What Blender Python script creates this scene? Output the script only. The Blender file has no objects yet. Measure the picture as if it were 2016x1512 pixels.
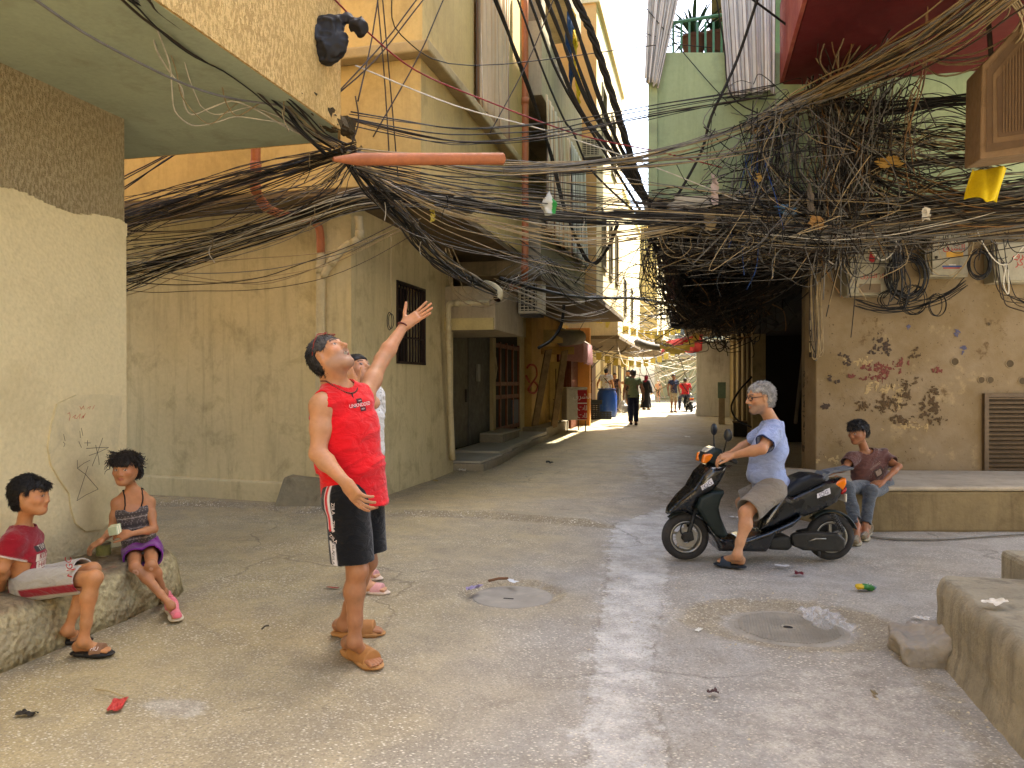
import bpy, math, random
import numpy as np
from mathutils import Vector, Matrix
SC = bpy.context.scene
COL = SC.collection
R = math.radians
random.seed(7)
RNG = np.random.default_rng(7)

# ---------------------------------------------------------------- camera
CAMZ = 1.45                 # eye height
YAW = R(13.55)              # camera turned left of the street axis (+Y)
FPX = 1515.0                # focal length in photo pixels (2016 wide)
HZ = 751.0                  # horizon row in the photo
cam_d = bpy.data.cameras.new('camera')
cam = bpy.data.objects.new('camera', cam_d); COL.objects.link(cam)
cam.location = (0, 0, CAMZ)
cam.rotation_euler = (R(90 - 0.19), 0, YAW)
cam_d.sensor_width = 36.0
cam_d.lens = 36.0 * FPX / 2016.0
cam_d.clip_start = 0.05; cam_d.clip_end = 500
SC.camera = cam

# ---------------------------------------------------------------- sky and sun
SUN_EL, SUN_AZ = R(57), R(33)     # azimuth measured from +Y towards +X
w = bpy.data.worlds.new('World'); SC.world = w; w.use_nodes = True
nt = w.node_tree; bg = nt.nodes['Background']
sky = nt.nodes.new('ShaderNodeTexSky'); sky.sky_type = 'NISHITA'; sky.sun_disc = False
sky.sun_elevation = SUN_EL; sky.sun_rotation = SUN_AZ
sky.air_density = 1.0; sky.dust_density = 4.0; sky.ozone_density = 0.6
nt.links.new(sky.outputs[0], bg.inputs[0]); bg.inputs[1].default_value = 0.15
sun_d = bpy.data.lights.new('sun', 'SUN'); sun = bpy.data.objects.new('sun', sun_d); COL.objects.link(sun)
sun_d.energy = 5.0; sun_d.angle = R(0.5); sun_d.color = (1.0, 0.93, 0.82)
sun_dir = Vector((math.sin(SUN_AZ) * math.cos(SUN_EL), math.cos(SUN_AZ) * math.cos(SUN_EL), math.sin(SUN_EL)))
sun.rotation_euler = sun_dir.to_track_quat('Z', 'Y').to_euler()
vs = SC.view_settings
vs.view_transform = 'Standard'; vs.look = 'None'; vs.gamma = 1.0; vs.use_curve_mapping = False
vs.exposure = 2.52
try:
    vs.use_white_balance = True; vs.white_balance_temperature = 6450; vs.white_balance_tint = 8
except Exception: pass
try:
    SC.cycles.use_denoising = True; SC.cycles.denoiser = 'OPENIMAGEDENOISE'
    SC.cycles.max_bounces = 10; SC.cycles.diffuse_bounces = 6; SC.cycles.glossy_bounces = 3
    SC.cycles.transparent_max_bounces = 8; SC.cycles.sample_clamp_indirect = 6.0
except Exception: pass

# ---------------------------------------------------------------- photo pixel -> place
_c, _s = math.cos(YAW), math.sin(YAW)
def ray(px, py):
    x = (px - 1008.0) / FPX
    return Vector((x * _c - _s, x * _s + _c, (HZ - py) / FPX))
def pt(px, py, d):                       # at depth d (metres along the view axis)
    v = ray(px, py); return Vector((v.x * d, v.y * d, CAMZ + v.z * d))
def G(px, py, z=0.0):                    # on a level surface
    v = ray(px, py); d = (z - CAMZ) / v.z; return Vector((v.x * d, v.y * d, z))
def onX(px, py, X):
    v = ray(px, py); d = X / v.x; return Vector((X, v.y * d, CAMZ + v.z * d))
def onY(px, py, Y):
    v = ray(px, py); d = Y / v.y; return Vector((v.x * d, Y, CAMZ + v.z * d))
def onP(px, py, p0, n):
    v = ray(px, py); o = Vector((0, 0, CAMZ)); n = Vector(n); p0 = Vector(p0)
    t = (p0 - o).dot(n) / v.dot(n); return o + v * t

# ---------------------------------------------------------------- mesh helpers
class MB:
    def __init__(s): s.v = []; s.f = []; s.sm = False
    def add(s, vs, fs):
        o = len(s.v); s.v.extend([tuple(v) for v in vs]); s.f.extend([tuple(i + o for i in f) for f in fs]); return s
    def box(s, x0, x1, y0, y1, z0, z1):
        return s.hexa([(x0,y0,z0),(x1,y0,z0),(x1,y1,z0),(x0,y1,z0),(x0,y0,z1),(x1,y0,z1),(x1,y1,z1),(x0,y1,z1)])
    def hexa(s, p):
        return s.add(p, [(0,3,2,1),(4,5,6,7),(0,1,5,4),(1,2,6,5),(2,3,7,6),(3,0,4,7)])
    def obox(s, c, ax, ay, az):          # oriented box: centre and three half-axis vectors
        c = Vector(c); ax = Vector(ax); ay = Vector(ay); az = Vector(az)
        return s.hexa([c-ax-ay-az, c+ax-ay-az, c+ax+ay-az, c-ax+ay-az, c-ax-ay+az, c+ax-ay+az, c+ax+ay+az, c-ax+ay+az])
    def prism(s, poly, z0, z1):          # plan polygon (x,y) counter-clockwise
        n = len(poly)
        vs = [(x, y, z0) for x, y in poly] + [(x, y, z1) for x, y in poly]
        fs = [tuple(range(n - 1, -1, -1)), tuple(range(n, 2 * n))] + [(i, (i+1) % n, (i+1) % n + n, i + n) for i in range(n)]
        return s.add(vs, fs)
    def slab(s, pts, off):               # polygon of 3D points pushed along a vector
        n = len(pts); off = Vector(off); pts = [Vector(p) for p in pts]
        vs = pts + [p + off for p in pts]
        fs = [tuple(range(n - 1, -1, -1)), tuple(range(n, 2 * n))] + [(i, (i+1) % n, (i+1) % n + n, i + n) for i in range(n)]
        return s.add(vs, fs)
    def tube(s, pts, r, n=8, cap=True):
        pts = [Vector(p) for p in pts]; m = len(pts)
        rr = r if isinstance(r, (list, tuple)) else [r] * m
        tang = []
        for i in range(m):
            t = (pts[min(i+1, m-1)] - pts[max(i-1, 0)])
            tang.append(t.normalized() if t.length > 1e-9 else Vector((0,0,1)))
        up = Vector((0,0,1)) if abs(tang[0].z) < .9 else Vector((1,0,0))
        a = tang[0].cross(up).normalized(); o = len(s.v)
        for i in range(m):
            a = (a - tang[i] * a.dot(tang[i]))
            a = a.normalized() if a.length > 1e-6 else tang[i].orthogonal().normalized()
            b = tang[i].cross(a)
            for k in range(n):
                an = 2 * math.pi * k / n
                s.v.append(tuple(pts[i] + (a * math.cos(an) + b * math.sin(an)) * rr[i]))
        for i in range(m - 1):
            for k in range(n):
                s.f.append((o+i*n+k, o+i*n+(k+1)%n, o+(i+1)*n+(k+1)%n, o+(i+1)*n+k))
        if cap:
            s.f.append(tuple(o + k for k in range(n-1, -1, -1))); s.f.append(tuple(o+(m-1)*n+k for k in range(n)))
        return s
    def lathe(s, prof, n=24, c=(0,0,0), cap=True):   # (radius, z) profile around a vertical axis
        o = len(s.v); m = len(prof); cx, cy, cz = c
        for r, z in prof:
            for k in range(n):
                an = 2*math.pi*k/n; s.v.append((cx + r*math.cos(an), cy + r*math.sin(an), cz + z))
        for i in range(m-1):
            for k in range(n):
                s.f.append((o+i*n+k, o+i*n+(k+1)%n, o+(i+1)*n+(k+1)%n, o+(i+1)*n+k))
        if cap:
            s.f.append(tuple(o+k for k in range(n-1,-1,-1))); s.f.append(tuple(o+(m-1)*n+k for k in range(n)))
        return s
    def xf(s, M):
        s.v = [tuple(M @ Vector(v)) for v in s.v]; return s
    def jitter(s, a, seed=1):
        rr = random.Random(seed); s.v = [(x+rr.uniform(-a,a), y+rr.uniform(-a,a), z+rr.uniform(-a,a)) for x,y,z in s.v]; return s
    def build(s, name, mat, parent=None, smooth=False, bevel=0.0, loc=None):
        me = bpy.data.meshes.new(name); me.from_pydata(s.v, [], s.f); me.update()
        o = bpy.data.objects.new(name, me); COL.objects.link(o)
        if mat is not None: me.materials.append(mat)
        if smooth:
            me.polygons.foreach_set('use_smooth', [True] * len(me.polygons))
        if bevel > 0:
            b = o.modifiers.new('bevel', 'BEVEL'); b.width = bevel; b.segments = 2; b.limit_method = 'ANGLE'; b.angle_limit = R(40)
        if parent is not None: o.parent = parent
        if loc is not None: o.location = loc
        return o
def empty(name, label=None, cat=None, group=None, loc=(0,0,0), rz=0):
    o = bpy.data.objects.new(name, None); COL.objects.link(o); o.location = loc; o.rotation_euler = (0,0,rz)
    o.empty_display_size = .1
    return tag(o, label, cat, group) if label else o
def tag(o, label, cat, group=None, kind=None):
    o['label'] = label; o['category'] = cat
    if group: o['group'] = group
    if kind: o['kind'] = kind
    return o
def struct(o): o['kind'] = 'structure'; return o
def stuff(o): o['kind'] = 'stuff'; return o
def adopt(root):
    """world-space meshes were parented to an empty standing at its base: keep them where they are"""
    inv = Matrix.Translation(root.location).to_4x4() @ root.rotation_euler.to_matrix().to_4x4()
    for ch in root.children: ch.matrix_parent_inverse = inv.inverted()
def catmull(P, n=8):
    P = [Vector(p) for p in P]; out = []
    Q = [P[0]*2-P[1]] + P + [P[-1]*2-P[-2]]
    for i in range(1, len(Q)-2):
        a,b,c,d = Q[i-1],Q[i],Q[i+1],Q[i+2]
        for k in range(n):
            t = k/n; out.append(.5*((2*b)+(c-a)*t+(2*a-5*b+4*c-d)*t*t+(3*b-a-3*c+d)*t**3))
    out.append(P[-1]); return out

# ---------------------------------------------------------------- materials
def hexc(h):
    h = h.lstrip('#'); c = [int(h[i:i+2], 16)/255 for i in (0,2,4)]
    return tuple(x/12.92 if x <= .04045 else ((x+.055)/1.055)**2.4 for x in c)
_m = {}
class NT:
    def __init__(s, name):
        s.m = bpy.data.materials.new(name); s.m.use_nodes = True; s.t = s.m.node_tree; s.b = s.t.nodes['Principled BSDF']
        s.tc = s.n('ShaderNodeTexCoord'); s.co = s.tc.outputs['Object']
    def n(s, ty, **kw):
        x = s.t.nodes.new(ty)
        for k, v in kw.items(): setattr(x, k, v)
        return x
    def l(s, a, b): s.t.links.new(a, b)
    def noise(s, scale, detail=4, rough=.6, co=None, dist=0.0):
        x = s.n('ShaderNodeTexNoise'); x.inputs['Scale'].default_value = scale; x.inputs['Detail'].default_value = detail
        x.inputs['Roughness'].default_value = rough; x.inputs['Distortion'].default_value = dist
        s.l(co or s.co, x.inputs['Vector']); return x.outputs['Fac']
    def voro(s, scale, feature='F1', co=None, out='Distance'):
        x = s.n('ShaderNodeTexVoronoi', feature=feature); x.inputs['Scale'].default_value = scale; s.l(co or s.co, x.inputs['Vector']); return x.outputs[out]
    def ramp(s, fac, stops):
        x = s.n('ShaderNodeValToRGB'); e = x.color_ramp.elements
        while len(e) > len(stops): e.remove(e[-1])
        while len(e) < len(stops): e.new(.5)
        for i, (p, c) in enumerate(stops):
            e[i].position = p; e[i].color = (c, c, c, 1) if isinstance(c, (int, float)) else (*c[:3], 1)
        s.l(fac, x.inputs['Fac']); return x.outputs['Color']
    def mix(s, fac, a, b, blend='MIX'):
        x = s.n('ShaderNodeMix', data_type='RGBA', blend_type=blend)
        for sock, v in ((x.inputs[0], fac), (x.inputs[6], a), (x.inputs[7], b)):
            if isinstance(v, (int, float)): sock.default_value = v if sock.type == 'VALUE' else (v, v, v, 1)
            elif isinstance(v, tuple): sock.default_value = (*v[:3], 1)
            else: s.l(v, sock)
        return x.outputs[2]
    def math(s, op, a, b=0.0):
        x = s.n('ShaderNodeMath', operation=op)
        for i, v in enumerate((a, b)):
            if isinstance(v, (int, float)): x.inputs[i].default_value = v
            else: s.l(v, x.inputs[i])
        return x.outputs[0]
    def mapco(s, scale=(1,1,1), rot=(0,0,0), loc=(0,0,0)):
        x = s.n('ShaderNodeMapping'); x.inputs['Scale'].default_value = scale; x.inputs['Rotation'].default_value = rot; x.inputs['Location'].default_value = loc
        s.l(s.co, x.inputs['Vector']); return x.outputs[0]
    def sep(s, co=None):
        x = s.n('ShaderNodeSeparateXYZ'); s.l(co or s.co, x.inputs[0]); return x.outputs
    def bump(s, h, strength=.3, dist=.01, normal=None):
        x = s.n('ShaderNodeBump'); x.inputs['Strength'].default_value = strength; x.inputs['Distance'].default_value = dist
        s.l(h, x.inputs['Height'])
        if normal is not None: s.l(normal, x.inputs['Normal'])
        return x.outputs[0]
    def out(s, color=None, rough=None, normal=None, metal=None, spec=None):
        for k, v in (('Base Color', color), ('Roughness', rough), ('Normal', normal), ('Metallic', metal), ('Specular IOR Level', spec)):
            if v is None: continue
            if isinstance(v, (int, float)): s.b.inputs[k].default_value = v
            elif isinstance(v, tuple): s.b.inputs[k].default_value = (*v[:3], 1)
            else: s.l(v, s.b.inputs[k])
        return s.m
def sc(c, k): return tuple(min(1, x*k) for x in c)
def lin(a, b, t): return tuple(x*(1-t)+y*t for x, y in zip(a, b))
def mat(name, base, rough=.85, var=.25, scale=2.0, fine=40, bump=.25, dist=.006, stain=None, streak=None, metal=0.0, spec=.3, speck=None):
    """worn surface: base tone with broad mottling, fine grain, optional stains (colour, amount, scale) and runs (colour, amount)"""
    if name in _m: return _m[name]
    if isinstance(base, str): base = hexc(base)
    q = NT(name)
    big = q.ramp(q.noise(scale, 5, .65), [(.3, sc(base, 1-var)), (.5, base), (.72, lin(base, sc(base, 1+var), 1))])
    fn = q.noise(fine, 5, .7)
    c = q.mix(.35*var+.12, big, q.ramp(fn, [(.3, sc(base, .55)), (.7, sc(base, 1.35))]))
    if stain:
        sc_, am, s_ = stain
        f = q.ramp(q.noise(s_, 6, .72, dist=.4), [(.52, 0.0), (.72, am)]); c = q.mix(f, c, hexc(sc_) if isinstance(sc_, str) else sc_)
    if streak:
        sc_, am = streak
        f = q.ramp(q.noise(1.0, 5, .7, q.mapco((9, 9, .7))), [(.5, 0.0), (.75, am)]); c = q.mix(f, c, hexc(sc_) if isinstance(sc_, str) else sc_)
    if speck:
        sc_, th, s_ = speck
        f = q.ramp(q.voro(s_), [(th, 1.0), (th+.05, 0.0)]); c = q.mix(f, c, hexc(sc_) if isinstance(sc_, str) else sc_)
    nb = q.bump(fn, bump, dist) if bump else None
    rr = q.ramp(q.noise(scale*3, 3), [(.3, max(0, rough-.12)), (.7, min(1, rough+.1))])
    _m[name] = q.out(c, rr, nb, metal, spec); return _m[name]
def plain(name, base, rough=.6, metal=0.0, spec=.4, var=.12):
    if name in _m: return _m[name]
    if isinstance(base, str): base = hexc(base)
    q = NT(name); c = q.ramp(q.noise(14, 4), [(.3, sc(base, 1-var)), (.7, sc(base, 1+var))])
    _m[name] = q.out(c, rough, None, metal, spec); return _m[name]
# ================================================================ ground
def nz(x, y, seed=0):                     # cheap smooth value noise
    x = np.asarray(x, float); y = np.asarray(y, float)
    xi = np.floor(x).astype(int); yi = np.floor(y).astype(int); fx = x-xi; fy = y-yi
    fx = fx*fx*(3-2*fx); fy = fy*fy*(3-2*fy)
    def h(a, b):
        n = (a*374761393 + b*668265263 + seed*974711) & 0x7fffffff
        n = ((n ^ (n >> 13)) * 1274126177) & 0x7fffffff
        return ((n ^ (n >> 16)) & 0xffff)/65535.0
    return (h(xi,yi)*(1-fx)+h(xi+1,yi)*fx)*(1-fy)+(h(xi,yi+1)*(1-fx)+h(xi+1,yi+1)*fx)*fy
MH1 = G(1008, 1163); MH2 = G(1552, 1224)
def gh(x, y):
    x = np.asarray(x, float); y = np.asarray(y, float)
    z = (nz(x*1.1, y*1.1, 1)-.5)*.022 + (nz(x*4, y*4, 2)-.5)*.008 - .006
    ye = 7.78 + .1*np.sin(x*2.1) + .12*(nz(x*3, 0*x, 5)-.5)      # ridge of an old overlay across the alley mouth
    m = np.clip((-.75-x)/.35, 0, 1)
    z = z + m*.065*np.clip((y-ye)/.06, 0, 1)*np.clip(1-(y-ye)/1.7, .15, 1)
    for c, rx, ry, dp in ((MH1, .36, .38, .04), (MH2, .62, .48, .035)):
        rr = np.sqrt(((x-c.x)/rx)**2+((y-c.y)/ry)**2) + .25*(nz(x*5, y*5, 9)-.5)
        z = z - dp*np.clip((1.05-rr)/.25, 0, 1)
    return z
def grid_mesh(name, xs, ys, zf, mat_, keep=None, parent=None):
    X, Y = np.meshgrid(xs, ys); Z = zf(X, Y); n, m = X.shape
    v = np.stack([X, Y, Z], -1).reshape(-1, 3)
    i = np.arange(n*m).reshape(n, m)
    f = np.stack([i[:-1,:-1], i[:-1,1:], i[1:,1:], i[1:,:-1]], -1).reshape(-1, 4)
    if keep is not None:
        k = keep(v[:,0], v[:,1]); f = f[k[f].all(1)]
        used = np.unique(f); re = -np.ones(len(v), int); re[used] = np.arange(len(used)); v = v[used]; f = re[f]
    me = bpy.data.meshes.new(name); me.from_pydata(v.tolist(), [], f.tolist()); me.update()
    me.polygons.foreach_set('use_smooth', [True]*len(me.polygons)); me.materials.append(mat_)
    o = bpy.data.objects.new(name, me); COL.objects.link(o)
    if parent: o.parent = parent
    return o
def ground_mat():
    q = NT('worn asphalt'); x, y, z = q.sep()
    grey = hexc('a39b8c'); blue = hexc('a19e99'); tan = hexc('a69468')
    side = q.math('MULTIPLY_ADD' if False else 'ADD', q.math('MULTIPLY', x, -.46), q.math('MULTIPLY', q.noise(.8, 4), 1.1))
    dust_warmlight = q.ramp(side, [(.55, 0.0), (1.0, .5), (1.6, .95)]) if False else q.ramp(q.math('MULTIPLY', side, .5), [(.42, 0.0), (.62, .55), (.95, .9)])
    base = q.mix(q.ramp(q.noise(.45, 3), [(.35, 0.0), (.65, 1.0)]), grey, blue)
    base = q.mix(dust_warmlight, base, tan)  # tan is dust plus the warm left-hand light painted into the ground
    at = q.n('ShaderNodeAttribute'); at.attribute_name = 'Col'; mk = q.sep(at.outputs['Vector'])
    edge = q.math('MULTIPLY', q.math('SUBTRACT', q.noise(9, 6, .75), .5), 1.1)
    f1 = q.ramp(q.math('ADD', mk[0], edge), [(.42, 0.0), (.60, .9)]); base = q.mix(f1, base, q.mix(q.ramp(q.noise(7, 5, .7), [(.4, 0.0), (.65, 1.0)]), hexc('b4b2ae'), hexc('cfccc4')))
    edge_shade = q.ramp(q.math('ABSOLUTE', q.math('SUBTRACT', q.math('ADD', mk[0], q.math('MULTIPLY', edge, .4)), .5)), [(.0, .6), (.035, 0.0)]); base = q.mix(q.math('MULTIPLY', edge_shade, q.ramp(q.noise(2.2, 3), [(.4, .1), (.6, 1.0)])), base, hexc('5d5446'))  # dark line painted along the pale strip as its edge shadow
    f2 = q.ramp(q.math('ADD', mk[1], edge), [(.42, 0.0), (.62, .65)]); base = q.mix(f2, base, q.mix(q.ramp(q.noise(11, 6, .8), [(.42, 0.0), (.6, 1.0)]), hexc('a39c92'), hexc('c8c1b2')))
    f3 = q.ramp(q.math('ADD', mk[2], edge), [(.45, 0.0), (.75, .8)]); base = q.mix(f3, base, q.mix(q.ramp(q.noise(14, 6, .8), [(.4, 0.0), (.65, 1.0)]), hexc('857860'), hexc('a39578')))
    mott = q.noise(3.2, 6, .7); base = q.mix(q.ramp(mott, [(.40, .75), (.64, 0.0)]), base, q.mix(.5, base, hexc('6b6254')))
    blot = q.ramp(q.noise(1.1, 6, .75, dist=.5), [(.52, 0.0), (.66, .45)]); base = q.mix(blot, base, hexc('7d7465'))
    spots = q.ramp(q.noise(6.5, 3, .6), [(.68, 0.0), (.73, .4)]); base = q.mix(spots, base, hexc('615849'))
    fine = q.noise(70, 5, .75)
    base = q.mix(.5, base, q.mix(1.0, base, q.ramp(fine, [(.25, .25), (.7, 1.3)]), 'MULTIPLY'))
    # pale aggregate chips worn out of the surface
    chips = q.voro(46, 'F1', q.mapco((1, 1.6, 1), (0,0,.5))); cell = q.voro(46, 'F1', q.mapco((1, 1.6, 1), (0,0,.5)), 'Color')
    sel = q.ramp(q.sep(cell)[0], [(.54, 0.0), (.56, 1.0)])
    cf = q.math('MULTIPLY', q.ramp(chips, [(.18, .9), (.40, 0.0)]), sel)
    cf = q.math('MULTIPLY', cf, q.ramp(q.noise(1.3, 3), [(.4, .2), (.62, 1.0)]))
    base = q.mix(cf, base, hexc('ddd3bf'))
    c2 = q.voro(95, 'F1'); s2 = q.ramp(q.sep(q.voro(95, 'F1', None, 'Color'))[1], [(.7, 0.0), (.72, 1.0)]); base = q.mix(q.math('MULTIPLY', q.ramp(c2, [(.2, .45), (.42, 0.0)]), s2), base, hexc('d0c7b4'))
    c3 = q.voro(60, 'F1'); s3 = q.ramp(q.sep(q.voro(60, 'F1', None, 'Color'))[2], [(.72, 0.0), (.74, 1.0)]); base = q.mix(q.math('MULTIPLY', q.ramp(c3, [(.2, .5), (.42, 0.0)]), s3), base, hexc('6d655a'))
    crack = q.voro(.55, 'DISTANCE_TO_EDGE', q.n('ShaderNodeVectorMath', operation='ADD').outputs[0]) if False else None
    vm = q.n('ShaderNodeVectorMath', operation='ADD'); nzz = q.n('ShaderNodeTexNoise'); nzz.inputs['Scale'].default_value = 2.4; nzz.inputs['Detail'].default_value = 6
    q.l(q.co, nzz.inputs['Vector']); q.l(q.co, vm.inputs[0])
    vs2 = q.n('ShaderNodeVectorMath', operation='SCALE'); vs2.inputs[3].default_value = .5; q.l(nzz.outputs['Color'], vs2.inputs[0]); q.l(vs2.outputs[0], vm.inputs[1])
    ck = q.ramp(q.voro(.42, 'DISTANCE_TO_EDGE', vm.outputs[0]), [(.0015, .45), (.006, 0.0)])
    ck = q.math('MULTIPLY', ck, q.ramp(q.noise(.5, 2), [(.45, 0.0), (.55, 1.0)]))
    base = q.mix(ck, base, hexc('3f382f'))
    h = q.math('ADD', q.math('MULTIPLY', fine, .5), q.math('MULTIPLY', cf, .5))
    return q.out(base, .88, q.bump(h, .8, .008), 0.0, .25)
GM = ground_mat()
def ax(spec):
    out = [];
    for a, b, st in spec: out += list(np.arange(a, b, st))
    return np.array(out + [spec[-1][1]])
def inside(poly, x, y):
    c = np.zeros(len(x), bool); n = len(poly); j = n-1
    for i in range(n):
        xi, yi = poly[i]; xj, yj = poly[j]
        k = ((yi > y) != (yj > y)) & (x < (xj-xi)*(y-yi)/(yj-yi+1e-12)+xi); c ^= k; j = i
    return c
def poly_dist(poly, x, y):                # signed, positive inside
    d = np.full(x.shape, 1e9); n = len(poly)
    for i in range(n):
        ax_, ay_ = poly[i]; bx, by = poly[(i+1) % n]; ex, ey = bx-ax_, by-ay_; t = np.clip(((x-ax_)*ex+(y-ay_)*ey)/(ex*ex+ey*ey+1e-12), 0, 1)
        d = np.minimum(d, np.hypot(x-ax_-t*ex, y-ay_-t*ey))
    return np.where(inside(poly, x.ravel(), y.ravel()).reshape(x.shape), d, -d)
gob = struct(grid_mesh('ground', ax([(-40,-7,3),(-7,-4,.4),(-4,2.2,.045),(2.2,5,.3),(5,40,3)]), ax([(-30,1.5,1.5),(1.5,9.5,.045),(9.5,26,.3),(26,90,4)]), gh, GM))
def _masks():
    me = gob.data; n = len(me.vertices); v = np.empty(n*3, np.float32); me.vertices.foreach_get('co', v); v = v.reshape(-1,3); x, y = v[:,0].astype(float), v[:,1].astype(float); C = np.zeros((n,4), np.float32); C[:,3] = 1
    def pm(pix, soft_): return np.clip(.5+poly_dist([tuple(G(a, b))[:2] for a, b in pix], x, y)/soft_, 0, 1)
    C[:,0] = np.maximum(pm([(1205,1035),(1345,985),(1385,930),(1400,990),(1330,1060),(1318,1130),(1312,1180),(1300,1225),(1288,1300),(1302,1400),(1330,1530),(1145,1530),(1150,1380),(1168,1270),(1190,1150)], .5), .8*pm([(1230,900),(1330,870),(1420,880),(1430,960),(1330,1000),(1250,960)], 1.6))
    C[:,1] = np.maximum(pm([(1520,1330),(1760,1290),(1900,1400),(2030,1530),(1560,1530),(1440,1440)], .7), pm([(265,1385),(330,1370),(410,1378),(412,1400),(370,1416),(300,1412)], .2)*.9)
    ring = np.hypot((x-MH2.x)/.66, (y-MH2.y)/.52); r1 = np.hypot((x-MH1.x)/.40, (y-MH1.y)/.40)
    C[:,2] = np.maximum(np.clip(1.25-np.abs(ring-.78)*3.2, 0, 1)*.9, np.clip(1.2-np.abs(r1-.85)*5, 0, 1)*.8)
    C[:,2] = np.maximum(C[:,2], np.clip(1-np.abs(x+3.35)/.35, 0, 1)*(y < 5)*.8); C[:,2] = np.maximum(C[:,2], np.clip(1-np.abs(y-7.78-.1*np.sin(x*2.1))/.14, 0, 1)*(x < -.8)*.95)
    C[:,2] = np.maximum(C[:,2], np.clip(1-np.abs(x-1.1)/.3, 0, 1)*(y < 5)*.7); C[:,2] = np.maximum(C[:,2], np.clip(1-np.abs(x+3.6)/.5, 0, 1)*(y > 7.9)*(y < 14)*.8)
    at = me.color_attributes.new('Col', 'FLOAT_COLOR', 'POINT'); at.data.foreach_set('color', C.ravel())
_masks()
# ================================================================ wall kit
def wallX(mb, X, th, y0, y1, z0, z1, holes=()):
    ys = sorted({y0, y1, *[h[0] for h in holes], *[h[1] for h in holes]}); zs = sorted({z0, z1, *[h[2] for h in holes], *[h[3] for h in holes]})
    for a, b in zip(ys, ys[1:]):
        for c, d in zip(zs, zs[1:]):
            if any(h[0] <= a and b <= h[1] and h[2] <= c and d <= h[3] for h in holes): continue
            mb.box(min(X, X+th), max(X, X+th), a, b, c, d)
    return mb
CREAM = hexc('cdb98c')
def stucco_mat(name, base, hi, lo, scale=26, strength=1.0, dist=.02):
    q = NT(name); b = hexc(base)
    a = q.noise(scale, 3, .55); v = q.noise(scale*.55, 4, .6, q.mapco((1, 1, .45)))
    c = q.mix(q.ramp(v, [(.45, 0.0), (.56, 1.0)]), hexc(lo), hexc(hi)); c = q.mix(q.ramp(q.noise(.9, 4), [(.3, .55), (.7, .05)]), c, b)
    h = q.math('ADD', a, v)
    return q.out(c, .9, q.bump(h, strength, dist), 0.0, .2)
ROUGHCAST = NT('cream roughcast')
def _rc(q):
    b = hexc('d5c497'); a = q.voro(44, 'SMOOTH_F1'); n = q.noise(30, 4, .6)
    x, y, z = q.sep(); c = q.mix(q.ramp(n, [(.35, .3), (.6, 0.0)]), b, hexc('b3a47e'))
    c = q.mix(q.ramp(q.noise(1.4, 5, .7), [(.5, 0.0), (.8, .5)]), c, hexc('a3936c'))
    lowdirt = q.math('MULTIPLY', q.ramp(q.math('ADD', q.math('MULTIPLY', z, .8), q.math('MULTIPLY', q.noise(5, 4), .35)), [(.25, .6), (.75, 0.0)]), 1.0)
    c = q.mix(lowdirt, c, hexc('81735a'))
    # smoother trowelled above, coarse grains low down
    rough_amt = q.ramp(q.math('ADD', z, q.math('MULTIPLY', q.noise(1.5, 3), .8)), [(.35, 1.0), (1.0, .16)])
    h = q.math('MULTIPLY', q.math('ADD', q.math('MULTIPLY', a, -1.4), n), rough_amt)
    return q.out(c, .92, q.bump(h, .75, .022), 0.0, .2)
ROUGHCAST = _rc(ROUGHCAST)
SPRAY = stucco_mat('sprayed brown stucco', 'a89772', 'b5a480', '93825f', 105)
SPRAY_HI = stucco_mat('sprayed straw stucco', 'd0ac68', 'dfbd7e', 'b08f58', 105)
SOFFIT = mat('pale green soffit paint', '9aa28a', .8, .12, 1.5, 30, .1, stain=('6f6b52', .45, 2.2))
PLASTER = mat('smooth plaster', 'cbbb90', .9, .12, 4, 40, .2, stain=('9a8f78', .45, 5))
OCHRE = mat('khaki yellow painted render', 'c0a66c', .85, .16, .9, 22, .22, .01, stain=('7d6a3f', .42, 1.6), streak=('8a7548', .35))
OCHRE_LO = mat('khaki painted render', 'c0b085', .85, .14, .8, 20, .2, .01, stain=('74663f', .5, 2.3), streak=('675a3c', .35))
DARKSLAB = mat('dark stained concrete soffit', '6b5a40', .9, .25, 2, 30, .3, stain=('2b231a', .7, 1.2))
RAWCON = mat('raw grey concrete', '97876b', .9, .2, 1.6, 26, .35, stain=('5d5548', .5, 2.5), streak=('5a5246', .55))

# ================================================================ corner house, near left
WX, WY = -3.9, 4.63
h = empty('corner_house', 'cream corner house with a pale green soffit overhanging the concrete bench', 'house', loc=(WX, WY, 0))
MB().box(-9, WX, -5, WY, 0, 2.5).build('wall', ROUGHCAST, h, bevel=.012)
# coarse sprayed stucco zone above, set back behind the ragged top of the paint coat
MB().box(-9, WX-.012, -5, WY-.012, 2.5, 3.29).build('stucco_band', SPRAY, h)
mb = MB(); ys = np.linspace(-5, WY, 420)
for a, b in zip(ys, ys[1:]):
    za = 2.5+.05*math.sin(a*1.9)+.03*math.sin(a*7.3)+.012*random.random()+.05*(WY-a)*.2; 
    mb.box(WX-.02, WX+.001, a, b, 2.47, za)
mb.build('paint_edge', ROUGHCAST, h)
SX, SY = -2.55, 5.42
mb = MB(); mb.prism([(-9,-5),(SX,-5),(SX,SY-.25),(SX-.12,SY),(-9,SY+.1)], 3.29, 3.44); mb.build('slab', SOFFIT, h, bevel=.01)
MB().prism([(-9,-5),(SX+.012,-5),(SX+.012,SY-.24),(SX-.11,SY+.012),(-9,SY+.112)], 3.292, 8.0).build('upper_wall', SPRAY_HI, h)
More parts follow.
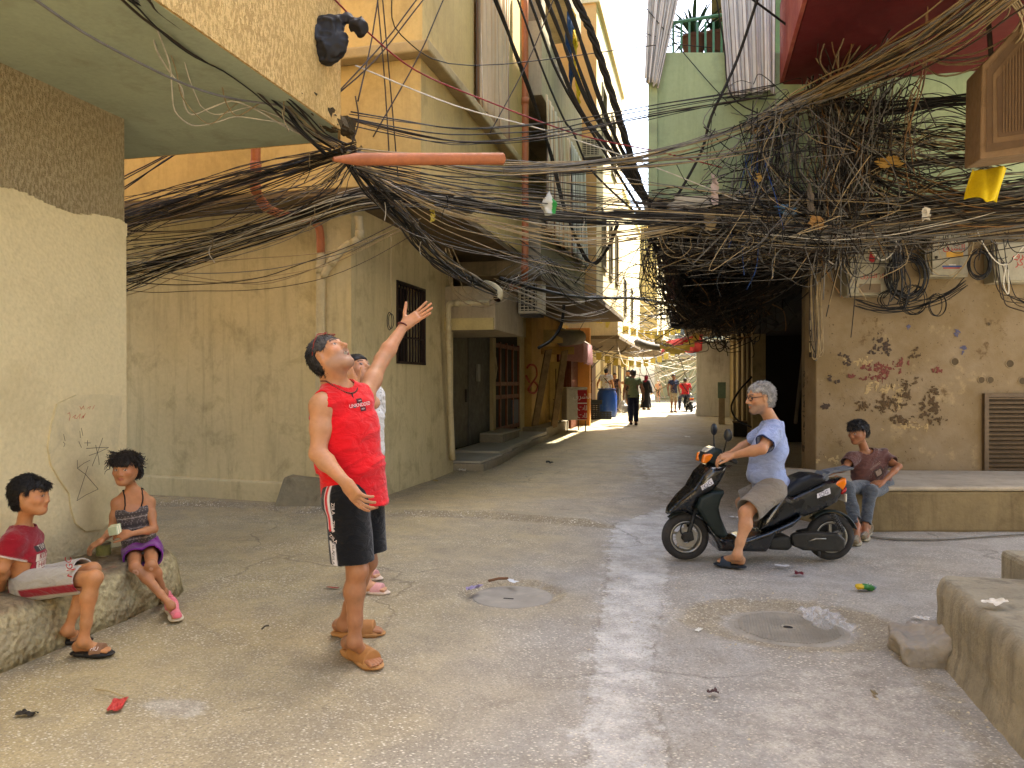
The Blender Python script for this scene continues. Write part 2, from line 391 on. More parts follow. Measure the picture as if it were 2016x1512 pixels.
# broken concrete along the slab lip
mb = MB(); rr = random.Random(4)
for k in range(34):
    y = 4.55+k*.026+rr.uniform(-.01,.01); t = .02+.05*rr.random()*(k/34)
    mb.obox((SX-.03+rr.uniform(-.02,.02), y, 3.36+rr.uniform(-.05,.04)), (t*.7,rr.uniform(-.01,.01),rr.uniform(-.02,.02)), (rr.uniform(-.01,.01),t*.8,0), (rr.uniform(-.02,.02),0,t*.9))
mb.build('broken_lip', mat('crumbled concrete lip', '4d4029', 1, .4, 12, 50, .8, .02), h)
pl = [onX(a, b, WX+.009) for a, b in ((112,795),(150,778),(205,776),(238,780),(240,800),(232,870),(225,930),(235,980),(228,1020),(200,1042),(168,1046),(148,1030),(139,1000),(136,972),(118,946),(100,915),(94,880),(100,842))]
mb = MB(); mb.slab([p+Vector((-.012,0,0)) for p in pl], (.015,0,0)); mb.build('plaster_patch', PLASTER, h)
INK = plain('black felt ink', '2a2320', .7); REDINK = plain('red felt ink', 'b4402c', .7); BLUEINK = plain('blue grey smear', '6d6a70', .8)
def scrawl(pix, m, r=.0016, X=WX+.0125, name='scribble', parent=None):
    MB().tube([onX(a, b, X) for a, b in pix], r, 4).build(name, m, parent)
for L in ([(152,906),(152,922)],[(152,922),(168,934),(193,963)],[(193,963),(168,975),(151,986)],[(151,986),(160,958),(173,918)],[(153,921),(165,912),(177,906)],
          [(170,883),(198,881),(214,881)],[(175,897),(195,890),(212,882)],[(202,862),(194,885),(181,918)],[(188,876),(194,903),(195,915)],[(155,869),(160,881)],[(166,872),(178,872)],[(172,867),(172,878)],
          [(160,843),(163,858)],[(157,848),(158,862)],[(125,855),(128,868)],[(124,870),(128,874),(125,880)]):
    scrawl(L, INK, parent=h)
for L in ([(133,815),(137,812),(138,820),(136,828)],[(143,822),(149,817),(146,823),(152,824)],[(152,822),(158,815),(156,824)],[(160,824),(164,818),(163,824),(168,814)],[(157,800),(160,806),(164,799),(166,806)],[(172,804),(178,800),(176,806)],[(182,806),(186,798)]):
    scrawl(L, REDINK, parent=h)
adopt(h)
# bench along its foot
BX = -3.45
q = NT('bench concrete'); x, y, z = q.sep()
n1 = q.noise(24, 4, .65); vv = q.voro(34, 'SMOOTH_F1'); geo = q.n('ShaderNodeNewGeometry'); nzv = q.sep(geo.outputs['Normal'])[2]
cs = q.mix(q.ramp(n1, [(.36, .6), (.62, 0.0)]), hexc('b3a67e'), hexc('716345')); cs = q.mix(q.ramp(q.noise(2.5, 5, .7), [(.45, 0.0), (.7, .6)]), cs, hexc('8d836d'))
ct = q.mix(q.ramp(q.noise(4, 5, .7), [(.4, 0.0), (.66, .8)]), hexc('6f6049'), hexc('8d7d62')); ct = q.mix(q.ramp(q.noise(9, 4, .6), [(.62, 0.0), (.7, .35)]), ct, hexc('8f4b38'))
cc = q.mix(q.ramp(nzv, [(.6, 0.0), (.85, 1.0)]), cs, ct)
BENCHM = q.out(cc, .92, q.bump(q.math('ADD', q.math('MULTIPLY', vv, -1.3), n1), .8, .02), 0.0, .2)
b = MB(); N = 60; ys = np.linspace(-3, 4.66, N)
prof = []
for i, yy in enumerate(ys):
    zt = .30+.012*math.sin(yy*3.1)+.012*rr.random(); xo = BX+.02*math.sin(yy*2.3)+.02*rr.random()
    e = max(0, (yy-4.45)/.21)
    prof.append([(-3.88, yy, -.02), (xo+.05-e*e*.05, yy, -.02), (xo+.03-e*e*.06, yy, .1), (xo+.01-e*e*.07, yy, zt-.07-e*.02), (xo-.03-e*e*.09, yy, zt-.012-e*.03), (xo-.09-e*.05, yy, zt-e*.03), (-3.88, yy, zt+.01-e*.03)])
vs_ = [p for s_ in prof for p in s_]; m_ = 7
fs_ = [(i*m_+k, i*m_+(k+1)%m_, (i+1)*m_+(k+1)%m_, (i+1)*m_+k) for i in range(N-1) for k in range(m_)] + [tuple(range(m_-1,-1,-1)), tuple((N-1)*m_+k for k in range(m_))]
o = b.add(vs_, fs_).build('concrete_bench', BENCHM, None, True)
tag(o, 'low roughcast concrete bench under the cream wall where two children sit', 'bench')

# ================================================================ yellow house beyond the side alley
LX = -3.8; LR = -4.35; Z2 = 3.5; OX, OY = -2.8, 7.58
y_ = empty('yellow_house', 'khaki yellow house with overhanging upper floor, barred window and grey metal door', 'house', loc=(LX, 8, 0))
W0 = onX(780, 553, LX); W1 = onX(836, 719, LX)       # barred window
mb = wallX(MB(), LX, -.3, 8.02, 11.75, 0, Z2, [(W0.y, W1.y, W1.z, onX(781,556,LX).z+.03)])
mb.build('wall', OCHRE_LO, y_)
mb = MB(); mb.hexa([(-12,8.9,0),(LX-.3,8.05,0),(LX-.3,9.4,0),(-12,9.6,0),(-12,8.9,Z2),(LX-.3,8.05,Z2),(LX-.3,9.4,Z2),(-12,9.6,Z2)])
mb.hexa([(LX-.3,8.05,0),(LX-.001,8.021,0),(LX-.05,8.6,0),(LX-.3,8.6,0),(LX-.3,8.05,Z2),(LX-.001,8.021,Z2),(LX-.05,8.6,Z2),(LX-.3,8.6,Z2)])
mb.build('wall', OCHRE_LO, y_)
mb = MB(); mb.hexa([(-12,8.72,0),(-4.62,8.02,0),(-4.62,8.3,0),(-12,9.0,0),(-12,8.72,.27),(-4.62,8.02,.27),(-4.62,8.3,.29),(-12,9.0,.29)]); mb.build('plinth', OCHRE_LO, y_, bevel=.01)
# rough concrete foot at the corner
mb = MB(); mb.hexa([(-4.66,7.78,-.02),(-3.72,7.8,-.02),(-3.66,8.6,-.02),(-4.66,8.3,-.02),(-4.6,7.93,.36),(-3.78,7.95,.33),(-3.76,8.6,.33),(-4.6,8.2,.38)]); mb.build('corner_foot', mat('cracked grey foot', '7d745c', .95, .25, 3, 20, .6, .015, stain=('4c4230', .6, 3)), y_, bevel=.03)
wz1 = onX(781,556,LX).z+.03; IRON = plain('rusty black iron', '2a1a14', .6, .3)
MB().box(LX-.3, LX-.26, W0.y, W1.y, W1.z, wz1).build('window_back', plain('dark room', '0c0908', .9), y_)
win = MB().box(LX-.06, LX+.02, W0.y, W1.y, W1.z, W1.z+.035).box(LX-.06, LX+.02, W0.y, W1.y, wz1-.035, wz1).box(LX-.06, LX+.02, W0.y, W0.y+.035, W1.z+.035, wz1-.035).box(LX-.06, LX+.02, W1.y-.035, W1.y, W1.z+.035, wz1-.035).build('window', IRON, y_)
nb = 9
for k in range(nb):
    yy = W0.y+.035+(W1.y-W0.y-.07)*(k+.5)/nb
    MB().box(LX-.03, LX-.01, yy-.009, yy+.009, W1.z+.036, wz1-.036).build('bar', IRON, win)
for zz in (.33, .66): MB().box(LX-.012, LX-.002, W0.y+.04, W1.y-.04, W1.z+(wz1-W1.z)*zz-.012, W1.z+(wz1-W1.z)*zz+.012).build('bar', IRON, win)
# ground floor set back with the doors
MB().box(LR-.3, LR, 11.75, 19.6, 2.6, Z2).build('wall', OCHRE_LO, y_)
MB().box(LR-.3, LX-.3, 11.5, 11.75, 0, Z2).build('return_wall', OCHRE_LO, y_)
DOORM = mat('grey sheet metal door', '5b5646', .6, .2, 3, 30, .15, stain=('393226', .5, 4), metal=.2)
dv = empty  # door leaves
d0, d1, d2 = onX(896,800,LR).y, onX(924,800,LR).y, onX(966,800,LR).y
door = MB().box(LR-.08, LR-.03, d0, d1-.01, .2, 2.35).build('door', DOORM, y_, bevel=.008)
MB().box(LR-.031, LR-.004, d1-.18, d1-.12, 1.05, 1.3).build('handle', IRON, door)
door = MB().box(LR-.085, LR-.02, d1+.01, d2, .2, 2.4).build('door', mat('dark grey sheet metal door', '4b4a43', .6, .2, 3, 30, .15, stain=('2c2a25', .5, 4)), y_, bevel=.008)
MB().box(LR-.021, LR+.02, d1+.55, d1+.72, 1.45, 1.8).build('lock_box', plain('pale grey box', '8d8a80', .7), door)
MB().box(LR-.1, LR+.06, d2, d2+.22, .15, 2.4).build('door_post', mat('cream post', 'a4946c', .8), y_, bevel=.01)
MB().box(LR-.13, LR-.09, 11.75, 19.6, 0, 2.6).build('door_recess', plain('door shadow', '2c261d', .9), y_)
e0, e1 = d2+.25, onX(1024, 800, LR).y
WOODM = mat('brown stained wood', '6b3a1c', .5, .3, 4, 30, .2)
dr = MB().box(LR-.09, LR-.05, e0, e1, .3, 2.35).build('glazed_door', plain('dark door glass', '14130f', .6, 0, .2), y_)
for a in np.linspace(e0, e1-.1, 5): MB().box(LR-.05, LR-.01, a, a+.1, .3, 2.35).build('door_rail', WOODM, dr)
for zz in (.32, 1.05, 1.35, 2.22): MB().box(LR-.049, LR-.015, e0+.1, e1-.1, zz, zz+.09).build('door_rail', WOODM, dr)
MB().box(LR-.048, LR-.018, e1-.75, e1-.1, .42, 1.0).build('door_panel', plain('slate blue panel', '4a4e58', .6), dr)
for s_ in (1,-1):
    MB().tube([(LR-.03, e0+.28, 1.5), (LR-.03, e0+.28+.12*s_, 1.75), (LR-.03, e0+.28, 2.0)], .012, 5).build('grille_diamond', plain('pale wrought iron', 'b8a98a', .5, .3), dr)
MB().box(LR-.3, LR, e1+.05, e1+.5, 0, 2.6).build('wall', OCHRE_LO, y_)
# canopy box over the doors
cb = MB().box(LR, -3.0, 11.35, 13.3, 2.24, 2.92).build('canopy', mat('canopy render', 'a7977a', .85, .18, 1.5, 25, .2, stain=('6b6150', .5, 3), streak=('5b503c', .5)), y_, bevel=.012)
MB().box(-3.8, -3.02, 11.31, 11.348, 2.24, 2.42).build('canopy_band', mat('cream band', 'b7a56f', .85), cb)
# upper overhang
mb = MB().box(-12, OX, OY, 12.35, Z2+.02, 4.82); mb.build('upper_wall', OCHRE, y_, bevel=.01)
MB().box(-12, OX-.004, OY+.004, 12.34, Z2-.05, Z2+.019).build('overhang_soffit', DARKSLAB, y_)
MB().box(-12, OX+.14, OY-.16, 12.4, 4.82, 4.94).build('ledge', mat('weathered ledge', 'a8946a', .9, .25, 2, 25, .4, stain=('55452c', .6, 1.5)), y_, bevel=.02)
cu0, cu1 = 9.45, 11.15
mb = wallX(MB(), OX+.02, -.3, OY-.02, 12.35, 4.94, 8.6, [(cu0, cu1, 4.96, 8.5)]); mb.build('upper_wall', OCHRE, y_)
MB().box(-12, OX-.28, OY-.02, 12.35, 4.95, 8.6).build('upper_wall', OCHRE, y_)
adopt(y_)

# ---- doorstep with tiles
TILE = mat('grey terrazzo tread', 'a29a86', .55, .12, 4, 60, .05, speck=('6e675a', .12, 60))
STEPC = mat('step concrete', '8a7f68', .95, .25, 4, 30, .5, .012, stain=('55493a', .5, 4))
st = empty('door_step', 'tiled concrete doorsteps along the foot of the yellow house', 'steps', loc=(-3.8, 12, 0))
MB().prism([(LR,11.8),(-3.32,11.85),(-3.36,13.6),(-3.5,15.2),(-3.62,18.9),(LR,19.1)], -.02, .13).build('step_base', STEPC, st, bevel=.015)
for i, (a, b_, xo) in enumerate(((11.9,12.6,-3.38),(12.62,13.3,-3.38),(13.32,14.3,-3.44),(14.32,15.4,-3.52),(15.42,16.6,-3.56),(16.62,18.8,-3.64))):
    MB().box(LR+.02, xo, a, b_, .132, .165 if i < 2 else .2).build('tread', TILE, st, bevel=.006)
MB().prism([(LR,15.2),(-3.85,15.2),(-3.9,16.9),(LR,16.9)], .2, .36).build('upper_step', STEPC, st, bevel=.01)
MB().box(LR+.01, -3.86, 15.18, 16.88, .361, .39).build('tread', TILE, st, bevel=.006)
adopt(st)
st = empty('kerb_step', 'low grey concrete slab in front of the striped cart', 'steps', loc=(-4, 20.5, 0))
MB().prism([(-4.9,19.2),(-3.72,19.2),(-3.82,23.2),(-4.9,23.2)], -.02, .27).build('slab', STEPC, st, bevel=.02); adopt(st)

# ================================================================ grey house with striped curtains
GX = -2.5
g_ = empty('grey_house', 'raw concrete house with striped balcony curtains beyond the yellow house', 'house', loc=(GX, 12.5, 0))
MB().box(-9, GX-.02, 12.48, 17.6, 3.22, 4.42).build('parapet', RAWCON, g_, bevel=.01)
MB().box(-9, GX-.01, 12.46, 17.61, 3.14, 3.219).build('soffit', DARKSLAB, g_)
MB().box(-9, -3.3, 12.5, 17.6, 4.42, 9.5).build('inner_wall', mat('grey balcony wall', '8f826a', .9, .2, 1.5, 25, .3), g_)
MB().box(-9, GX, 12.47, 17.0, 6.18, 7.42).build('parapet', mat('pale concrete parapet', 'b0a183', .9, .15, 1.5, 25, .3, streak=('6f675a', .5)), g_, bevel=.01)
MB().box(-2.86, GX-.01, 12.49, 12.85, 7.43, 9.3).build('column', RAWCON, g_, bevel=.01)
MB().box(-9, GX-.02, 12.49, 17.0, 9.0, 10.2).build('parapet', RAWCON, g_, bevel=.01)
MB().box(-9, -4.2, 19.6, 25.5, 0, 3.3).build('shop_wall', mat('ochre shop wall', 'b5924e', .85, .2, 1.4, 25, .2, stain=('6d542b', .5, 1.5)), g_)
adopt(g_)
# ================================================================ cream tower and further houses, left
CREAMW = mat('cream painted tower', 'd9c39a', .85, .12, .8, 20, .15, streak=('9d8a66', .4), stain=('b09a70', .4, 1.2))
ORNG = mat('orange painted tower', 'd3a468', .85, .12, .8, 20, .15)
def tower(name, label, X, y0, y1, z0, z1, m, mf, wins, cat='house', back=-10):
    t = empty(name, label, cat, loc=(X, y0, 0))
    hs = [(a, b_, c, d) for a, b_, c, d in wins]
    wallX(MB(), X, -.25, y0, y1, z0, z1, hs).build('wall', m, t)
    MB().box(back, X-.25, y0+.01, y1, z0+.01, z1-.01).build('inner_wall', plain('dim interior', '1d1a17', .9), t)
    MB().box(back, X-.004, y0-.012, y0+.009, z0, z1).build('front_wall', mf, t)
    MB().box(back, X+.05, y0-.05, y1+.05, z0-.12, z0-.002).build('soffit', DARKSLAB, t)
    MB().box(back, X+.08, y0-.08, y1+.08, z1, z1+.15).build('roof_edge', m, t)
    for a, b_, c, d in hs:
        wn = MB().box(X-.14, X-.1, a, b_, c, d).build('window', plain('window glass', '3a4248', .15, 0, .6), t)
        MB().box(X-.1, X+.03, a-.03, a+.03, c+.03, d-.03).box(X-.1, X+.03, b_-.03, b_+.03, c+.03, d-.03).box(X-.1, X+.05, a-.06, b_+.06, c-.03, c+.03).box(X-.1, X+.03, a-.03, b_+.03, d-.03, d+.03).build('frame', plain('window frame', '7c6f58', .7), wn)
        MB().box(X-.1, X-.02, (a+b_)/2-.02, (a+b_)/2+.02, c+.03, d-.03).build('mullion', plain('window frame', '7c6f58', .7), wn)
    adopt(t); return t
tower('cream_tower', 'tall cream house with dark tall windows and orange front corner', -2.3, 18.0, 24.3, 3.45, 10.3, CREAMW, ORNG,
      [(19.0,19.8,4.3,5.7),(20.6,21.3,4.3,5.7),(22.2,22.9,4.3,5.7),(19.0,19.9,7.2,8.8),(21.2,22.2,7.2,8.8)])
tower('sunlit_house', 'sunlit pale house further down the left of the lane', -2.6, 26.0, 36.0, 3.0, 8.2, mat('pale sunlit render', 'dcc9a0', .9, .1, .8, 20, .1), CREAMW, [(28,29,3.9,5.2),(31,32,3.9,5.2)])
tower('far_cream_house', 'far cream house with small window where the lane ends', -1.9, 38.0, 52.0, 3.2, 9.0, mat('far cream render', 'e0cf9f', .9, .1, .8, 20, .1), mat('far yellow render', 'd8b878', .9, .1, .8, 20, .1), [(41,42.2,4.3,5.6)])
# lower storeys of those houses
def lowblock(name, label, poly, z, m, cat='house'):
    c = poly[0]; o = MB().prism(poly, 0, z).build(name, m); o['label'] = label; o['category'] = cat; return o
lw = empty('shop_row', 'row of ground floor shops under the cream tower', 'shop', loc=(-3.9, 25.5, 0))
MB().box(-9, -4.6, 25.5, 37.5, 0, 3.3).build('wall', mat('pale yellow shop render', 'd8c38c', .85, .15, 1, 20, .2), lw)
for k, yy in enumerate((26.4, 28.8, 31.4, 34.0)):
    d_ = MB().box(-4.599, -4.55, yy, yy+1.3, 0, 2.3).build('door', plain('shop door', ('6a4a2a','7c7f80','8b6a35','5c5044')[k], .6), lw)
    MB().box(-4.55, -4.52, yy-.06, yy+1.36, 2.3, 2.4).build('lintel', plain('lintel cream', 'c8b68a', .8), d_)
adopt(lw)
lw = empty('far_shop_row', 'far pale shop fronts with narrow openings past the blue barrels', 'shop', loc=(-3.2, 38, 0))
MB().box(-9, -4.5, 38, 57, 0, 3.15).build('wall', mat('far shop render', 'dcc58d', .9, .12, 1, 20, .1), lw)
for yy in (39.5, 42, 45, 48.5, 52): MB().box(-4.499, -4.44, yy, yy+1.4, 0, 2.4).build('door', plain('far door', '6b5b42', .8), lw)
adopt(lw)
fe = empty('end_building', 'pale building with shutters closing the far end of the lane', 'building', loc=(-.5, 58, 0))
MB().box(-3.1, 6, 58, 62, 0, 9).build('wall', mat('end render', 'b8b196', .9, .12, .8, 16, .1), fe)
for k in range(5):
    a = -2.6+k*1.0; sh = MB().box(a, a+.86, 57.93, 57.99, .15, 3.0).build('shutter', plain('olive shutter', '8f8c6a', .7), fe)
    for j in range(7): MB().box(a+.02, a+.84, 57.89, 57.929, .2+j*.4, .55+j*.4).build('slat', plain('olive shutter', '8f8c6a', .7), sh)
MB().box(-2.9, 3, 57.2, 57.95, 3.3, 3.45).build('canopy', plain('grey canopy', '7c7a70', .8), fe)
for a in (-1.6, .4): MB().box(a, a+1, 57.95, 57.99, 4.6, 6.1).build('window', plain('window glass', '3a4248', .15, 0, .6), fe)
adopt(fe)

# ================================================================ green house, right
tR = Vector((.972, .235, 0)); nR = Vector((.235, -.972, 0)); A = Vector((-.5, 8.47, 0)); B = Vector((1.33, 9.47, 0))
GREEN = mat('pistachio green paint', '9dab82', .85, .12, .9, 20, .15, .006, stain=('7b8468', .6, 1.6), streak=('6f7d55', .35))
DIRTY_SHADED = NT('grimy shaded cream render')
def _dw(q):
    b = hexc('82725a'); c = q.mix(q.ramp(q.noise(1.6, 6, .7), [(.35, .75), (.65, 0.0)]), b, hexc('6b5939'))  # grimy base, painted darker to stand for balcony and cable shade
    c = q.mix(q.ramp(q.noise(4.5, 6, .75), [(.6, 0.0), (.68, .85)]), c, hexc('554127'))
    c = q.mix(q.ramp(q.noise(3, 5, .7, q.mapco((1,1,1), (0,0,0), (3.7,2,1))), [(.6, 0.0), (.72, .6)]), c, hexc('a5916b'))
    c = q.mix(q.ramp(q.noise(34, 3, .6), [(.66, 0.0), (.7, .7)]), c, hexc('3d2f1e'))
    return q.out(c, .9, q.bump(q.noise(14, 5, .7), .4, .012), 0.0, .2)
DIRTY_SHADED = _dw(DIRTY_SHADED)
gb = empty('green_house', 'pistachio green house with overhanging upper floor above the grimy right hand wall', 'house', loc=(B.x, B.y, 0))
def P2(v): return (v.x, v.y)
E = A+tR*7
MB().prism([P2(A), P2(E), (E.x, 34), (-.5, 34)], 3.42, 5.02).build('parapet', GREEN, gb, bevel=.012)
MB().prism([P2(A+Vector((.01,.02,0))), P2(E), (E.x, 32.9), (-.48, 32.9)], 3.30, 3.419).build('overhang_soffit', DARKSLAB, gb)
MB().box(-.52, -.42, 8.42, 8.75, 3.43, 5.1).build('corner_post', GREEN, gb, bevel=.01)
A2 = A+Vector((1.25, 1.4, 0)); MB().prism([P2(A2), P2(A2+tR*6), (E.x, 24), (.75, 24)], 5.02, 16.5).build('upper_wall', mat('upper green', '8fa56e', .85), gb)  # set-back wall; its unseen height and length are shaped to block the sun
A3 = A+Vector((.7, .2, 0)); MB().prism([P2(A3), P2(A3+tR*6), (E.x, 28), (.3, 28)], 7.7, 7.9).build('upper_slab', RAWCON, gb)
MB().box(.75, E.x, 24.01, 28, 5.02, 7.69).build('upper_wall', mat('upper green', '8fa56e', .85), gb)
MB().box(.5, E.x, 21.01, 28, 7.9, 10.6).build('shading_parapet', GREEN, gb)  # added upper block, height set to limit sun on the lane's left side
# ground floor wall facing the crossing
MB().prism([P2(B), P2(B+tR*5), P2(B+tR*5-nR*.35), P2(B-nR*.35)], 0, 3.3).build('wall', DIRTY_SHADED, gb, bevel=.015)
MB().box(B.x-.02, B.x+.33, B.y+.33, 10.55, 0, 3.3).build('wall', DIRTY_SHADED, gb)
MB().box(1.3, 1.6, 19.5, 34, 0, 3.3).build('wall', mat('lane side render', '94845f', .9, .2, 1.5, 20, .3, stain=('463c2c', .6, 2)), gb)
MB().box(1.3, 1.6, 10.55, 19.5, 2.6, 3.3).build('lintel', plain('near black lintel', '17130f', .95), gb)  # lintel over the opening coloured near black
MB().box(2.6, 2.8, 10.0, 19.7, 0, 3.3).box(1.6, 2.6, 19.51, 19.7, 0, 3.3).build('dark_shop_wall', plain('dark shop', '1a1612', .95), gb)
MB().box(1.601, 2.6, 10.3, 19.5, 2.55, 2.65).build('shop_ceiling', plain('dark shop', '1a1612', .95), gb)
adopt(gb)
# ledge round the foot of the wall
LEDGE = mat('worn ledge concrete', '796a4c', .95, .25, 2, 22, .5, .012, stain=('4e3f28', .6, 2.5), streak=('4b3d27', .55))
L0 = Vector((1.42, 8.02, 0)); lg = empty('wall_ledge', 'broad concrete ledge under the grimy wall on which a boy sits', 'ledge', loc=(L0.x, L0.y, 0))
MB().prism([P2(L0), P2(L0+tR*3.6), P2(L0+tR*3.6-nR*1.3), P2(B-nR*.02+Vector((.0,0,0))), (1.28,9.6), (.62,9.9), (.62,9.3)], -.02, .385).build('ledge_block', LEDGE, lg, bevel=.03)
MB().prism([P2(L0+Vector((-.02,-.015,0))), P2(L0+tR*3.62+nR*.015), P2(L0+tR*3.6-nR*1.26), P2(B+nR*.015), (1.27,9.55), (.6,9.86), (.6,9.28)], .386, .43).build('ledge_top', mat('pale ledge top', '9a907e', .9, .2, 3, 30, .4, stain=('5f553f', .5, 4)), lg, bevel=.02)
adopt(lg)
# maroon balcony slab
MAROON = mat('dark maroon paint', '5f1818', .7, .15, 1.2, 25, .15, stain=('3a0d10', .4, 2))
mr = empty('maroon_balcony', 'maroon painted balcony slab jutting out above the cable tangle', 'balcony', loc=(.9, 6, 4.67))
MB().box(.9, 6, 3.6, 8.9, 4.67, 4.83).build('slab', MAROON, mr, bevel=.01)
MB().box(.86, .896, 3.6, 8.75, 4.66, 5.5).build('fascia', mat('faded brick red paint', '8e4236', .8, .2, 2, 25, .2, stain=('c08868', .5, 2)), mr)
MB().box(.95, 6, 4.35, 8.5, 5.5, 5.6).build('rail', MAROON, mr)
MB().box(2.6, 6, 4.4, 8.9, 4.831, 12).build('upper_wall', mat('balcony back wall', '8d8270', .9), mr)
adopt(mr)
# near right raised step
q_ = G(1848, 1290)
NS = mat('crumbling grey step', '958b74', .95, .3, 3, 30, 1.0, .014, stain=('5d574c', .8, 2.6), streak=('4a453b', .6))
ns = empty('raised_step', 'crumbling raised concrete step at the side of the crossing', 'step', loc=(1.25, 4.5, 0))
def rough_block(name, poly_prof, ys, mat_, parent, amp=.014, fr=9, seed=1, endr=.12):
    """profile (x,z) swept along y, worn by noise, edges chipped"""
    P_ = []; L_ = 0; seg = []
    pr = np.array(poly_prof, float); dl = np.r_[0, np.cumsum(np.hypot(*np.diff(pr, axis=0).T))]; t = np.arange(0, dl[-1], .03); xs = np.interp(t, dl, pr[:,0]); zs = np.interp(t, dl, pr[:,1]); m = len(t); n = len(ys)
    X = np.repeat(xs[None], n, 0); Z = np.repeat(zs[None], n, 0); Y = np.repeat(np.array(ys)[:,None], m, 1)
    e = np.clip((Y-(ys[-1]-endr))/endr, 0, 1); X = X+.5*endr*e*e*(np.sign(pr[-1,0]-pr[0,0])); 
    Q = np.stack([X, Y, Z], -1).reshape(-1,3).astype(np.float32); nn = amp*(vn3(Q*fr, seed)+.6*vn3(Q*fr*2.3, seed+1)+.35*vn3(Q*fr*5, seed+2)); chip = np.clip(vn3(Q*A3((5,7,5)), seed+5)-.25, 0, 1)*.035*np.exp(-((Q[:,2]-zs.max())/.05)**2)
    sg = np.sign(pr[-1,0]-pr[0,0]); Q[:,0] += sg*(nn+chip)*(Q[:,2] < zs.max()-.004); Q[:,2] -= (np.abs(nn)*.5+chip*.6)*(Q[:,2] > .06)
    i = np.arange(n*m).reshape(n, m); F = np.stack([i[:-1,:-1], i[:-1,1:], i[1:,1:], i[1:,:-1]], -1).reshape(-1,4)
    if sg < 0: F = F[:, ::-1]
    me = fast_mesh_late(name, Q, F, mat_); o = bpy.data.objects.new(name, me); COL.objects.link(o); o.parent = parent; 
    cap = MB(); cap.v = [tuple(q) for q in Q.reshape(n, m, 3)[-1]]; cap.f = [tuple(range(m))] if sg > 0 else [tuple(range(m-1,-1,-1))]; cap.build('end_face', mat_, parent)
    return o
LATE = []
def _later():
    rough_block('step_block', [(1.22,-.03),(1.25,.12),(1.25,.34),(1.275,.40),(6,.41)], np.arange(-2, 4.62, .03), NS, ns, .005, 9, 3, .06); adopt(ns)
LATE.append(_later)
MB().prism([(1.75,4.35),(4,4.35),(4,5.1),(1.72,5.05)], -.02, .47).build('step_block', NS, ns, bevel=.03)
adopt(ns)
def _later():
    q = Sdf().box((1.17,4.46,.06), (.14,.16,.08), ((1,.1,.2),(-.1,1,.1),(-.2,-.1,1)), .03); q.disp = lambda P, d: .03*vn3(P*9, 2)+.014*vn3(P*24, 3)+.006*vn3(P*60, 4)
    o = sdf_obj('broken_rubble', q, [((.9,4.2,-.06),(1.45,4.75,.26),.010)], mat('rubble concrete', '8f877a', .95, .2, 4, 30, .6, .012), None); tag(o, 'lump of broken concrete at the foot of the raised step', 'rubble')
LATE.append(_later)
# unseen houses added behind and beside the camera to bounce light
for nm, lb, (x0, x1, y0, y1), z, c in (('rear_bounce_house', 'unseen plain cream house added behind the crossing to bounce light', (-9, 7, -14, -9), 5.5, 'cfc4ac'), ('side_bounce_house', 'unseen plain house added beside the raised step to shape the light', (2.9, 9, -6, 4.1), 4.4, 'c9bfa8')):
    tag(MB().box(x0, x1, y0, y1, 0, z).build(nm, mat(nm+' render', c, .9, .12, .8, 20, .1)), lb, 'house')
tag(MB().box(1.45, 8, 36.2, 44, 0, 4.4).build('far_shading_house', mat('far right render', 'b5a98e', .9, .12, .8, 20, .1)), 'low plain house added behind the whitewashed hut to shade the lane', 'house')  # added house, sized for the shadow it throws on the far lane
# white hut end wall
wh = empty('white_wall_hut', 'small whitewashed hut jutting into the lane beside the scooter rider far off', 'hut', loc=(.1, 33, 0))
MB().box(-.05, 1.3, 33, 36, 0, 3.05).build('wall', mat('grey whitewash', 'b9b8b4', .85, .12, 1, 20, .2, stain=('857f72', .5, 1.5), streak=('77705f', .5)), wh, bevel=.02)
MB().box(-.15, 1.29, 32.9, 36, 3.051, 3.12).build('roof', plain('tin roof', '6f6a60', .6), wh); adopt(wh)
# ================================================================ implicit-surface modeller (numpy) for bodies, cloth and panels
def A3(v): return np.array(v, np.float32)
def unit(v):
    v = A3(v); return v/(np.linalg.norm(v)+1e-9)
def vn3(P, seed=0):                      # 3D value noise, -1..1
    i = np.floor(P).astype(np.int64); f = (P-i).astype(np.float32); f = f*f*(3-2*f)
    def h(a, b, c):
        n = (a*374761393+b*668265263+c*2147483647+seed*974711) & 0x7fffffff
        n = ((n ^ (n >> 13))*1274126177) & 0x7fffffff
        return ((n ^ (n >> 16)) & 0xffff).astype(np.float32)/32767.5-1
    x, y, z = i[:,0], i[:,1], i[:,2]; a, b, c = f[:,0], f[:,1], f[:,2]
    l = lambda u, v, t: u+(v-u)*t
    return l(l(l(h(x,y,z),h(x+1,y,z),a), l(h(x,y+1,z),h(x+1,y+1,z),a), b), l(l(h(x,y,z+1),h(x+1,y,z+1),a), l(h(x,y+1,z+1),h(x+1,y+1,z+1),a), b), c)
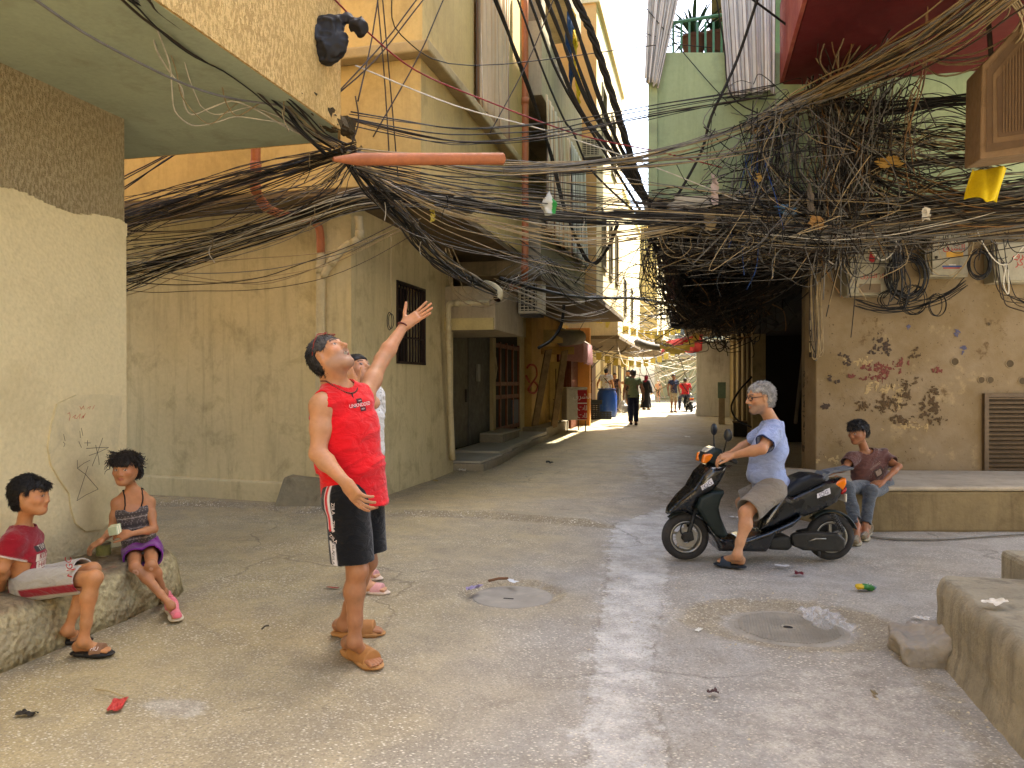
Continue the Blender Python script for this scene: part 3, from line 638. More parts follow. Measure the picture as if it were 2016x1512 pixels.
class Sdf:
    def __init__(s): s.pr = []; s.disp = None; s.post = []
    def _a(s, fn, c, r, k, op): s.pr.append((fn, A3(c), float(r), float(k), op)); return s
    def rc(s, a, b, r1, r2, k=.02, op='u', flat=None, ratio=1.0):
        a = A3(a); b = A3(b); ba = b-a; l2 = float(ba@ba)+1e-9
        fd = unit(flat) if flat is not None else None
        def fn(P):
            pa = P-a; t = np.clip(pa@ba/l2, 0, 1); q = pa-t[:,None]*ba
            if fd is None: return np.sqrt((q*q).sum(1))-(r1+(r2-r1)*t)
            u = q@fd; q2 = (q*q).sum(1)-u*u; rad = r1+(r2-r1)*t
            g = np.sqrt(np.maximum(q2, 0)+(u/ratio)**2)
            return (g-rad)*min(1, ratio*1.15)
        return s._a(fn, (a+b)/2, np.sqrt(l2)/2+max(r1, r2)*max(1, ratio), k, op)
    def ell(s, c, r, ax=None, k=.02, op='u'):
        c = A3(c); r = A3(r); M = np.eye(3, dtype=np.float32) if ax is None else np.array([unit(x) for x in ax], np.float32)
        def fn(P):
            q = (P-c)@M.T; k0 = np.sqrt(((q/r)**2).sum(1)); k1 = np.sqrt(((q/(r*r))**2).sum(1))+1e-9
            return np.where(k0 < 1e-4, -r.min(), k0*(k0-1)/k1)
        return s._a(fn, c, r.max(), k, op)
    def box(s, c, hf, ax, rnd=.01, k=.01, op='u'):
        c = A3(c); hf = A3(hf)-rnd; M = np.array([unit(x) for x in ax], np.float32)
        def fn(P):
            q = np.abs((P-c)@M.T)-hf; return np.sqrt((np.maximum(q, 0)**2).sum(1))+np.minimum(q.max(1), 0)-rnd
        return s._a(fn, c, np.linalg.norm(hf)+rnd, k, op)
    def plane(s, c, n, k=.004):           # keep the side against n
        c = A3(c); n = unit(n); s.post.append((lambda P: (P-c)@n, k)); return s
    def loft(s, st, k=.02, op='u', ex=2.3, grow=0.0, endcap=.6):
        # stations: (centre, right vector, forward vector, half width, depth front, depth back)
        C = np.array([A3(x[0]) for x in st]); Rt = np.array([unit(x[1]) for x in st]); Fw = np.array([unit(x[2]) for x in st])
        Ra = np.array([[x[3]+grow, x[4]+grow, (x[5] if len(x) > 5 else x[4])+grow] for x in st], np.float32)
        def fn(P):
            best = np.full(len(P), 1e9, np.float32); bi = np.zeros(len(P), int); bt = np.zeros(len(P), np.float32); ov = np.zeros(len(P), np.float32)
            nS = len(C)-1
            for i in range(nS):
                ba = C[i+1]-C[i]; ln = float(np.sqrt(ba@ba)); tr = (P-C[i])@ba/(ln*ln); t = np.clip(tr, 0, 1); q = P-C[i]-t[:,None]*ba; dd = (q*q).sum(1)
                m = dd < best; best[m] = dd[m]; bi[m] = i; bt[m] = t[m]
                o_ = np.zeros(len(P), np.float32)
                if i == 0: o_ = np.maximum(o_, -tr*ln)
                if i == nS-1: o_ = np.maximum(o_, (tr-1)*ln)
                ov[m] = o_[m]
            t = bt[:,None]; ts = t*t*(3-2*t)*.5+t*.5
            c = C[bi]*(1-t)+C[bi+1]*t; r = Rt[bi]*(1-t)+Rt[bi+1]*t; f = Fw[bi]*(1-t)+Fw[bi+1]*t; ra = Ra[bi]*(1-ts)+Ra[bi+1]*ts
            q = P-c; u = (q*r).sum(1); v = (q*f).sum(1)
            rb = np.where(v > 0, ra[:,1], ra[:,2])
            g = (np.abs(u/ra[:,0])**ex+np.abs(v/rb)**ex)**(1/ex)
            mr = np.minimum(ra[:,0], rb); e = (g-1)*mr*.92
            return np.where(ov > 0, np.where(e > 0, np.sqrt(e*e+ov*ov), np.maximum(e, ov)), e)
        cc = C.mean(0); return s._a(fn, cc, np.linalg.norm(C-cc, axis=1).max()+Ra.max()*1.2, k, op)
    def __call__(s, P):
        d = np.full(len(P), 9.0, np.float32)
        for fn, c, r, k, op in s.pr:
            q = P-c; bd = np.sqrt((q*q).sum(1))-r
            if op == 'u':
                m = bd < d+k
                if not m.any(): continue
                n = fn(P[m]); o = d[m]; h = np.maximum(k-np.abs(o-n), 0)/k if k > 0 else 0
                d[m] = np.minimum(o, n)-h*h*k*.25
            else:
                m = (bd < k+.002-np.minimum(d, 0)) & (bd < .2)
                if not m.any(): continue
                n = -fn(P[m]); o = d[m]; h = np.maximum(k-np.abs(o-n), 0)/k if k > 0 else 0
                d[m] = np.maximum(o, n)+h*h*k*.25
        if s.disp is not None: d = d+s.disp(P, d)
        for fn, k in s.post: d = np.maximum(d, fn(P))
        return d
def surface(f, lo, hi, h, slack=1.7):
    lo = A3(lo); hi = A3(hi); B = 6
    nb = np.maximum(np.ceil((hi-lo)/(h*B)).astype(int), 1); n = nb*B+1
    g = np.stack(np.meshgrid(*[np.arange(k) for k in nb], indexing='ij'), -1).reshape(-1, 3)
    cen = lo+(g+.5)*B*h; cd = f(cen.astype(np.float32))
    keep = np.abs(cd) < B*h*.5*1.74*slack
    sgn = np.where(cd < 0, -1.0, 1.0).astype(np.float32)
    val = np.repeat(np.repeat(np.repeat(sgn.reshape(nb), B, 0), B, 1), B, 2); val = np.pad(val, ((0,1),)*3, mode='edge')
    mk = np.zeros(n, bool); kb = keep.reshape(nb)
    big = np.repeat(np.repeat(np.repeat(kb, B, 0), B, 1), B, 2)
    mk[:-1,:-1,:-1] = big
    for ax_ in range(3):
        sl = [slice(None)]*3; sr = [slice(None)]*3; sl[ax_] = slice(1, None); sr[ax_] = slice(None, -1)
        m2 = mk.copy(); m2[tuple(sl)] |= mk[tuple(sr)]; mk = m2
    idx = np.argwhere(mk); val[mk] = f((lo+idx*h).astype(np.float32))
    ins = val < 0
    cnt = np.zeros(n-1, np.int8)
    for dx in (0,1):
        for dy in (0,1):
            for dz in (0,1): cnt += ins[dx:n[0]-1+dx, dy:n[1]-1+dy, dz:n[2]-1+dz]
    act = (cnt > 0) & (cnt < 8); cells = np.argwhere(act)
    if len(cells) == 0: return np.zeros((0,3)), np.zeros((0,4), int)
    vid = -np.ones(n-1, int); vid[act] = np.arange(len(cells))
    acc = np.zeros((len(cells), 3)); wt = np.zeros(len(cells))
    cor = [(a,b,c) for a in (0,1) for b in (0,1) for c in (0,1)]
    for a in cor:
        for ax_ in range(3):
            if a[ax_]: continue
            b = list(a); b[ax_] = 1
            va = val[tuple((cells+a).T)]; vb = val[tuple((cells+b).T)]; m = (va < 0) != (vb < 0)
            t = va[m]/(va[m]-vb[m]+1e-12); p = np.tile(np.array(a, float), (m.sum(), 1)); p[:,ax_] += t
            acc[m] += p; wt[m] += 1
    V = lo+(cells+acc/np.maximum(wt, 1)[:,None])*h
    F = []
    for ax_ in range(3):
        o1, o2 = [(1,2),(2,0),(0,1)][ax_]
        sl = [slice(1, -1)]*3; sl[ax_] = slice(0, -1)
        a = ins[tuple(sl)]; sl2 = list(sl); sl2[ax_] = slice(1, None); b = ins[tuple(sl2)]
        e = np.argwhere(a != b); off = np.array([1,1,1]); off[ax_] = 0; e = e+off
        if len(e) == 0: continue
        inn = ins[tuple(e.T)]
        def cell(du, dv):
            q = e.copy(); q[:,o1] += du; q[:,o2] += dv; return vid[tuple(q.T)]
        qd = np.stack([cell(-1,-1), cell(0,-1), cell(0,0), cell(-1,0)], 1)
        qd[~inn] = qd[~inn][:, ::-1]; F.append(qd[(qd >= 0).all(1)])
    return V, (np.concatenate(F) if F else np.zeros((0,4), int))
def fast_mesh(name, V, F, mat_=None, col=None, smooth=True):
    me = bpy.data.meshes.new(name); nv, nf = len(V), len(F)
    me.vertices.add(nv); me.vertices.foreach_set('co', np.asarray(V, np.float32).ravel())
    k = F.shape[1]; me.loops.add(nf*k); me.loops.foreach_set('vertex_index', F.astype(np.int32).ravel())
    me.polygons.add(nf); me.polygons.foreach_set('loop_start', (np.arange(nf)*k).astype(np.int32))
    try: me.polygons.foreach_set('loop_total', np.full(nf, k, np.int32))
    except Exception: pass
    me.update(calc_edges=True)
    if smooth: me.polygons.foreach_set('use_smooth', np.ones(nf, bool))
    if col is not None:
        a = me.color_attributes.new('Col', 'FLOAT_COLOR', 'POINT'); c = np.ones((nv, 4), np.float32); c[:,:3] = col; a.data.foreach_set('color', c.ravel())
    if mat_: me.materials.append(mat_)
    return me
def relax(V, F, it=2, lam=.5):
    V = np.array(V, float); n = len(V)
    e = np.concatenate([F[:, [i, (i+1) % F.shape[1]]] for i in range(F.shape[1])]); e = np.concatenate([e, e[:, ::-1]])
    deg = np.bincount(e[:,0], minlength=n)[:,None].clip(1)
    for _ in range(it):
        s_ = np.stack([np.bincount(e[:,0], V[e[:,1],k], minlength=n) for k in range(3)], 1); V = V*(1-lam)+lam*s_/deg
    return V
def sdf_obj(name, f, boxes, mat_, parent=None, color=None, it=1):
    """boxes: (lo, hi, step); several boxes of different fineness may abut"""
    VV, FF, o = [], [], 0
    for lo, hi, h in boxes:
        V, F = surface(f, lo, hi, h)
        if len(V) == 0: continue
        V = relax(V, F, it, .35); VV.append(V); FF.append(F+o); o += len(V)
    V = np.concatenate(VV); F = np.concatenate(FF)
    me = fast_mesh(name, V, F, mat_, None if color is None else color(V.astype(np.float32)))
    ob = bpy.data.objects.new(name, me); COL.objects.link(ob)
    if parent is not None: ob.parent = parent
    return ob
def bounds(s, pad=.03):
    lo = np.min([c-r for f, c, r, k, op in s.pr if op == 'u'], 0)-pad; hi = np.max([c+r for f, c, r, k, op in s.pr if op == 'u'], 0)+pad
    return lo, hi
def attr_mat(name, rough=.6, bump=0.0, scale=200, sss=0.0, spec=.35, var=.1, sheen=0.0):
    if name in _m: return _m[name]
    q = NT(name); a = q.n('ShaderNodeAttribute'); a.attribute_name = 'Col'
    n = q.noise(scale, 3, .6); v = q.noise(18, 4, .6)
    c = q.mix(1.0, a.outputs['Color'], q.ramp(v, [(.3, 1-var), (.7, 1+var)]), 'MULTIPLY')
    if sss:
        q.b.inputs['Subsurface Weight'].default_value = sss; q.b.inputs['Subsurface Radius'].default_value = (.012, .005, .003); q.b.inputs['Subsurface Scale'].default_value = .6
    if sheen: q.b.inputs['Sheen Weight'].default_value = sheen
    _m[name] = q.out(c, rough, q.bump(n, bump, .002) if bump else None, 0.0, spec); return _m[name]
SKINM = attr_mat('skin', .5, .12, 300, .12, .35, .07)
CLOTH = attr_mat('woven cloth', .9, .25, 420, 0, .15, .06, .2)
def _wrinkle(m):
    q = m.node_tree; b = q.nodes['Principled BSDF']; old = b.inputs['Normal'].links[0].from_node
    tc = q.nodes.new('ShaderNodeTexCoord'); mp = q.nodes.new('ShaderNodeMapping'); mp.inputs['Scale'].default_value = (7, 7, 15); mp.inputs['Rotation'].default_value = (.5, .4, .3); nz_ = q.nodes.new('ShaderNodeTexNoise'); nz_.inputs['Scale'].default_value = 1.6; nz_.inputs['Detail'].default_value = 4; nz_.inputs['Distortion'].default_value = .8
    bp = q.nodes.new('ShaderNodeBump'); bp.inputs['Strength'].default_value = .55; bp.inputs['Distance'].default_value = .03
    q.links.new(tc.outputs['Object'], mp.inputs[0]); q.links.new(mp.outputs[0], nz_.inputs['Vector']); q.links.new(nz_.outputs['Fac'], bp.inputs['Height']); q.links.new(bp.outputs[0], old.inputs['Normal'])
_wrinkle(CLOTH)
HAIRM = attr_mat('hair', .55, .5, 160, 0, .35, .35)
RUBBER = attr_mat('moulded rubber', .6, .1, 120, 0, .3, .1)

fast_mesh_late = fast_mesh
for _f in LATE: _f()
# ================================================================ people
LATV = A3((_c, _s, 0)); DEPV = A3((-_s, _c, 0)); UPV = A3((0, 0, 1))
def J(px, py, d): return A3(pt(px, py, d))
def V3(lat, dep, up): return LATV*lat+DEPV*dep+UPV*up
def fullcol(c): 
    c = A3(c if not isinstance(c, str) else hexc(c)); return lambda P: np.tile(c, (len(P), 1))
SKIN = hexc('b4815a'); SKIN_L = hexc('c1906a'); SKIN_D = hexc('8a5a3a')
def head_prims(s, H, sc_=1.0, mouth=0.0, smile=0.0, child=False):
    """H: (centre, right, forward, up)"""
    c, r, f, u = H; k = sc_
    def p(x, y, z): return c+(r*x+f*y+u*(z*.88 if child and z < 0 else z))*k
    ax_ = (r, f, u)
    s.ell(p(0,-.014,.034), A3((.076,.094,.083))*k, ax_, .03)
    s.ell(p(0,.026,-.03), A3((.059 if not child else .061,.066,.080))*k, ax_, .05*k)
    for sx in (1,-1):
        s.rc(p(.052*sx,.0,-.045), p(.02*sx,.064,-.094), .021*k, .017*k, .04*k)
        s.ell(p(.043*sx,.062,-.018), A3((.023,.022,.019))*k, ax_, .03*k)
        s.rc(p(.016*sx,.090,.036), p(.046*sx,.074,.036), .0085*k, .007*k, .018*k)
        s.ell(p(.033*sx,.098,.012), A3((.017,.013,.010))*k, ax_, .012*k, 's')
        s.ell(p(.032*sx,.0765,.011), A3((.0135,.0135,.0125))*k, None, .002)
        s.rc(p(.018*sx,.0905,.019), p(.045*sx,.0785,.018), .0042*k, .0035*k, .004*k)     # upper lid
        s.rc(p(.018*sx,.0880,.0035), p(.045*sx,.0770,.004), .0035*k, .003*k, .004*k)
        # ear
        s.ell(p(.079*sx,-.006,.002), A3((.009,.019,.032))*k, (r*1+f*-.35*sx, f+r*.35*sx, u), .012*k)
        s.ell(p(.089*sx,-.004,.004), A3((.007,.010,.018))*k, (r*1+f*-.35*sx, f+r*.35*sx, u), .004*k, 's')
    jd = -mouth
    s.ell(p(0,.070,-.098+jd*.012), A3((.026,.022,.017))*k, ax_, .03*k)
    nl = .85 if child else 1.0
    s.rc(p(0,.090,.022), p(0,.117*nl+.016*(1-nl),-.024), .008*k, .0115*k, .016*k)
    for sx in (1,-1): s.ell(p(.0125*sx,.100,-.030), A3((.0085,.011,.008))*k, ax_, .008*k)
    s.ell(p(0,.083,-.052), A3((.026,.012,.016))*k, ax_, .02*k)
    if mouth > 0:
        s.ell(p(0,.093,-.0605), A3((.021,.022,.0105*(.5+mouth)))*k, ax_, .004*k, 's')
        s.rc(p(-.020,.089,-.049), p(.020,.089,-.049), .0055*k, .0055*k, .006*k)
        s.rc(p(-.017,.089,-.073-.004*mouth), p(.017,.089,-.073-.004*mouth), .006*k, .006*k, .006*k)
        s.rc(p(-.014,.082,-.0535), p(.014,.082,-.0535), .0045*k, .0045*k, .001)
    else:
        cz = -.062; e = .004*smile
        for sx in (1,-1):
            s.rc(p(0,.0985,-.0565), p(.021*sx,.085,-.0605+e), .0052*k, .003*k, .006*k)
            s.rc(p(0,.0975,-.067), p(.019*sx,.085,-.0625+e), .0062*k, .003*k, .005*k)
def head_color(H, k, skin, lips=None, brow=None, stubble=0.0, eye='2a1a12', gaze=(0,0), brow_t=.0045, child=False):
    c, r, f, u = H; skin = A3(skin); lips = A3(lips if lips is not None else np.array(skin)*A3((.82,.55,.5)))
    brow = A3(hexc(brow)) if brow else skin*.3
    def fn(P):
        q = (P-c)/k; x, y, z = q@r, q@f, q@u; z = np.where(z < 0, z/.88, z) if child else z; C = np.tile(skin, (len(P), 1))
        n = vn3(P*60, 5)*.5+.5; n2 = vn3(P*17, 6); n3 = vn3(P*140, 7); C *= (0.92+.12*n+.06*n2+.04*n3)[:,None]; C *= 1+np.outer(n2, A3((.02,-.05,-.06)))
        inh = (np.abs(x) < .1) & (np.abs(y) < .14) & (z > -.13) & (z < .13)
        def w(m, col, a=1.0): C[m & inh] = C[m & inh]*(1-a)+A3(col)*a
        ch = np.exp(-(((np.abs(x)-.045)/.02)**2+((z+.018)/.02)**2))*(y > .03); C[:] = C*(1-ch[:,None]*A3((0,.12,.12)))
        sh = np.exp(-(((np.abs(x)-.033)/.018)**2+((z-.012)/.014)**2))*(y > .06); C[:] = C*(1-.28*sh[:,None])
        if stubble > 0:
            b = np.clip((-.035-z)/.02, 0, 1)*np.clip((y+.02)/.03, 0, 1)*inh; mu = ((np.abs(x) < .032) & (z > -.05) & (z < -.036) & (y > .08))
            b = np.maximum(b, mu*.9)*(np.sqrt((x/.02)**2+((z+.061)/.009)**2) > 1)
            C[:] = C*(1-(stubble*b)[:,None])+A3(hexc('6f675f'))*(stubble*b)[:,None]
        lm = (np.sqrt((x/.0235)**2+((z+.0615)/.0125)**2) < 1) & (y > .082); w(lm, lips, .75)
        eb = (np.abs(x) > .013) & (np.abs(x) < .05) & (np.abs(z-(.0335+.006*np.sin((np.abs(x)-.012)*75))) < brow_t) & (y > .055); w(eb, brow, .9)
        for sx in (1,-1):
            ex = np.sqrt((x-.032*sx)**2+(z-.011)**2); em = (np.abs(x-.032*sx) < .0118) & (np.abs(z-.011) < .0052*(1-((x-.032*sx)/.0125)**2)+.001) & (y > .07)
            w(em, (.36,.33,.30)); ir = em & (np.sqrt((x-.032*sx-gaze[0])**2+(z-.011-gaze[1])**2) < .0062); w(ir, hexc(eye))
            ln = (np.abs(x-.032*sx) < .0145) & (np.abs(z-.0185+.35*np.abs(x-.032*sx)*.3) < .0018) & (y > .07); w(ln, skin*.2, .8)
        return C
    return fn
def hair_obj(H, k, parent, color, fn_keep, thick=.014, amp=.006, fr=(70,70,70), h=.005, grey=None, extra=None, name='hair', strands=0, slen=.022):
    """scalp shell kept where fn_keep(x,y,z) > 0 in head coordinates"""
    c, r, f, u = H; s = Sdf()
    def p(x, y, z): return c+(r*x+f*y+u*z)*k
    s.ell(p(0,-.016,.036), (A3((.078,.096,.085))+thick)*k, (r, f, u), .02)
    s.ell(p(0,-.05,-.03), (A3((.058,.045,.06))+thick*.6)*k, (r, f, u), .04)
    if extra: extra(s, p, k)
    def disp(P, d):
        q = (P-c)/k; x, y, z = q@r, q@f, q@u
        st = np.stack([x*fr[0], y*fr[1], z*fr[2]], 1); n = vn3(st, 3)+.5*vn3(st*2.3, 4)
        return amp*k*n
    s.disp = disp
    def kk(P):
        q = (P-c)/k; x, y, z = q@r, q@f, q@u; e = (np.sqrt(((y+.002)/.025)**2+((z-.001)/.037)**2)-1)*.025+np.where(np.abs(x) < .05, .1, 0.0)
        return -np.minimum(fn_keep(x, y, z), e)*k
    s.post.append((kk, 0))
    inner = Sdf().ell(p(0,-.014,.03), A3((.068,.086,.07))*k, (r, f, u), .01)
    s.post.append((lambda P: -inner(P), 0))
    base = A3(hexc(color)); g = A3(hexc(grey)) if grey else None
    def col(P):
        q = (P-c)/k; n = vn3(np.stack([q@r*160, q@f*40, q@u*40], 1), 8)*.5+.5; C = np.tile(base, (len(P),1))*(0.75+.5*n)[:,None]
        if g is not None:
            z = q@u; y = q@f; a = np.clip(.34+.5*(n-.5)*2+y*5.0+z*1.5, 0, 1)[:,None]; C = C*(1-a)+g*a*(0.7+.6*n)[:,None]
        return C
    lo, hi = bounds(s, .02); ob = sdf_obj(name, s, [(lo, hi, h*k)], HAIRM, parent, col, 1)
    if strands > 0:
        me = ob.data; n = len(me.vertices); v = np.empty(n*3, np.float32); me.vertices.foreach_get('co', v); v = v.reshape(-1,3); nn = np.empty(n*3, np.float32); me.vertices.foreach_get('normal', nn); nn = nn.reshape(-1,3)
        rg = np.random.default_rng(int(abs(c[0])*1000)); q = (v-c)/k; out = ((v-(c-f*.02*k+u*.03*k))*nn).sum(1) > .02*k; ids = np.nonzero(out)[0]; ids = rg.choice(ids, strands); mb = MB()
        for i in ids:
            p0 = v[i]; nr = nn[i]; fl = unit(-u*.8-f*.5+(r*(q[i]@r)+f*(q[i]@f))*6+rg.normal(0,.35,3)); fl = unit(fl-nr*float(fl@nr)); L_ = slen*k*rg.uniform(.6,1.3); lift_ = rg.uniform(.08,.42)
            mb.tube([p0-nr*.003*k, p0+(fl*.5+nr*lift_*.6)*L_, p0+(fl+nr*lift_*.8)*L_], [.0016*k,.0013*k,.0004*k], 3, False)
        V_ = np.array(mb.v, np.float32); st_ = bpy.data.objects.new('hair_strands', fast_mesh('hair_strands', V_, np.array(mb.f), HAIRM, col(V_)*1.1)); COL.objects.link(st_); st_.parent = ob; st_['kind'] = 'stuff'
    return ob
def hand_prims(s, w, d, n, th, k=1.0, curl=(.3,.35,.4,.45), spread=.06, thumb=(.6,.3), r=.0088, size=1.0):
    """w wrist, d direction of the hand, n normal out of the back of the hand, th +1/-1 thumb side"""
    d = unit(d); n = unit(A3(n)-d*float(A3(n)@d)); sd = np.cross(d, n)*th; q = size
    pc = A3(w)+d*.048*q
    s.box(pc, A3((.040,.046,.0135))*q, (sd, d, n), .012*q, .014*q)
    s.rc(w, A3(w)+d*.02*q, .026*q, .028*q, .02*q, flat=n, ratio=.7)
    L = ((.030,.042,.026,.022),(.010,.046,.030,.024),(-.011,.043,.028,.023),(-.031,.034,.022,.019))
    for i, (off, l1, l2, l3) in enumerate(L):
        b = A3(w)+d*(.088-.004*abs(i-1))*q+sd*off*q; a = 0.0; dd = unit(d+sd*(off/.03)*spread*2)
        pts = [b]
        for l_, cv in ((l1, curl[i]), (l2, curl[i]*1.25), (l3, curl[i]*.8)):
            a += cv; v = dd*math.cos(a)-n*math.sin(a); pts.append(pts[-1]+v*l_*q)
        for j in range(3): s.rc(pts[j], pts[j+1], r*(1-.08*j)*q, r*(.93-.08*j)*q, .003)
    b = A3(w)+d*.022*q+sd*.030*q-n*.004*q; v1 = unit(d*math.cos(thumb[0])+sd*math.sin(thumb[0])-n*.15); m = b+v1*.044*q
    v2 = unit(d*math.cos(thumb[0]-thumb[1])+sd*math.sin(thumb[0]-thumb[1])-n*.2); e = m+v2*.034*q; e2 = e+unit(v2-n*.1)*.026*q
    s.rc(b, m, .0135*q, .0105*q, .01*q); s.rc(m, e, .0105*q, .0095*q, .003); s.rc(e, e2, .0095*q, .0078*q, .003)
def foot_prims(s, ank, heel, toe, k=1.0, lift=.0):
    """heel and toe are ground points (sole of the foot)"""
    ank = A3(ank); heel = A3(heel); toe = A3(toe); f = unit(toe-heel); sd = np.cross(f, UPV); L = float(np.linalg.norm(toe-heel))
    z = UPV
    s.rc(ank, heel+f*.05*L+z*.035*k, .032*k, .030*k, .03*k)
    s.rc(heel+f*.09*L+z*.030*k, heel+f*.68*L+z*.02*k, .029*k, .026*k, .03*k, flat=sd, ratio=1.15)
    s.rc(ank-z*.01, heel+f*.62*L+z*.026*k, .030*k, .022*k, .03*k)
    for i in range(5):
        o = (-.038+.019*i)*k; ln = (.93+.02*i-.012*(i-2)**2)
        s.rc(heel+f*.66*L+sd*o*.8+z*.017*k, heel+f*L*(ln+.02)+sd*o+z*.011*k, .012*k, (.0085 if i < 4 else .011)*k, .006*k)
        
def limb_leg(s, hip, knee, ank, k=1.0, fat=1.0, bk=None):
    hip, knee, ank = A3(hip), A3(knee), A3(ank); f = fat*k
    s.rc(hip, knee, .082*f, .053*f, .03*k)
    bk = unit(bk) if bk is not None else None
    mid = knee+(ank-knee)*.3; 
    if bk is not None: mid = mid+bk*.014*k
    s.rc(knee, mid, .049*f, .053*f, .03*k); s.rc(mid, knee+(ank-knee)*.72, .052*f, .037*f, .03*k); s.rc(knee+(ank-knee)*.7, ank, .037*f, .033*f, .02*k)
    if bk is not None: s.ell(knee-bk*.022*k, A3((.034,.034,.038))*f, None, .03*k)
def limb_arm(s, sh, el, wr, k=1.0, fat=1.0, delt=1.0):
    sh, el, wr = A3(sh), A3(el), A3(wr); f = fat*k
    s.ell(sh, A3((.056,.056,.06))*f*delt, None, .03*k)
    m = sh+(el-sh)*.45; s.rc(sh, m, .052*f*delt, .049*f, .03*k); s.rc(m, el, .049*f, .039*f, .03*k)
    m = el+(wr-el)*.28; s.rc(el, m, .040*f, .043*f, .03*k); s.rc(m, wr, .043*f, .026*f, .025*k)
def folds(amp, fr, seed=0, warp=None):
    def d(P, dd):
        q = P*A3(fr) if warp is None else warp(P)
        return amp*(vn3(q, seed)+.5*vn3(q*2.1, seed+1))
    return d
def soft(d, w=.006): return np.clip(.5-d/w, 0, 1)[:,None]
def shell(f, th):                          # hollow cloth
    def g(P):
        d = f(P); return np.maximum(d, -(d+th))
    return g
def cloth_obj(name, s, parent, col, h, th=.012, mat_=None, it=1, cuts=(), hollow=True, carve=()):
    """cuts: (point, normal) keep the side against the normal; carve: Sdfs removed"""
    base = shell(s, th) if hollow else s
    def f(P):
        d = base(P)
        for c, n in cuts: d = np.maximum(d, (P-A3(c))@unit(n))
        for q in carve: d = np.maximum(d, -q(P))
        return d
    lo, hi = bounds(s, .02)
    for c, n in cuts:
        n = unit(n); ax_ = int(np.argmax(np.abs(n)))
        if abs(n[ax_]) > .97:
            if n[ax_] > 0: hi[ax_] = min(hi[ax_], c[ax_]+.05)
            else: lo[ax_] = max(lo[ax_], c[ax_]-.05)
    return sdf_obj(name, f, [(lo, hi, h)], mat_ or CLOTH, parent, col if callable(col) else fullcol(col), it)
def body_obj(s, parent, color, regions, hb):
    """regions: fine boxes (lo, hi, step) cut out of the coarse body grid"""
    lo, hi = bounds(s, .01)
    V, F = surface(s, lo, hi, hb); V = relax(V, F, 1, .2)
    # keep the one connected figure
    lab = np.arange(len(V))
    for _ in range(200):
        m = lab[F].min(1); new = lab.copy()
        for k in range(4): np.minimum.at(new, F[:,k], m)
        new = new[new]
        if (new == lab).all(): break
        lab = new
    main = np.bincount(lab).argmax(); F = F[(lab[F] == main).all(1)]; used = np.unique(F); re = -np.ones(len(V), int); re[used] = np.arange(len(used)); V = V[used]; F = re[F]
    me = fast_mesh('body', V, F, SKINM, color(V.astype(np.float32))); ob = bpy.data.objects.new('body', me); COL.objects.link(ob); ob.parent = parent
    return ob
def around(c, r): c = A3(c); return c-A3(r), c+A3(r)
def sole_obj(name, parent, heel, toe, w, col, th=.022, z0=0.0, strap=None, k=1.0, wedge=0.0):
    heel = A3(heel); toe = A3(toe); f = unit(toe-heel); sd = np.cross(f, UPV); L = float(np.linalg.norm(toe-heel)); s = Sdf()
    a = heel+UPV*(z0+th/2-heel[2]); 
    def q(t, o, z): return a+f*L*t+sd*o+UPV*z
    s.box(q(.5,0,0), A3((w*.40,L*.33,th/2)), (sd, f, UPV), .008, .01)
    s.rc(q(.12,0,0), q(.3,0,0), w*.40, w*.38, .02, flat=UPV, ratio=th/(w*.8)); s.rc(q(.70,0,0), q(.86,0,0), w*.5, w*.44, .03, flat=UPV, ratio=th/(w*.95))
    if strap:
        t0, t1, hh, c2 = strap; st = Sdf()
        st.rc(q(t0,0,th*.2), q(t1,0,th*.2), w*.53, w*.50, .01, flat=UPV, ratio=hh/(w*.53))
        inn = Sdf().rc(q(t0-.2,0,th*.2), q(t1+.25,0,th*.2), w*.53-.006, w*.49-.006, .01, flat=UPV, ratio=(hh-.006)/(w*.53-.006))
        def g(P):
            d = st(P); d = np.maximum(d, (P-q(t1,0,0))@f); d = np.maximum(d, -(P-q(t0,0,0))@f); return np.maximum(d, -(P-q(0,0,0))@UPV)
        lo, hi = bounds(st, .02)
        so = cloth_obj(name, s, parent, col, .006*max(k,.8), hollow=False, mat_=RUBBER)
        sdf_obj('strap', g, [(lo, hi, .005)], RUBBER, so, fullcol(c2), 1)
        return so
    return cloth_obj(name, s, parent, col, .006, hollow=False, mat_=RUBBER)
from mathutils.bvhtree import BVHTree
def bvh_of(ob):
    me = ob.data; n = len(me.vertices); v = np.empty(n*3, np.float32); me.vertices.foreach_get('co', v); v = v.reshape(-1,3)
    f = np.empty(len(me.loops), np.int32); me.loops.foreach_get('vertex_index', f); return BVHTree.FromPolygons([Vector(x) for x in v.tolist()], f.reshape(-1,4).tolist())
def text_mesh(txt, size=1.0, ext=0.0, sub=0):
    cu = bpy.data.curves.new('t', 'FONT'); cu.body = txt; cu.size = size; cu.align_x = 'CENTER'; cu.align_y = 'CENTER'; cu.extrude = ext; cu.resolution_u = 2
    o = bpy.data.objects.new('t', cu); COL.objects.link(o); dg = bpy.context.evaluated_depsgraph_get(); dg.update()
    me = bpy.data.meshes.new_from_object(o.evaluated_get(dg)); bpy.data.objects.remove(o); bpy.data.curves.remove(cu)
    v = [tuple(x.co) for x in me.vertices]; f = [tuple(p.vertices) for p in me.polygons]; bpy.data.meshes.remove(me); return v, f
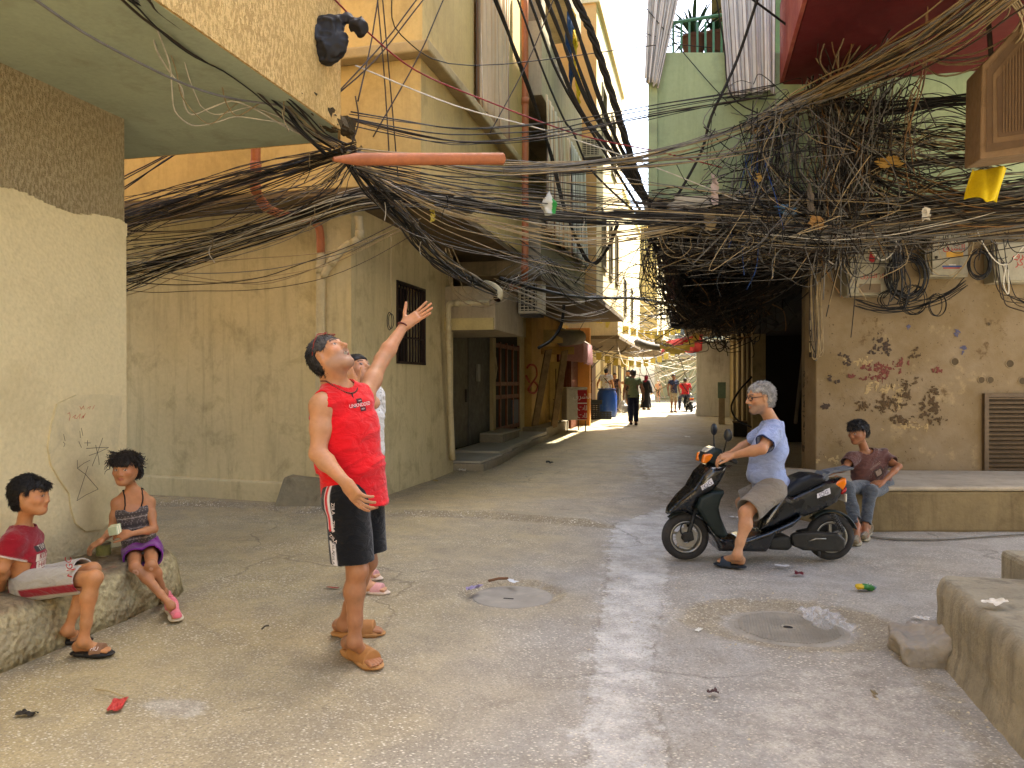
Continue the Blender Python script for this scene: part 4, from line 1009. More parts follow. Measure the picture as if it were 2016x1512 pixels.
def decal(shape, c, r, u, target, m, parent, name='print', off=.002, flipn=None, bv=None):
    """lay a flat outline (text or polygons in its own x,y) on a cloth surface"""
    v, f = shape; c = Vector(c); r = Vector(r).normalized(); u = Vector(u); u = (u-r*u.dot(r)).normalized(); n = r.cross(u)
    bv = bv or bvh_of(target); out = []
    for x, y, z in v:
        p = c+r*x+u*y; h = bv.ray_cast(p+n*.25, -n, .6)
        out.append(tuple(h[0]+n*off) if h[0] is not None else tuple(p))
    return MB().add(out, f).build(name, m, parent)
def gridpoly(x0, x1, y0, y1, nx=6, ny=6):
    v = [(x0+(x1-x0)*i/nx, y0+(y1-y0)*j/ny, 0) for j in range(ny+1) for i in range(nx+1)]
    f = [(j*(nx+1)+i, j*(nx+1)+i+1, (j+1)*(nx+1)+i+1, (j+1)*(nx+1)+i) for j in range(ny) for i in range(nx)]; return v, f
# ---------------------------------------------------------------- man in the red sleeveless shirt
def man_red():
    d0 = 4.02
    root = empty('person', 'person in red sleeveless shirt and black shorts pointing one arm up', 'person', loc=tuple(G(705, 1300)))
    lft = V3(.61, .79, 0)                       # the body's left
    fwd = V3(.79, -.61, 0); rt = -lft
    H = (J(650, 703, 3.98), None, None, None)
    f = unit(V3(.68, -.34, .70)); r = unit(np.cross(f, UPV)); u = np.cross(r, f); H = (H[0], r, f, u)
    nb = J(664, 757, 4.02)
    shR, shL = J(634, 800, 3.87), J(716, 784, 4.17)
    elR, wrR = J(626, 893, 3.82), J(681, 951, 3.72)
    elL, wrL = J(752, 708, 4.38), J(796, 640, 4.52)
    hipR, hipL = J(684, 985, 3.93), J(714, 982, 4.1)
    knR, knL = J(703, 1122, 3.88), J(722, 1106, 4.15)
    anR, anL = J(697, 1262, 3.90), J(676, 1228, 4.26)
    def gp(px, py): q = A3(G(px, py)); q[2] = .0; return q
    heR, toR = gp(680, 1285), gp(745, 1322); heL, toL = gp(660, 1252), gp(752, 1252)
    s = Sdf()
    S = [(J(695,1005,4.02), rt, fwd, .155, .105, .115), (J(692,960,4.02), rt, fwd, .155, .115, .11), (J(689,915,4.02), rt, fwd, .145, .12, .10), (J(680,850,4.02), rt, fwd, .165, .118, .105),
         (J(674,800,4.02), rt, fwd, .165, .095, .095), (J(668,772,4.03), rt, fwd, .10, .065, .075), (J(664,757,4.03), rt, fwd, .06, .055, .06)]
    s.loft(S, .03)
    s.rc(nb-UPV*.02, H[0]-u*.06-f*.02, .060, .056, .03); s.rc(nb-UPV*.04-fwd*.03, H[0]-u*.03-f*.05, .055, .05, .03)
    for a in (shR, shL): s.rc(nb-UPV*.035, A3(a)+UPV*.012, .045, .05, .05)
    limb_arm(s, shR, elR, wrR, 1.0, 1.0, 1.04); limb_arm(s, shL, elL, wrL, 1.0, 1.0, .96)
    limb_leg(s, hipR, knR, anR, 1.0, .98, -fwd); limb_leg(s, hipL, knL, anL, 1.0, .98, -fwd)
    head_prims(s, H, 0.98, mouth=.75)
    hand_prims(s, wrR, V3(.62, -.25, -.72), V3(-.45, -.75, -.25), 1, curl=(.28,.34,.38,.42), spread=.05, thumb=(.35,.25), size=1.04)
    hand_prims(s, wrL, V3(.72, .05, .50), V3(.35, .75, -.5), 1, curl=(.03,.02,.03,.05), spread=.10, thumb=(1.15,.3), size=1.08)
    foot_prims(s, anR, heR+UPV*.028, toR+UPV*.022, 1.0); foot_prims(s, anL, heL+UPV*.028, toL+UPV*.022, 1.0)
    hc = head_color(H, 0.98, hexc('b27f5a'), brow='1a1412', brow_t=.0065, stubble=.42, gaze=(0,.002), lips=hexc('8c4a40'))
    def col(P):
        C = hc(P); q = (P-H[0])/0.98; x, y, z = q@H[1], q@H[2], q@H[3]
        m = (np.sqrt((x/.021)**2+((z+.061)/.011)**2) < .95) & (y > .05) & (y < .095); C[m] = A3(hexc('4a1512'))
        t = (np.abs(x) < .016) & (np.abs(z+.0545) < .0035) & (y > .07); C[t] = (.42,.37,.29)
        leg = np.clip((.62-P[:,2])/.1, 0, 1)[:,None]*.45; hz_ = (vn3(P*A3((160,160,50)), 7)*.5+.5)[:,None]
        C = C*(1-leg)+A3(hexc('7d4e33'))*leg*(.75+.4*hz_); return C
    body_obj(s, root, col, None, .005)
    # hair: short, greying, receding at the temples
    def keep(x, y, z):
        line = .052-.9*np.maximum(0, np.abs(x)-.035)+0*y            # hairline height at the front
        top = np.minimum(z-line+.25*np.minimum(0, .07-y), .1)        # crown
        side = np.minimum(np.minimum(.012-y+.15*z, z+.018), .1)        # in front of and above the ear
        back = np.minimum(-.022-y, z+.088+.5*np.minimum(0, -y-.05))                    # behind the ear to the nape
        return np.maximum(np.maximum(np.minimum(top, .078-y), side), back)
    hair_obj(H, 0.98, root, '120f0e', keep, .009, .0035, (150,70,70), .004, grey='4f4b48', strands=2600, slen=.02)
    # red sleeveless shirt
    RED = A3(hexc('c90d16'))
    sh = Sdf(); g = .020
    S2 = [(J(700,1010,4.02), rt, fwd, .172, .135, .135), (J(695,960,4.02), rt, fwd, .168, .136, .128), (J(690,915,4.02), rt, fwd, .16, .136, .12), (J(680,850,4.02), rt, fwd, .178, .132, .12),
          (J(674,800,4.02), rt, fwd, .183, .112, .112), (J(668,772,4.03), rt, fwd, .125, .082, .09), (J(664,757,4.03), rt, fwd, .075, .068, .07)]
    sh.loft(S2, .03)
    for a in (shR, shL): sh.rc(nb-UPV*.03, A3(a)+UPV*.014, .062, .062, .05)
    drape = V3(.35, 0, .94)
    def fold(P, d):
        q = P-A3(nb); a = q@unit(V3(.8,-.3,.55)); b = q@unit(V3(-.5,0,.85)); c = q@DEPV
        w_ = np.clip((-(q[:,2])-.12)/.2, 0, 1)
        rg = 1-np.abs(vn3(np.stack([a*3.2+b*2, b*17+a*1.5, c*4], 1), 9))*1.6; rg2 = 1-np.abs(vn3(np.stack([a*7, b*34, c*7], 1), 12))*1.6
        return -.014*np.clip(rg, 0, 1)**2*(.3+.7*w_)-.004*np.clip(rg2, 0, 1)**2*w_+.006*vn3(P*6, 3)*w_
    sh.disp = fold
    cutn = [(J(640,985,3.9)-UPV*.0, V3(-.16,0,-1))]
    armR = Sdf().rc(A3(shR)-unit(V3(0,0,1))*.11+rt*.075+fwd*.01, A3(shR)+UPV*.05+rt*.062+fwd*.005, .070, .072, .02)
    armL = Sdf().rc(A3(shL)-UPV*.02+lft*.10+fwd*.05, A3(shL)+UPV*.12+lft*.075+fwd*.05, .085, .085, .02)
    neck = Sdf().ell(A3(nb)+UPV*.012+fwd*.022, A3((.072,.072,.06)), None, .02).rc(A3(nb)+UPV*.02, A3(nb)+UPV*.1, .078, .1, .02)
    sho = cloth_obj('shirt', sh, root, lambda P: np.tile(RED, (len(P),1))*(1+.06*vn3(P*9, 2))[:,None], .0055, .011, cuts=cutn, carve=(armR, armL, neck))
    # chest print
    bv = bvh_of(sho); c = J(709, 797, 3.97); pr = V3(.61, .79, .10); pu = V3(0, 0, 1)
    WHT = plain('white print', 'd8c8c4', .8); DKP = plain('dark maroon print', '4b1013', .8)
    def oat(x, y): return Vector(c)+Vector(unit(pr))*x+Vector((0,0,1))*y+Vector(unit(fwd))*0
    decal(gridpoly(-.024,.016,.010,.034,5,3), c, pr, pu, sho, DKP, sho, off=.0018, bv=bv); decal(gridpoly(-.006,.034,-.034,-.010,5,3), c, pr, pu, sho, DKP, sho, off=.0018, bv=bv)
    decal(text_mesh('UNKNDDED', .027), c, pr, pu, sho, WHT, sho, off=.0032, bv=bv)
    decal(text_mesh('UNK', .010), oat(-.004,.022), pr, pu, sho, WHT, sho, off=.0034, bv=bv); decal(text_mesh('NDD', .010), oat(.014,-.022), pr, pu, sho, WHT, sho, off=.0034, bv=bv)
    # necklace of beads with a small cross
    bd = MB(); cc = A3(nb)
    for i in range(64):
        a = 2*math.pi*i/64; p = cc+fwd*(.094*math.cos(a)+.016)+lft*(.092*math.sin(a))+UPV*(.018-.062*max(0, math.cos(a))**1.5)
        bd.lathe([(.0008,-.0045),(.0045,-.002),(.0045,.002),(.0008,.0045)], 6, p)
    bd.build('necklace', plain('brown white beads', '5a2f22', .4), root, True)
    p0 = cc+fwd*.116-UPV*.045
    MB().tube([p0, p0-UPV*.03+fwd*.01, p0-UPV*.06+fwd*.014], .0035, 5).obox(p0-UPV*.078+fwd*.018, Vector(lft)*.004, Vector(fwd)*.003, (0,0,.016)).obox(p0-UPV*.074+fwd*.018, Vector(lft)*.011, Vector(fwd)*.003, (0,0,.004)).build('pendant', plain('dark wood cross', '1c1210', .5), root)
    # bracelet on the raised wrist
    ad = unit(wrL-elL); b1 = unit(np.cross(ad, UPV)); b2 = np.cross(ad, b1); bd = MB()
    for i in range(22):
        a = 2*math.pi*i/22; p = wrL-ad*.012+(b1*math.cos(a)+b2*math.sin(a))*.033; bd.lathe([(.001,-.006),(.006,-.0025),(.006,.0025),(.001,.006)], 6, p)
    bd.build('bracelet', plain('bead bracelet', '5a2018', .35), root, True)
    # red-framed glasses pushed up on the head
    def hp(x, y, z): return Vector(H[0]+(r*x+f*y+u*z)*0.98)
    gl = MB()
    for sx in (1,-1):
        ring = [hp(sx*(.036+.026*math.cos(a)), .062-.018*math.sin(a)*1, .112+.012*math.sin(a)-.006) for a in np.linspace(0, 2*math.pi, 14)]
        gl.tube(ring, .0024, 5, False); gl.tube([hp(sx*.063,.058,.108), hp(sx*.082,.02,.080), hp(sx*.088,-.03,.035)], .0024, 5)
    gl.tube([hp(-.01,.066,.114), hp(.01,.066,.114)], .003, 5); gl.build('glasses', plain('red plastic frame', '8f2416', .3), root, True)
    # black shorts with a white side stripe
    BLK = A3(hexc('0e0e10')); st = Sdf()
    st.loft([(J(706,1092,4.02), rt, fwd, .14, .12, .125), (J(698,1010,4.02), rt, fwd, .168, .125, .135), (J(695,955,4.02), rt, fwd, .163, .125, .122)], .03)
    hemR, hemL = J(697,1106,3.90), J(729,1086,4.14)
    st = Sdf(); st.loft([(J(697,990,4.02), rt, fwd, .165, .12, .13), (J(694,950,4.02), rt, fwd, .158, .12, .12)], .03)
    st.rc(hipR, hemR-UPV*.06, .112, .108, .05); st.rc(hipL, hemL-UPV*.06, .108, .096, .04)
    st.disp = folds(.005, (9,9,5), 21)
    WH = A3(hexc('cfcbd0')); RD = A3(hexc('c01820'))
    axR = unit(hemR-hipR)
    def scol(P):
        C = np.tile(BLK, (len(P),1)); q = P-hipR; t = q@axR/np.linalg.norm(hemR-hipR); o = q-np.outer(q@axR, axR); an = np.arctan2(o@rt, o@fwd)   # 90 deg = straight out on the right side
        near = (P-J(697,1050,4.02))@rt > 0
        b_ = soft((np.abs(an-1.72)-.19)*.11, .006)*near[:,None]; g1 = .44-.12*(an-1.72); g2 = .62-.16*(an-1.72); ln = .4
        gp_ = soft(np.maximum(g1-t, t-g2)*ln, .006); C = C*(1-b_*(1-gp_))+WH*b_*(1-gp_)
        rd = soft((np.abs(an-1.76)-.09)*.11, .006)*soft((t-.45)*ln, .006)*near[:,None]; C = C*(1-rd)+RD*rd
        return C
    sto = cloth_obj('shorts', st, root, scol, .006, .010, cuts=[(hemR-UPV*.0, V3(.05,0,-1))])
    bv = bvh_of(sto); out_ = unit(rt*.9+fwd*-.42)
    tx = unit(np.cross(out_, -UPV)); 
    for k_, (py, m_) in enumerate(((1000,'w'),(1035,'w'),(1058,'x'),(1076,'b'),(1098,'b'))):
        c = J(661, py, 3.85); mm = {'w': plain('white print', 'd8c8c4', .8), 'x': plain('white print', 'd8c8c4', .8), 'b': plain('black print', '15141a', .8)}[m_]
        decal(text_mesh('ZIILA', .026), c, V3(.05,0,-1) if m_ != 'x' else V3(.8,-.2,-.55), V3(.9,-.3,0), sto, mm, sto, off=.002, bv=bv)
    TAN, TAN2 = hexc('a97a48'), hexc('a07040')
    for he, to in ((heR, toR), (heL, toL)):
        fdir = unit(to-he); sole_obj('sandal', root, he-fdir*.022, to+fdir*.018, .108, TAN, .032, 0.0, (.34,.80,.072,TAN2))
    adopt(root)
man_red()
# ---------------------------------------------------------------- shared figure kit
def frame(fw, roll=0.0):
    f = unit(fw); r = unit(np.cross(f, UPV)); u = np.cross(r, f)
    if roll: r, u = r*math.cos(roll)+u*math.sin(roll), u*math.cos(roll)-r*math.sin(roll)
    return r, f, u
def torso_st(pel, wai, che, nb, shR, shL, hipR, hipL, k, fat=1.0, belly=0.0):
    rt = unit(A3(hipR)-A3(hipL)); rs = unit(A3(shR)-A3(shL)); pel, wai, che, nb = A3(pel), A3(wai), A3(che), A3(nb)
    up = unit(nb-pel); fw0 = unit(np.cross(up, rt)); fw1 = unit(np.cross(up, rs)); hw = float(np.linalg.norm(A3(shR)-A3(shL)))/2
    rw = unit(rt+rs); fw = unit(fw0+fw1); um = (A3(shR)+A3(shL))/2
    return [(pel-up*.05*k, rt, fw0, .155*k*fat, .105*k*fat, .12*k*fat), (pel, rt, fw0, .155*k*fat, .11*k*fat+belly*.6, .115*k*fat), (wai, rw, fw, .14*k*fat, .108*k*fat+belly, .1*k*fat), (che, rs, fw1, max(.155*k*fat, hw*.9), .115*k*fat+belly*.4, .105*k*fat),
            (um*.75+nb*.25-up*.035*k, rs, fw1, hw*.92, .085*k*fat, .09*k*fat), (nb*.7+um*.3, rs, fw1, .10*k, .062*k, .07*k), (nb, rs, fw1, .058*k, .052*k, .056*k)], fw1, up
class Fig:
    def __init__(g, label, base, j, k, head_fw, hk=1.0, fat=1.0, belly=0.0, roll=0.0, child=False, skin=SKIN, mouth=0.0, smile=0.0, leg_fat=1.0, arm_fat=1.0, group=None):
        g.root = empty('person', label, 'person', group, loc=tuple(base)); g.j = j; g.k = k; g.fat = fat; g.child = child
        g.H = (A3(j['head']), *frame(head_fw, roll)); g.hk = hk; s = g.s = Sdf()
        g.st, g.fw, g.up = torso_st(j['pel'], j['wai'], j['che'], j['nb'], j['shR'], j['shL'], j['hipR'], j['hipL'], k, fat, belly)
        s.loft(g.st, .03*k); H = g.H; nb = A3(j['nb']); nr = .052*k if not child else .047*k
        s.rc(nb-g.up*.02*k, H[0]-H[3]*.06*hk-H[2]*.018*hk, nr*1.05, nr*.97, .03*k)
        for a in ('shR', 'shL'): s.rc(nb-g.up*.035*k, A3(j[a])+g.up*.01*k, .04*k, .046*k, .04*k)
        for S_ in 'RL':
            limb_arm(s, j['sh'+S_], j['el'+S_], j['wr'+S_], k, arm_fat); limb_leg(s, j['hip'+S_], j['kn'+S_], j['an'+S_], k, leg_fat, j.get('bk', -g.fw))
        head_prims(s, H, hk, mouth, smile, child); g.skin = skin
    def hand(g, S_, d, n, **kw): hand_prims(g.s, g.j['wr'+S_], d, n, -1 if S_ == 'L' else 1, size=kw.pop('size', g.k), **kw); return g
    def foot(g, he, to, S_, lift=.02): foot_prims(g.s, g.j['an'+S_], A3(he)+UPV*lift, A3(to)+UPV*lift, g.k); return g
    def body(g, h, extra=None, **kw):
        hc = head_color(g.H, g.hk, g.skin, child=g.child, **kw); return body_obj(g.s, g.root, (lambda P: extra(P, hc(P))) if extra else hc, None, h)
    def top(g, col, h, sleeve=.55, grow=.018, hem=None, amp=.008, fr=4.0, sg=.018, seed=5, neck_r=.075, low=0.0, name='shirt', extra_st=None, hemn=None, ext=.10):
        s = Sdf(); k = g.k; st = [(a[0], a[1], a[2], a[3]+grow, a[4]+grow, a[5]+grow) for a in g.st]
        st = [(A3(st[0][0])-g.up*ext*k, *st[0][1:3], st[0][3]+.012, st[0][4]+.012, st[0][5]+.012)]+st
        s.loft(st, .03*k); nb = A3(g.j['nb']); cv = []
        for S_ in 'RL':
            sh, el = A3(g.j['sh'+S_]), A3(g.j['el'+S_]); s.rc(nb-g.up*.035*k, sh+g.up*.01*k, .055*k, .060*k, .05*k)
            if sleeve > 0:
                e = sh+(el-sh)*(sleeve+.25); s.rc(sh, e, .058*k+sg*.9, .050*k+sg*1.1, .03*k)
                ax_ = unit(el-sh); ce = sh+(el-sh)*sleeve
                cv.append(Sdf().rc(ce+ax_*.30*k, ce+ax_*.301*k, .30*k, .30*k, .001) if False else _cap(ce, ax_, .16*k))
        def disp(P, d):
            q = P-nb; a = q@g.up; b = q@LATV; c = q@DEPV
            e = (b+a*.6); w_ = a*1.0-b*.75
            n1 = vn3(np.stack([e*fr*.7, w_*fr*2.6, c*fr*.8], 1), seed); n2 = vn3(np.stack([e*fr*1.6, w_*fr*6, c*fr*1.6], 1), seed+3)
            return amp*.75*n1+amp*.42*n2
        s.disp = disp
        H = g.H; ncut = Sdf().ell(nb+g.up*(.02-low)*k+g.fw*(.02+low*.3)*k, A3((neck_r,neck_r,(.05+low)))*k, (unit(np.cross(g.fw, g.up)), g.fw, g.up), .02).rc(nb+g.up*.03*k, nb+g.up*.14*k, neck_r*1.02*k, neck_r*1.5*k, .02)
        hm = A3(hem) if hem is not None else A3(g.j['pel'])-g.up*.10*k
        g.shirt = cloth_obj(name, s, g.root, col, h, .010*max(k,.9), cuts=[(hm, -g.up if hemn is None else hemn)], carve=cv+[ncut], it=2); return g.shirt
    def legs(g, col, h, cut=.9, r0=.100, r1=.075, amp=.006, fr=6.0, seed=9, name='shorts', ankle=False, waist=.02, r2=.06):
        s = Sdf(); k = g.k; a = g.st; cv = []
        s.loft([(x[0], x[1], x[2], x[3]+.012, x[4]+.012, x[5]+.014) for x in a[:2]]+[(A3(a[1][0])+g.up*(.05+waist)*k, *a[1][1:3], a[1][3]+.008, a[1][4]+.008, a[1][5]+.008)], .03)
        for S_ in 'RL':
            hp, kn, an = (A3(g.j[x+S_]) for x in ('hip', 'kn', 'an'))
            if ankle:
                s.rc(hp, kn, r0*k, r1*k, .04*k); e = kn+(an-kn)*1.05; s.rc(kn, e, r1*k, r2*k, .03*k); ce = kn+(an-kn)*cut; ax_ = unit(an-kn)
            else:
                ax_ = unit(kn-hp); e = hp+(kn-hp)*(cut+.18); s.rc(hp, e, r0*k, r1*k, .04*k); ce = hp+(kn-hp)*cut
            cv.append(_cap(ce, ax_, .20*k))
        def disp(P, d):
            return amp*.7*vn3(P*fr*A3((1,1,2.2)), seed)+amp*.4*vn3(P*fr*A3((1.6,1.6,4.6)), seed+2)
        s.disp = disp
        g.pants = cloth_obj(name, s, g.root, col, h, .011*max(k, .9), carve=cv, it=2); return g.pants
    def done(g): adopt(g.root); return g.root
def _cap(c, ax_, R_):
    """half-space limited to a ball: trims a sleeve or trouser leg square to its limb"""
    c = A3(c); ax_ = unit(ax_)
    def f(P):
        q = P-c; a = q@ax_; rad = np.sqrt(np.maximum((q*q).sum(1)-a*a, 0)); return np.maximum(np.maximum(-a, rad-R_), a-R_*1.6)
    return f
def gp(px, py): q = A3(G(px, py)); q[2] = 0; return q
SHORT = lambda fr=.05, ear=.012, nape=.075: (lambda x, y, z: np.maximum(np.maximum(np.minimum(z-fr+.0*x, .085-y), np.minimum(ear-y+.15*z, z+.016)), np.minimum(-.018-y, z+nape+.5*np.minimum(0, -y-.05))))

# ---------------------------------------------------------------- boy in the dark red T-shirt on the bench
def boy_red():
    j = dict(head=J(60,977,4.25), nb=J(45,1035,4.28), shR=J(24,1070,4.14), shL=J(62,1062,4.40), che=J(46,1092,4.27), wai=J(50,1125,4.28), pel=J(58,1150,4.28),
             elR=J(4,1118,4.10), wrR=J(-2,1168,4.22), elL=J(40,1120,4.47), wrL=J(30,1150,4.50), hipR=J(64,1152,4.19), hipL=J(72,1146,4.37), knR=J(184,1138,4.04), knL=J(180,1122,4.24),
             anR=J(163,1262,4.03), anL=J(132,1240,4.20), bk=V3(-1,0,0))
    g = Fig('child in dark red printed T-shirt and grey shorts sitting on the bench', G(160,1290), j, .80, V3(1,.06,-.06), hk=.90, child=True, skin=hexc('b07a50'), smile=1.0, leg_fat=.93, arm_fat=.92, fat=.93)
    g.hand('R', V3(-.3,.2,-.6), V3(0,0,1)); g.hand('L', V3(.4,.2,-.4), V3(0,0,1))
    heR, toR = gp(148,1290), gp(216,1291); heL, toL = gp(116,1266), gp(172,1264)
    g.foot(heR, toR, 'R', .02); g.foot(heL, toL, 'L', .02)
    g.body(.0055, brow='1a120d', gaze=(.002,0))
    hair_obj(g.H, .90, g.root, '120d0b', strands=2400, slen=.026, fn_keep= lambda x, y, z: np.maximum(np.maximum(np.minimum(z-.050-.25*np.maximum(0,y-.03)+.6*np.maximum(0,y-.07), .106-y), np.minimum(.018-y+.2*z, z+.004)), np.minimum(-.016-y, z+.088+.4*np.minimum(0, -y-.05))), thick=.013, amp=.004, fr=(60,50,50), h=.0045,
             extra=lambda s, p, k: s.rc(p(-.03,.078,.07), p(.03,.080,.066), .014*k, .014*k, .03).rc(p(-.01,.090,.062), p(-.012,.093,.040), .010*k, .005*k, .02))
    DR = A3(hexc('861320')); nb, up, fw = A3(j['nb']), g.up, g.fw; rt = unit(np.cross(fw, up)); hem = A3(j['pel'])-up*.05+V3(0,0,-.0)
    hn = unit(V3(.35,0,-.94))
    def c(P):
        C = np.tile(DR, (len(P),1)); q = P-hem; m = soft(np.abs(q@hn)-.007); C = C*(1-m)+A3(hexc('c8bfb4'))*m 
        for S_ in 'RL':
            sh, el = A3(j['sh'+S_]), A3(j['el'+S_]); a = unit(el-sh); ce = sh+(el-sh)*.62; q = P-ce; m = soft(np.abs(q@a)-.010)*((q*q).sum(1) < .010)[:,None]; C = C*(1-m)+A3(hexc('cfc6bb'))*m
        return C
    sh = g.top(c, .006, .62, .016, hem, .008, 5, .018, seed=15, hemn=hn, ext=.06)
    bv = bvh_of(sh); pc = J(84,1105,4.1); pr = unit(V3(.62,.78,0)); pr = unit(np.cross(up, fw)) ; Wm = plain('cream print', 'd2c4b0', .85); Km = plain('charcoal print', '3b3230', .85); Rm = plain('red print', 'a32a2c', .85)
    pc = A3(j['che'])+fw*.1; U = up
    def dec(sh_, dx, dy, m, off): decal(sh_, Vector(pc)+Vector(pr)*dx+Vector(U)*dy, pr, U, sh, m, sh, off=off, bv=bv)
    dec(gridpoly(-.075,.075,-.016,.018,8,2), 0, .028, Km, .0016); dec(text_mesh('TWY', .045), 0, .028, Wm, .003)
    dec(gridpoly(-.078,.07,-.022,.018,8,2), 0, -.018, Wm, .0016); dec(text_mesh('KOD', .05), 0, -.018, Rm, .003)
    dec(gridpoly(-.07,.075,-.02,.02,8,2), 0, -.062, Wm, .0016); dec(text_mesh('HAXY', .044), 0, -.062, Rm, .003)
    dec(gridpoly(-.055,.07,-.012,.012,8,2), 0, -.098, Km, .0016); dec(text_mesh('LOW', .036), 0, -.098, Wm, .003)
    GR = A3(hexc('a09a90'))
    hp, kn = A3(j['hipR']), A3(j['knR']); ax_ = unit(kn-hp)
    def pcx(P):
        C = np.tile(GR, (len(P),1)); q = P-hp; v = q-np.outer(q@ax_, ax_); o = v[:,2]; m = soft(np.abs(o+.030)-.022)*(v@DEPV < .005)[:,None]*soft(-(q@ax_), .01); return C*(1-m)+DR*m
    pn = g.legs(pcx, .006, .86, .108, .096, .007, 6)
    bv = bvh_of(pn); pc = J(146,1118,4.0)
    decal(text_mesh('NGC', .05), pc+V3(-.025,0,.005), V3(0,.25,-1)*-1, V3(-1,0,0), pn, Rm, pn, bv=bv)
    BK = hexc('211d1a'); BR = hexc('7c5a40')
    for i, (he, to) in enumerate(((heR,toR),(heL,toL))):
        f = unit(to-he); so = sole_obj('slide_sandal', g.root, he-f*.022, to+f*.018, .085, BK, .022, 0.0, (.50,.78,.052,BR), .8)
        if i == 0: 
            try: decal(text_mesh('FIU', .03), he*.36+to*.64+UPV*.05+V3(0,-.045,0), f, V3(0,.4,.9), [x for x in so.children][0], plain('white print', 'd8c8c4', .8), so)
            except Exception: pass
    g.done()
boy_red()

# ---------------------------------------------------------------- girl in the patterned camisole
def girl():
    j = dict(head=J(247,924,4.96), nb=J(262,961,5.02), shR=J(230,992,4.98), shL=J(294,990,5.06), che=J(262,1005,5.02), wai=J(270,1040,5.04), pel=J(279,1076,5.06),
             elR=J(219,1046,4.96), wrR=J(200,1064,4.80), elL=J(303,1042,4.98), wrL=J(254,1052,4.82), hipR=J(263,1086,5.03), hipL=J(297,1082,5.06), knR=J(265,1116,4.73), knL=J(297,1112,4.74),
             anR=J(336,1192,4.68), anL=J(322,1166,4.86), bk=V3(.2,1,0))
    g = Fig('child in grey patterned camisole and purple shorts sitting on the bench holding cards', G(335,1205), j, .70, V3(.08,-1,-.08), hk=.87, child=True, skin=hexc('a8734c'), leg_fat=.86, arm_fat=.80, fat=.88)
    g.hand('R', V3(-.75,-.35,-.5), V3(-.1,-.4,.9), curl=(.35,.4,.45,.45), size=.72); g.hand('L', V3(-.95,-.25,.1), V3(.1,-.8,.5), curl=(.6,.65,.7,.7), size=.72)
    heR, toR = gp(334,1202), gp(349,1226); heL, toL = gp(318,1174), gp(334,1190)
    g.foot(heR, toR, 'R', .02); g.foot(heL, toL, 'L', .02)
    def ex(P, C):
        for kn in ('knR', 'knL'):
            q = P-(A3(j[kn])+V3(.02,-.04,-.03)); m = ((q*q).sum(1) < .00045) & (vn3(P*60, 2) > -.35); C[m] = hexc('c79a80')
        return C
    bb = bvh_of(g.body(.0055, ex, brow='1c120d', lips=hexc('94503f'), gaze=(-.003,.0)))
    def keep(x, y, z): return np.maximum(np.maximum(np.minimum(z-.048-.35*np.maximum(0,np.abs(x)-.03), .11-y), np.minimum(.016-y+.2*z, z+.012)), np.minimum(-.015-y, z+.075))
    ho = hair_obj(g.H, .87, g.root, '1b120d', keep, .014, .006, (55,55,55), .005, strands=2400, slen=.035)
    # loose curls and a low bun
    c, r, f, u = g.H; hp = lambda x, y, z: Vector(c+(r*x+f*y+u*z)*.9); rr = random.Random(3); mb = MB()
    for i in range(150):
        a = rr.choice((-1,1))*rr.uniform(.7, 2.2); el = rr.uniform(.1, 1.3); b0 = (.09*math.sin(a)*math.cos(el*.6), .1*math.cos(a)*math.cos(el*.7)-.01, .03+.09*math.sin(el)); pts = []
        L_ = rr.uniform(.02, .065); ph = rr.uniform(0, 6); dx, dy, dz = math.sin(a)*.9, math.cos(a)*.7, rr.uniform(-1.2, .4)
        for t in np.linspace(0, 1, 7): pts.append(hp(b0[0]+dx*L_*t+.007*math.sin(ph+t*8), b0[1]+dy*L_*t*.6+.004*math.cos(ph+t*7), b0[2]+dz*L_*t+.008*math.cos(ph+t*8)))
        mb.tube(pts, [.0022]*6+[.0008], 3)
    for i in range(70):
        x0 = rr.uniform(-.06, .06); pts = [hp(x0+.006*math.sin(t*5+i), .083+.018*math.sin(t*2.2)-3.2*x0*x0, .085-.046*t-.010*rr.random()*t) for t in np.linspace(0, 1, 6)]; mb.tube(pts, [.0022]*5+[.0006], 3)
    for i in range(110):
        a = rr.uniform(0, 6.28); ph = rr.uniform(0, 6); R_ = rr.uniform(.02,.05); pts = [hp(-.03+R_*math.cos(a+t*2)*.9, -.105-.03*math.sin(ph+t), -.02+R_*math.sin(a+t*2.2)-.02*t) for t in np.linspace(0, 1.6, 7)]; mb.tube(pts, .002, 3)
    cm = plain('dark brown curl', '1b120d', .5); mb.build('curls', cm, ho)
    base = A3(hexc('4b4340'))
    nb, up, fw = A3(j['nb']), g.up, g.fw; rt = unit(np.cross(fw, up))
    def c2(P):
        q = P-nb; a = q@up; b = q@rt; C = np.tile(base, (len(P),1)); s_ = np.sin(a*95); C[np.abs(((a*100) % 7)-3.5) < .35] = hexc('8c8078')
        dots = (np.sin(b*330+np.sign(np.sin(a*120))*1.5)*np.sin(a*300) > .72); C[dots] = hexc('8f857e'); C[((a*100+2) % 7) < 1.5] = base*.75
        return C
    # camisole: torso only, straight neckline with thin straps
    s = Sdf(); st = [(x[0], x[1], x[2], x[3]+.014, x[4]+.014, x[5]+.014) for x in g.st[:5]]; st = [(A3(st[0][0])-g.up*.04+fw*.02, *st[0][1:3], st[0][3]+.03, st[0][4]+.045, st[0][5]+.02)]+st
    s.loft(st, .03)
    def disp(P, d):
        q = P-nb; a = q@up; b = q@rt; return -.007*np.clip(1-np.abs(vn3(np.stack([b*9, a*10+b*3, q@fw*9], 1), 4))*1.7, 0, 1)**2*np.clip((-a-.1)/.1, 0, 1)+.010*np.sin(b*55)*np.clip((-a-.26)/.1, 0, 1)
    s.disp = disp; top = A3(j['che'])+up*.028
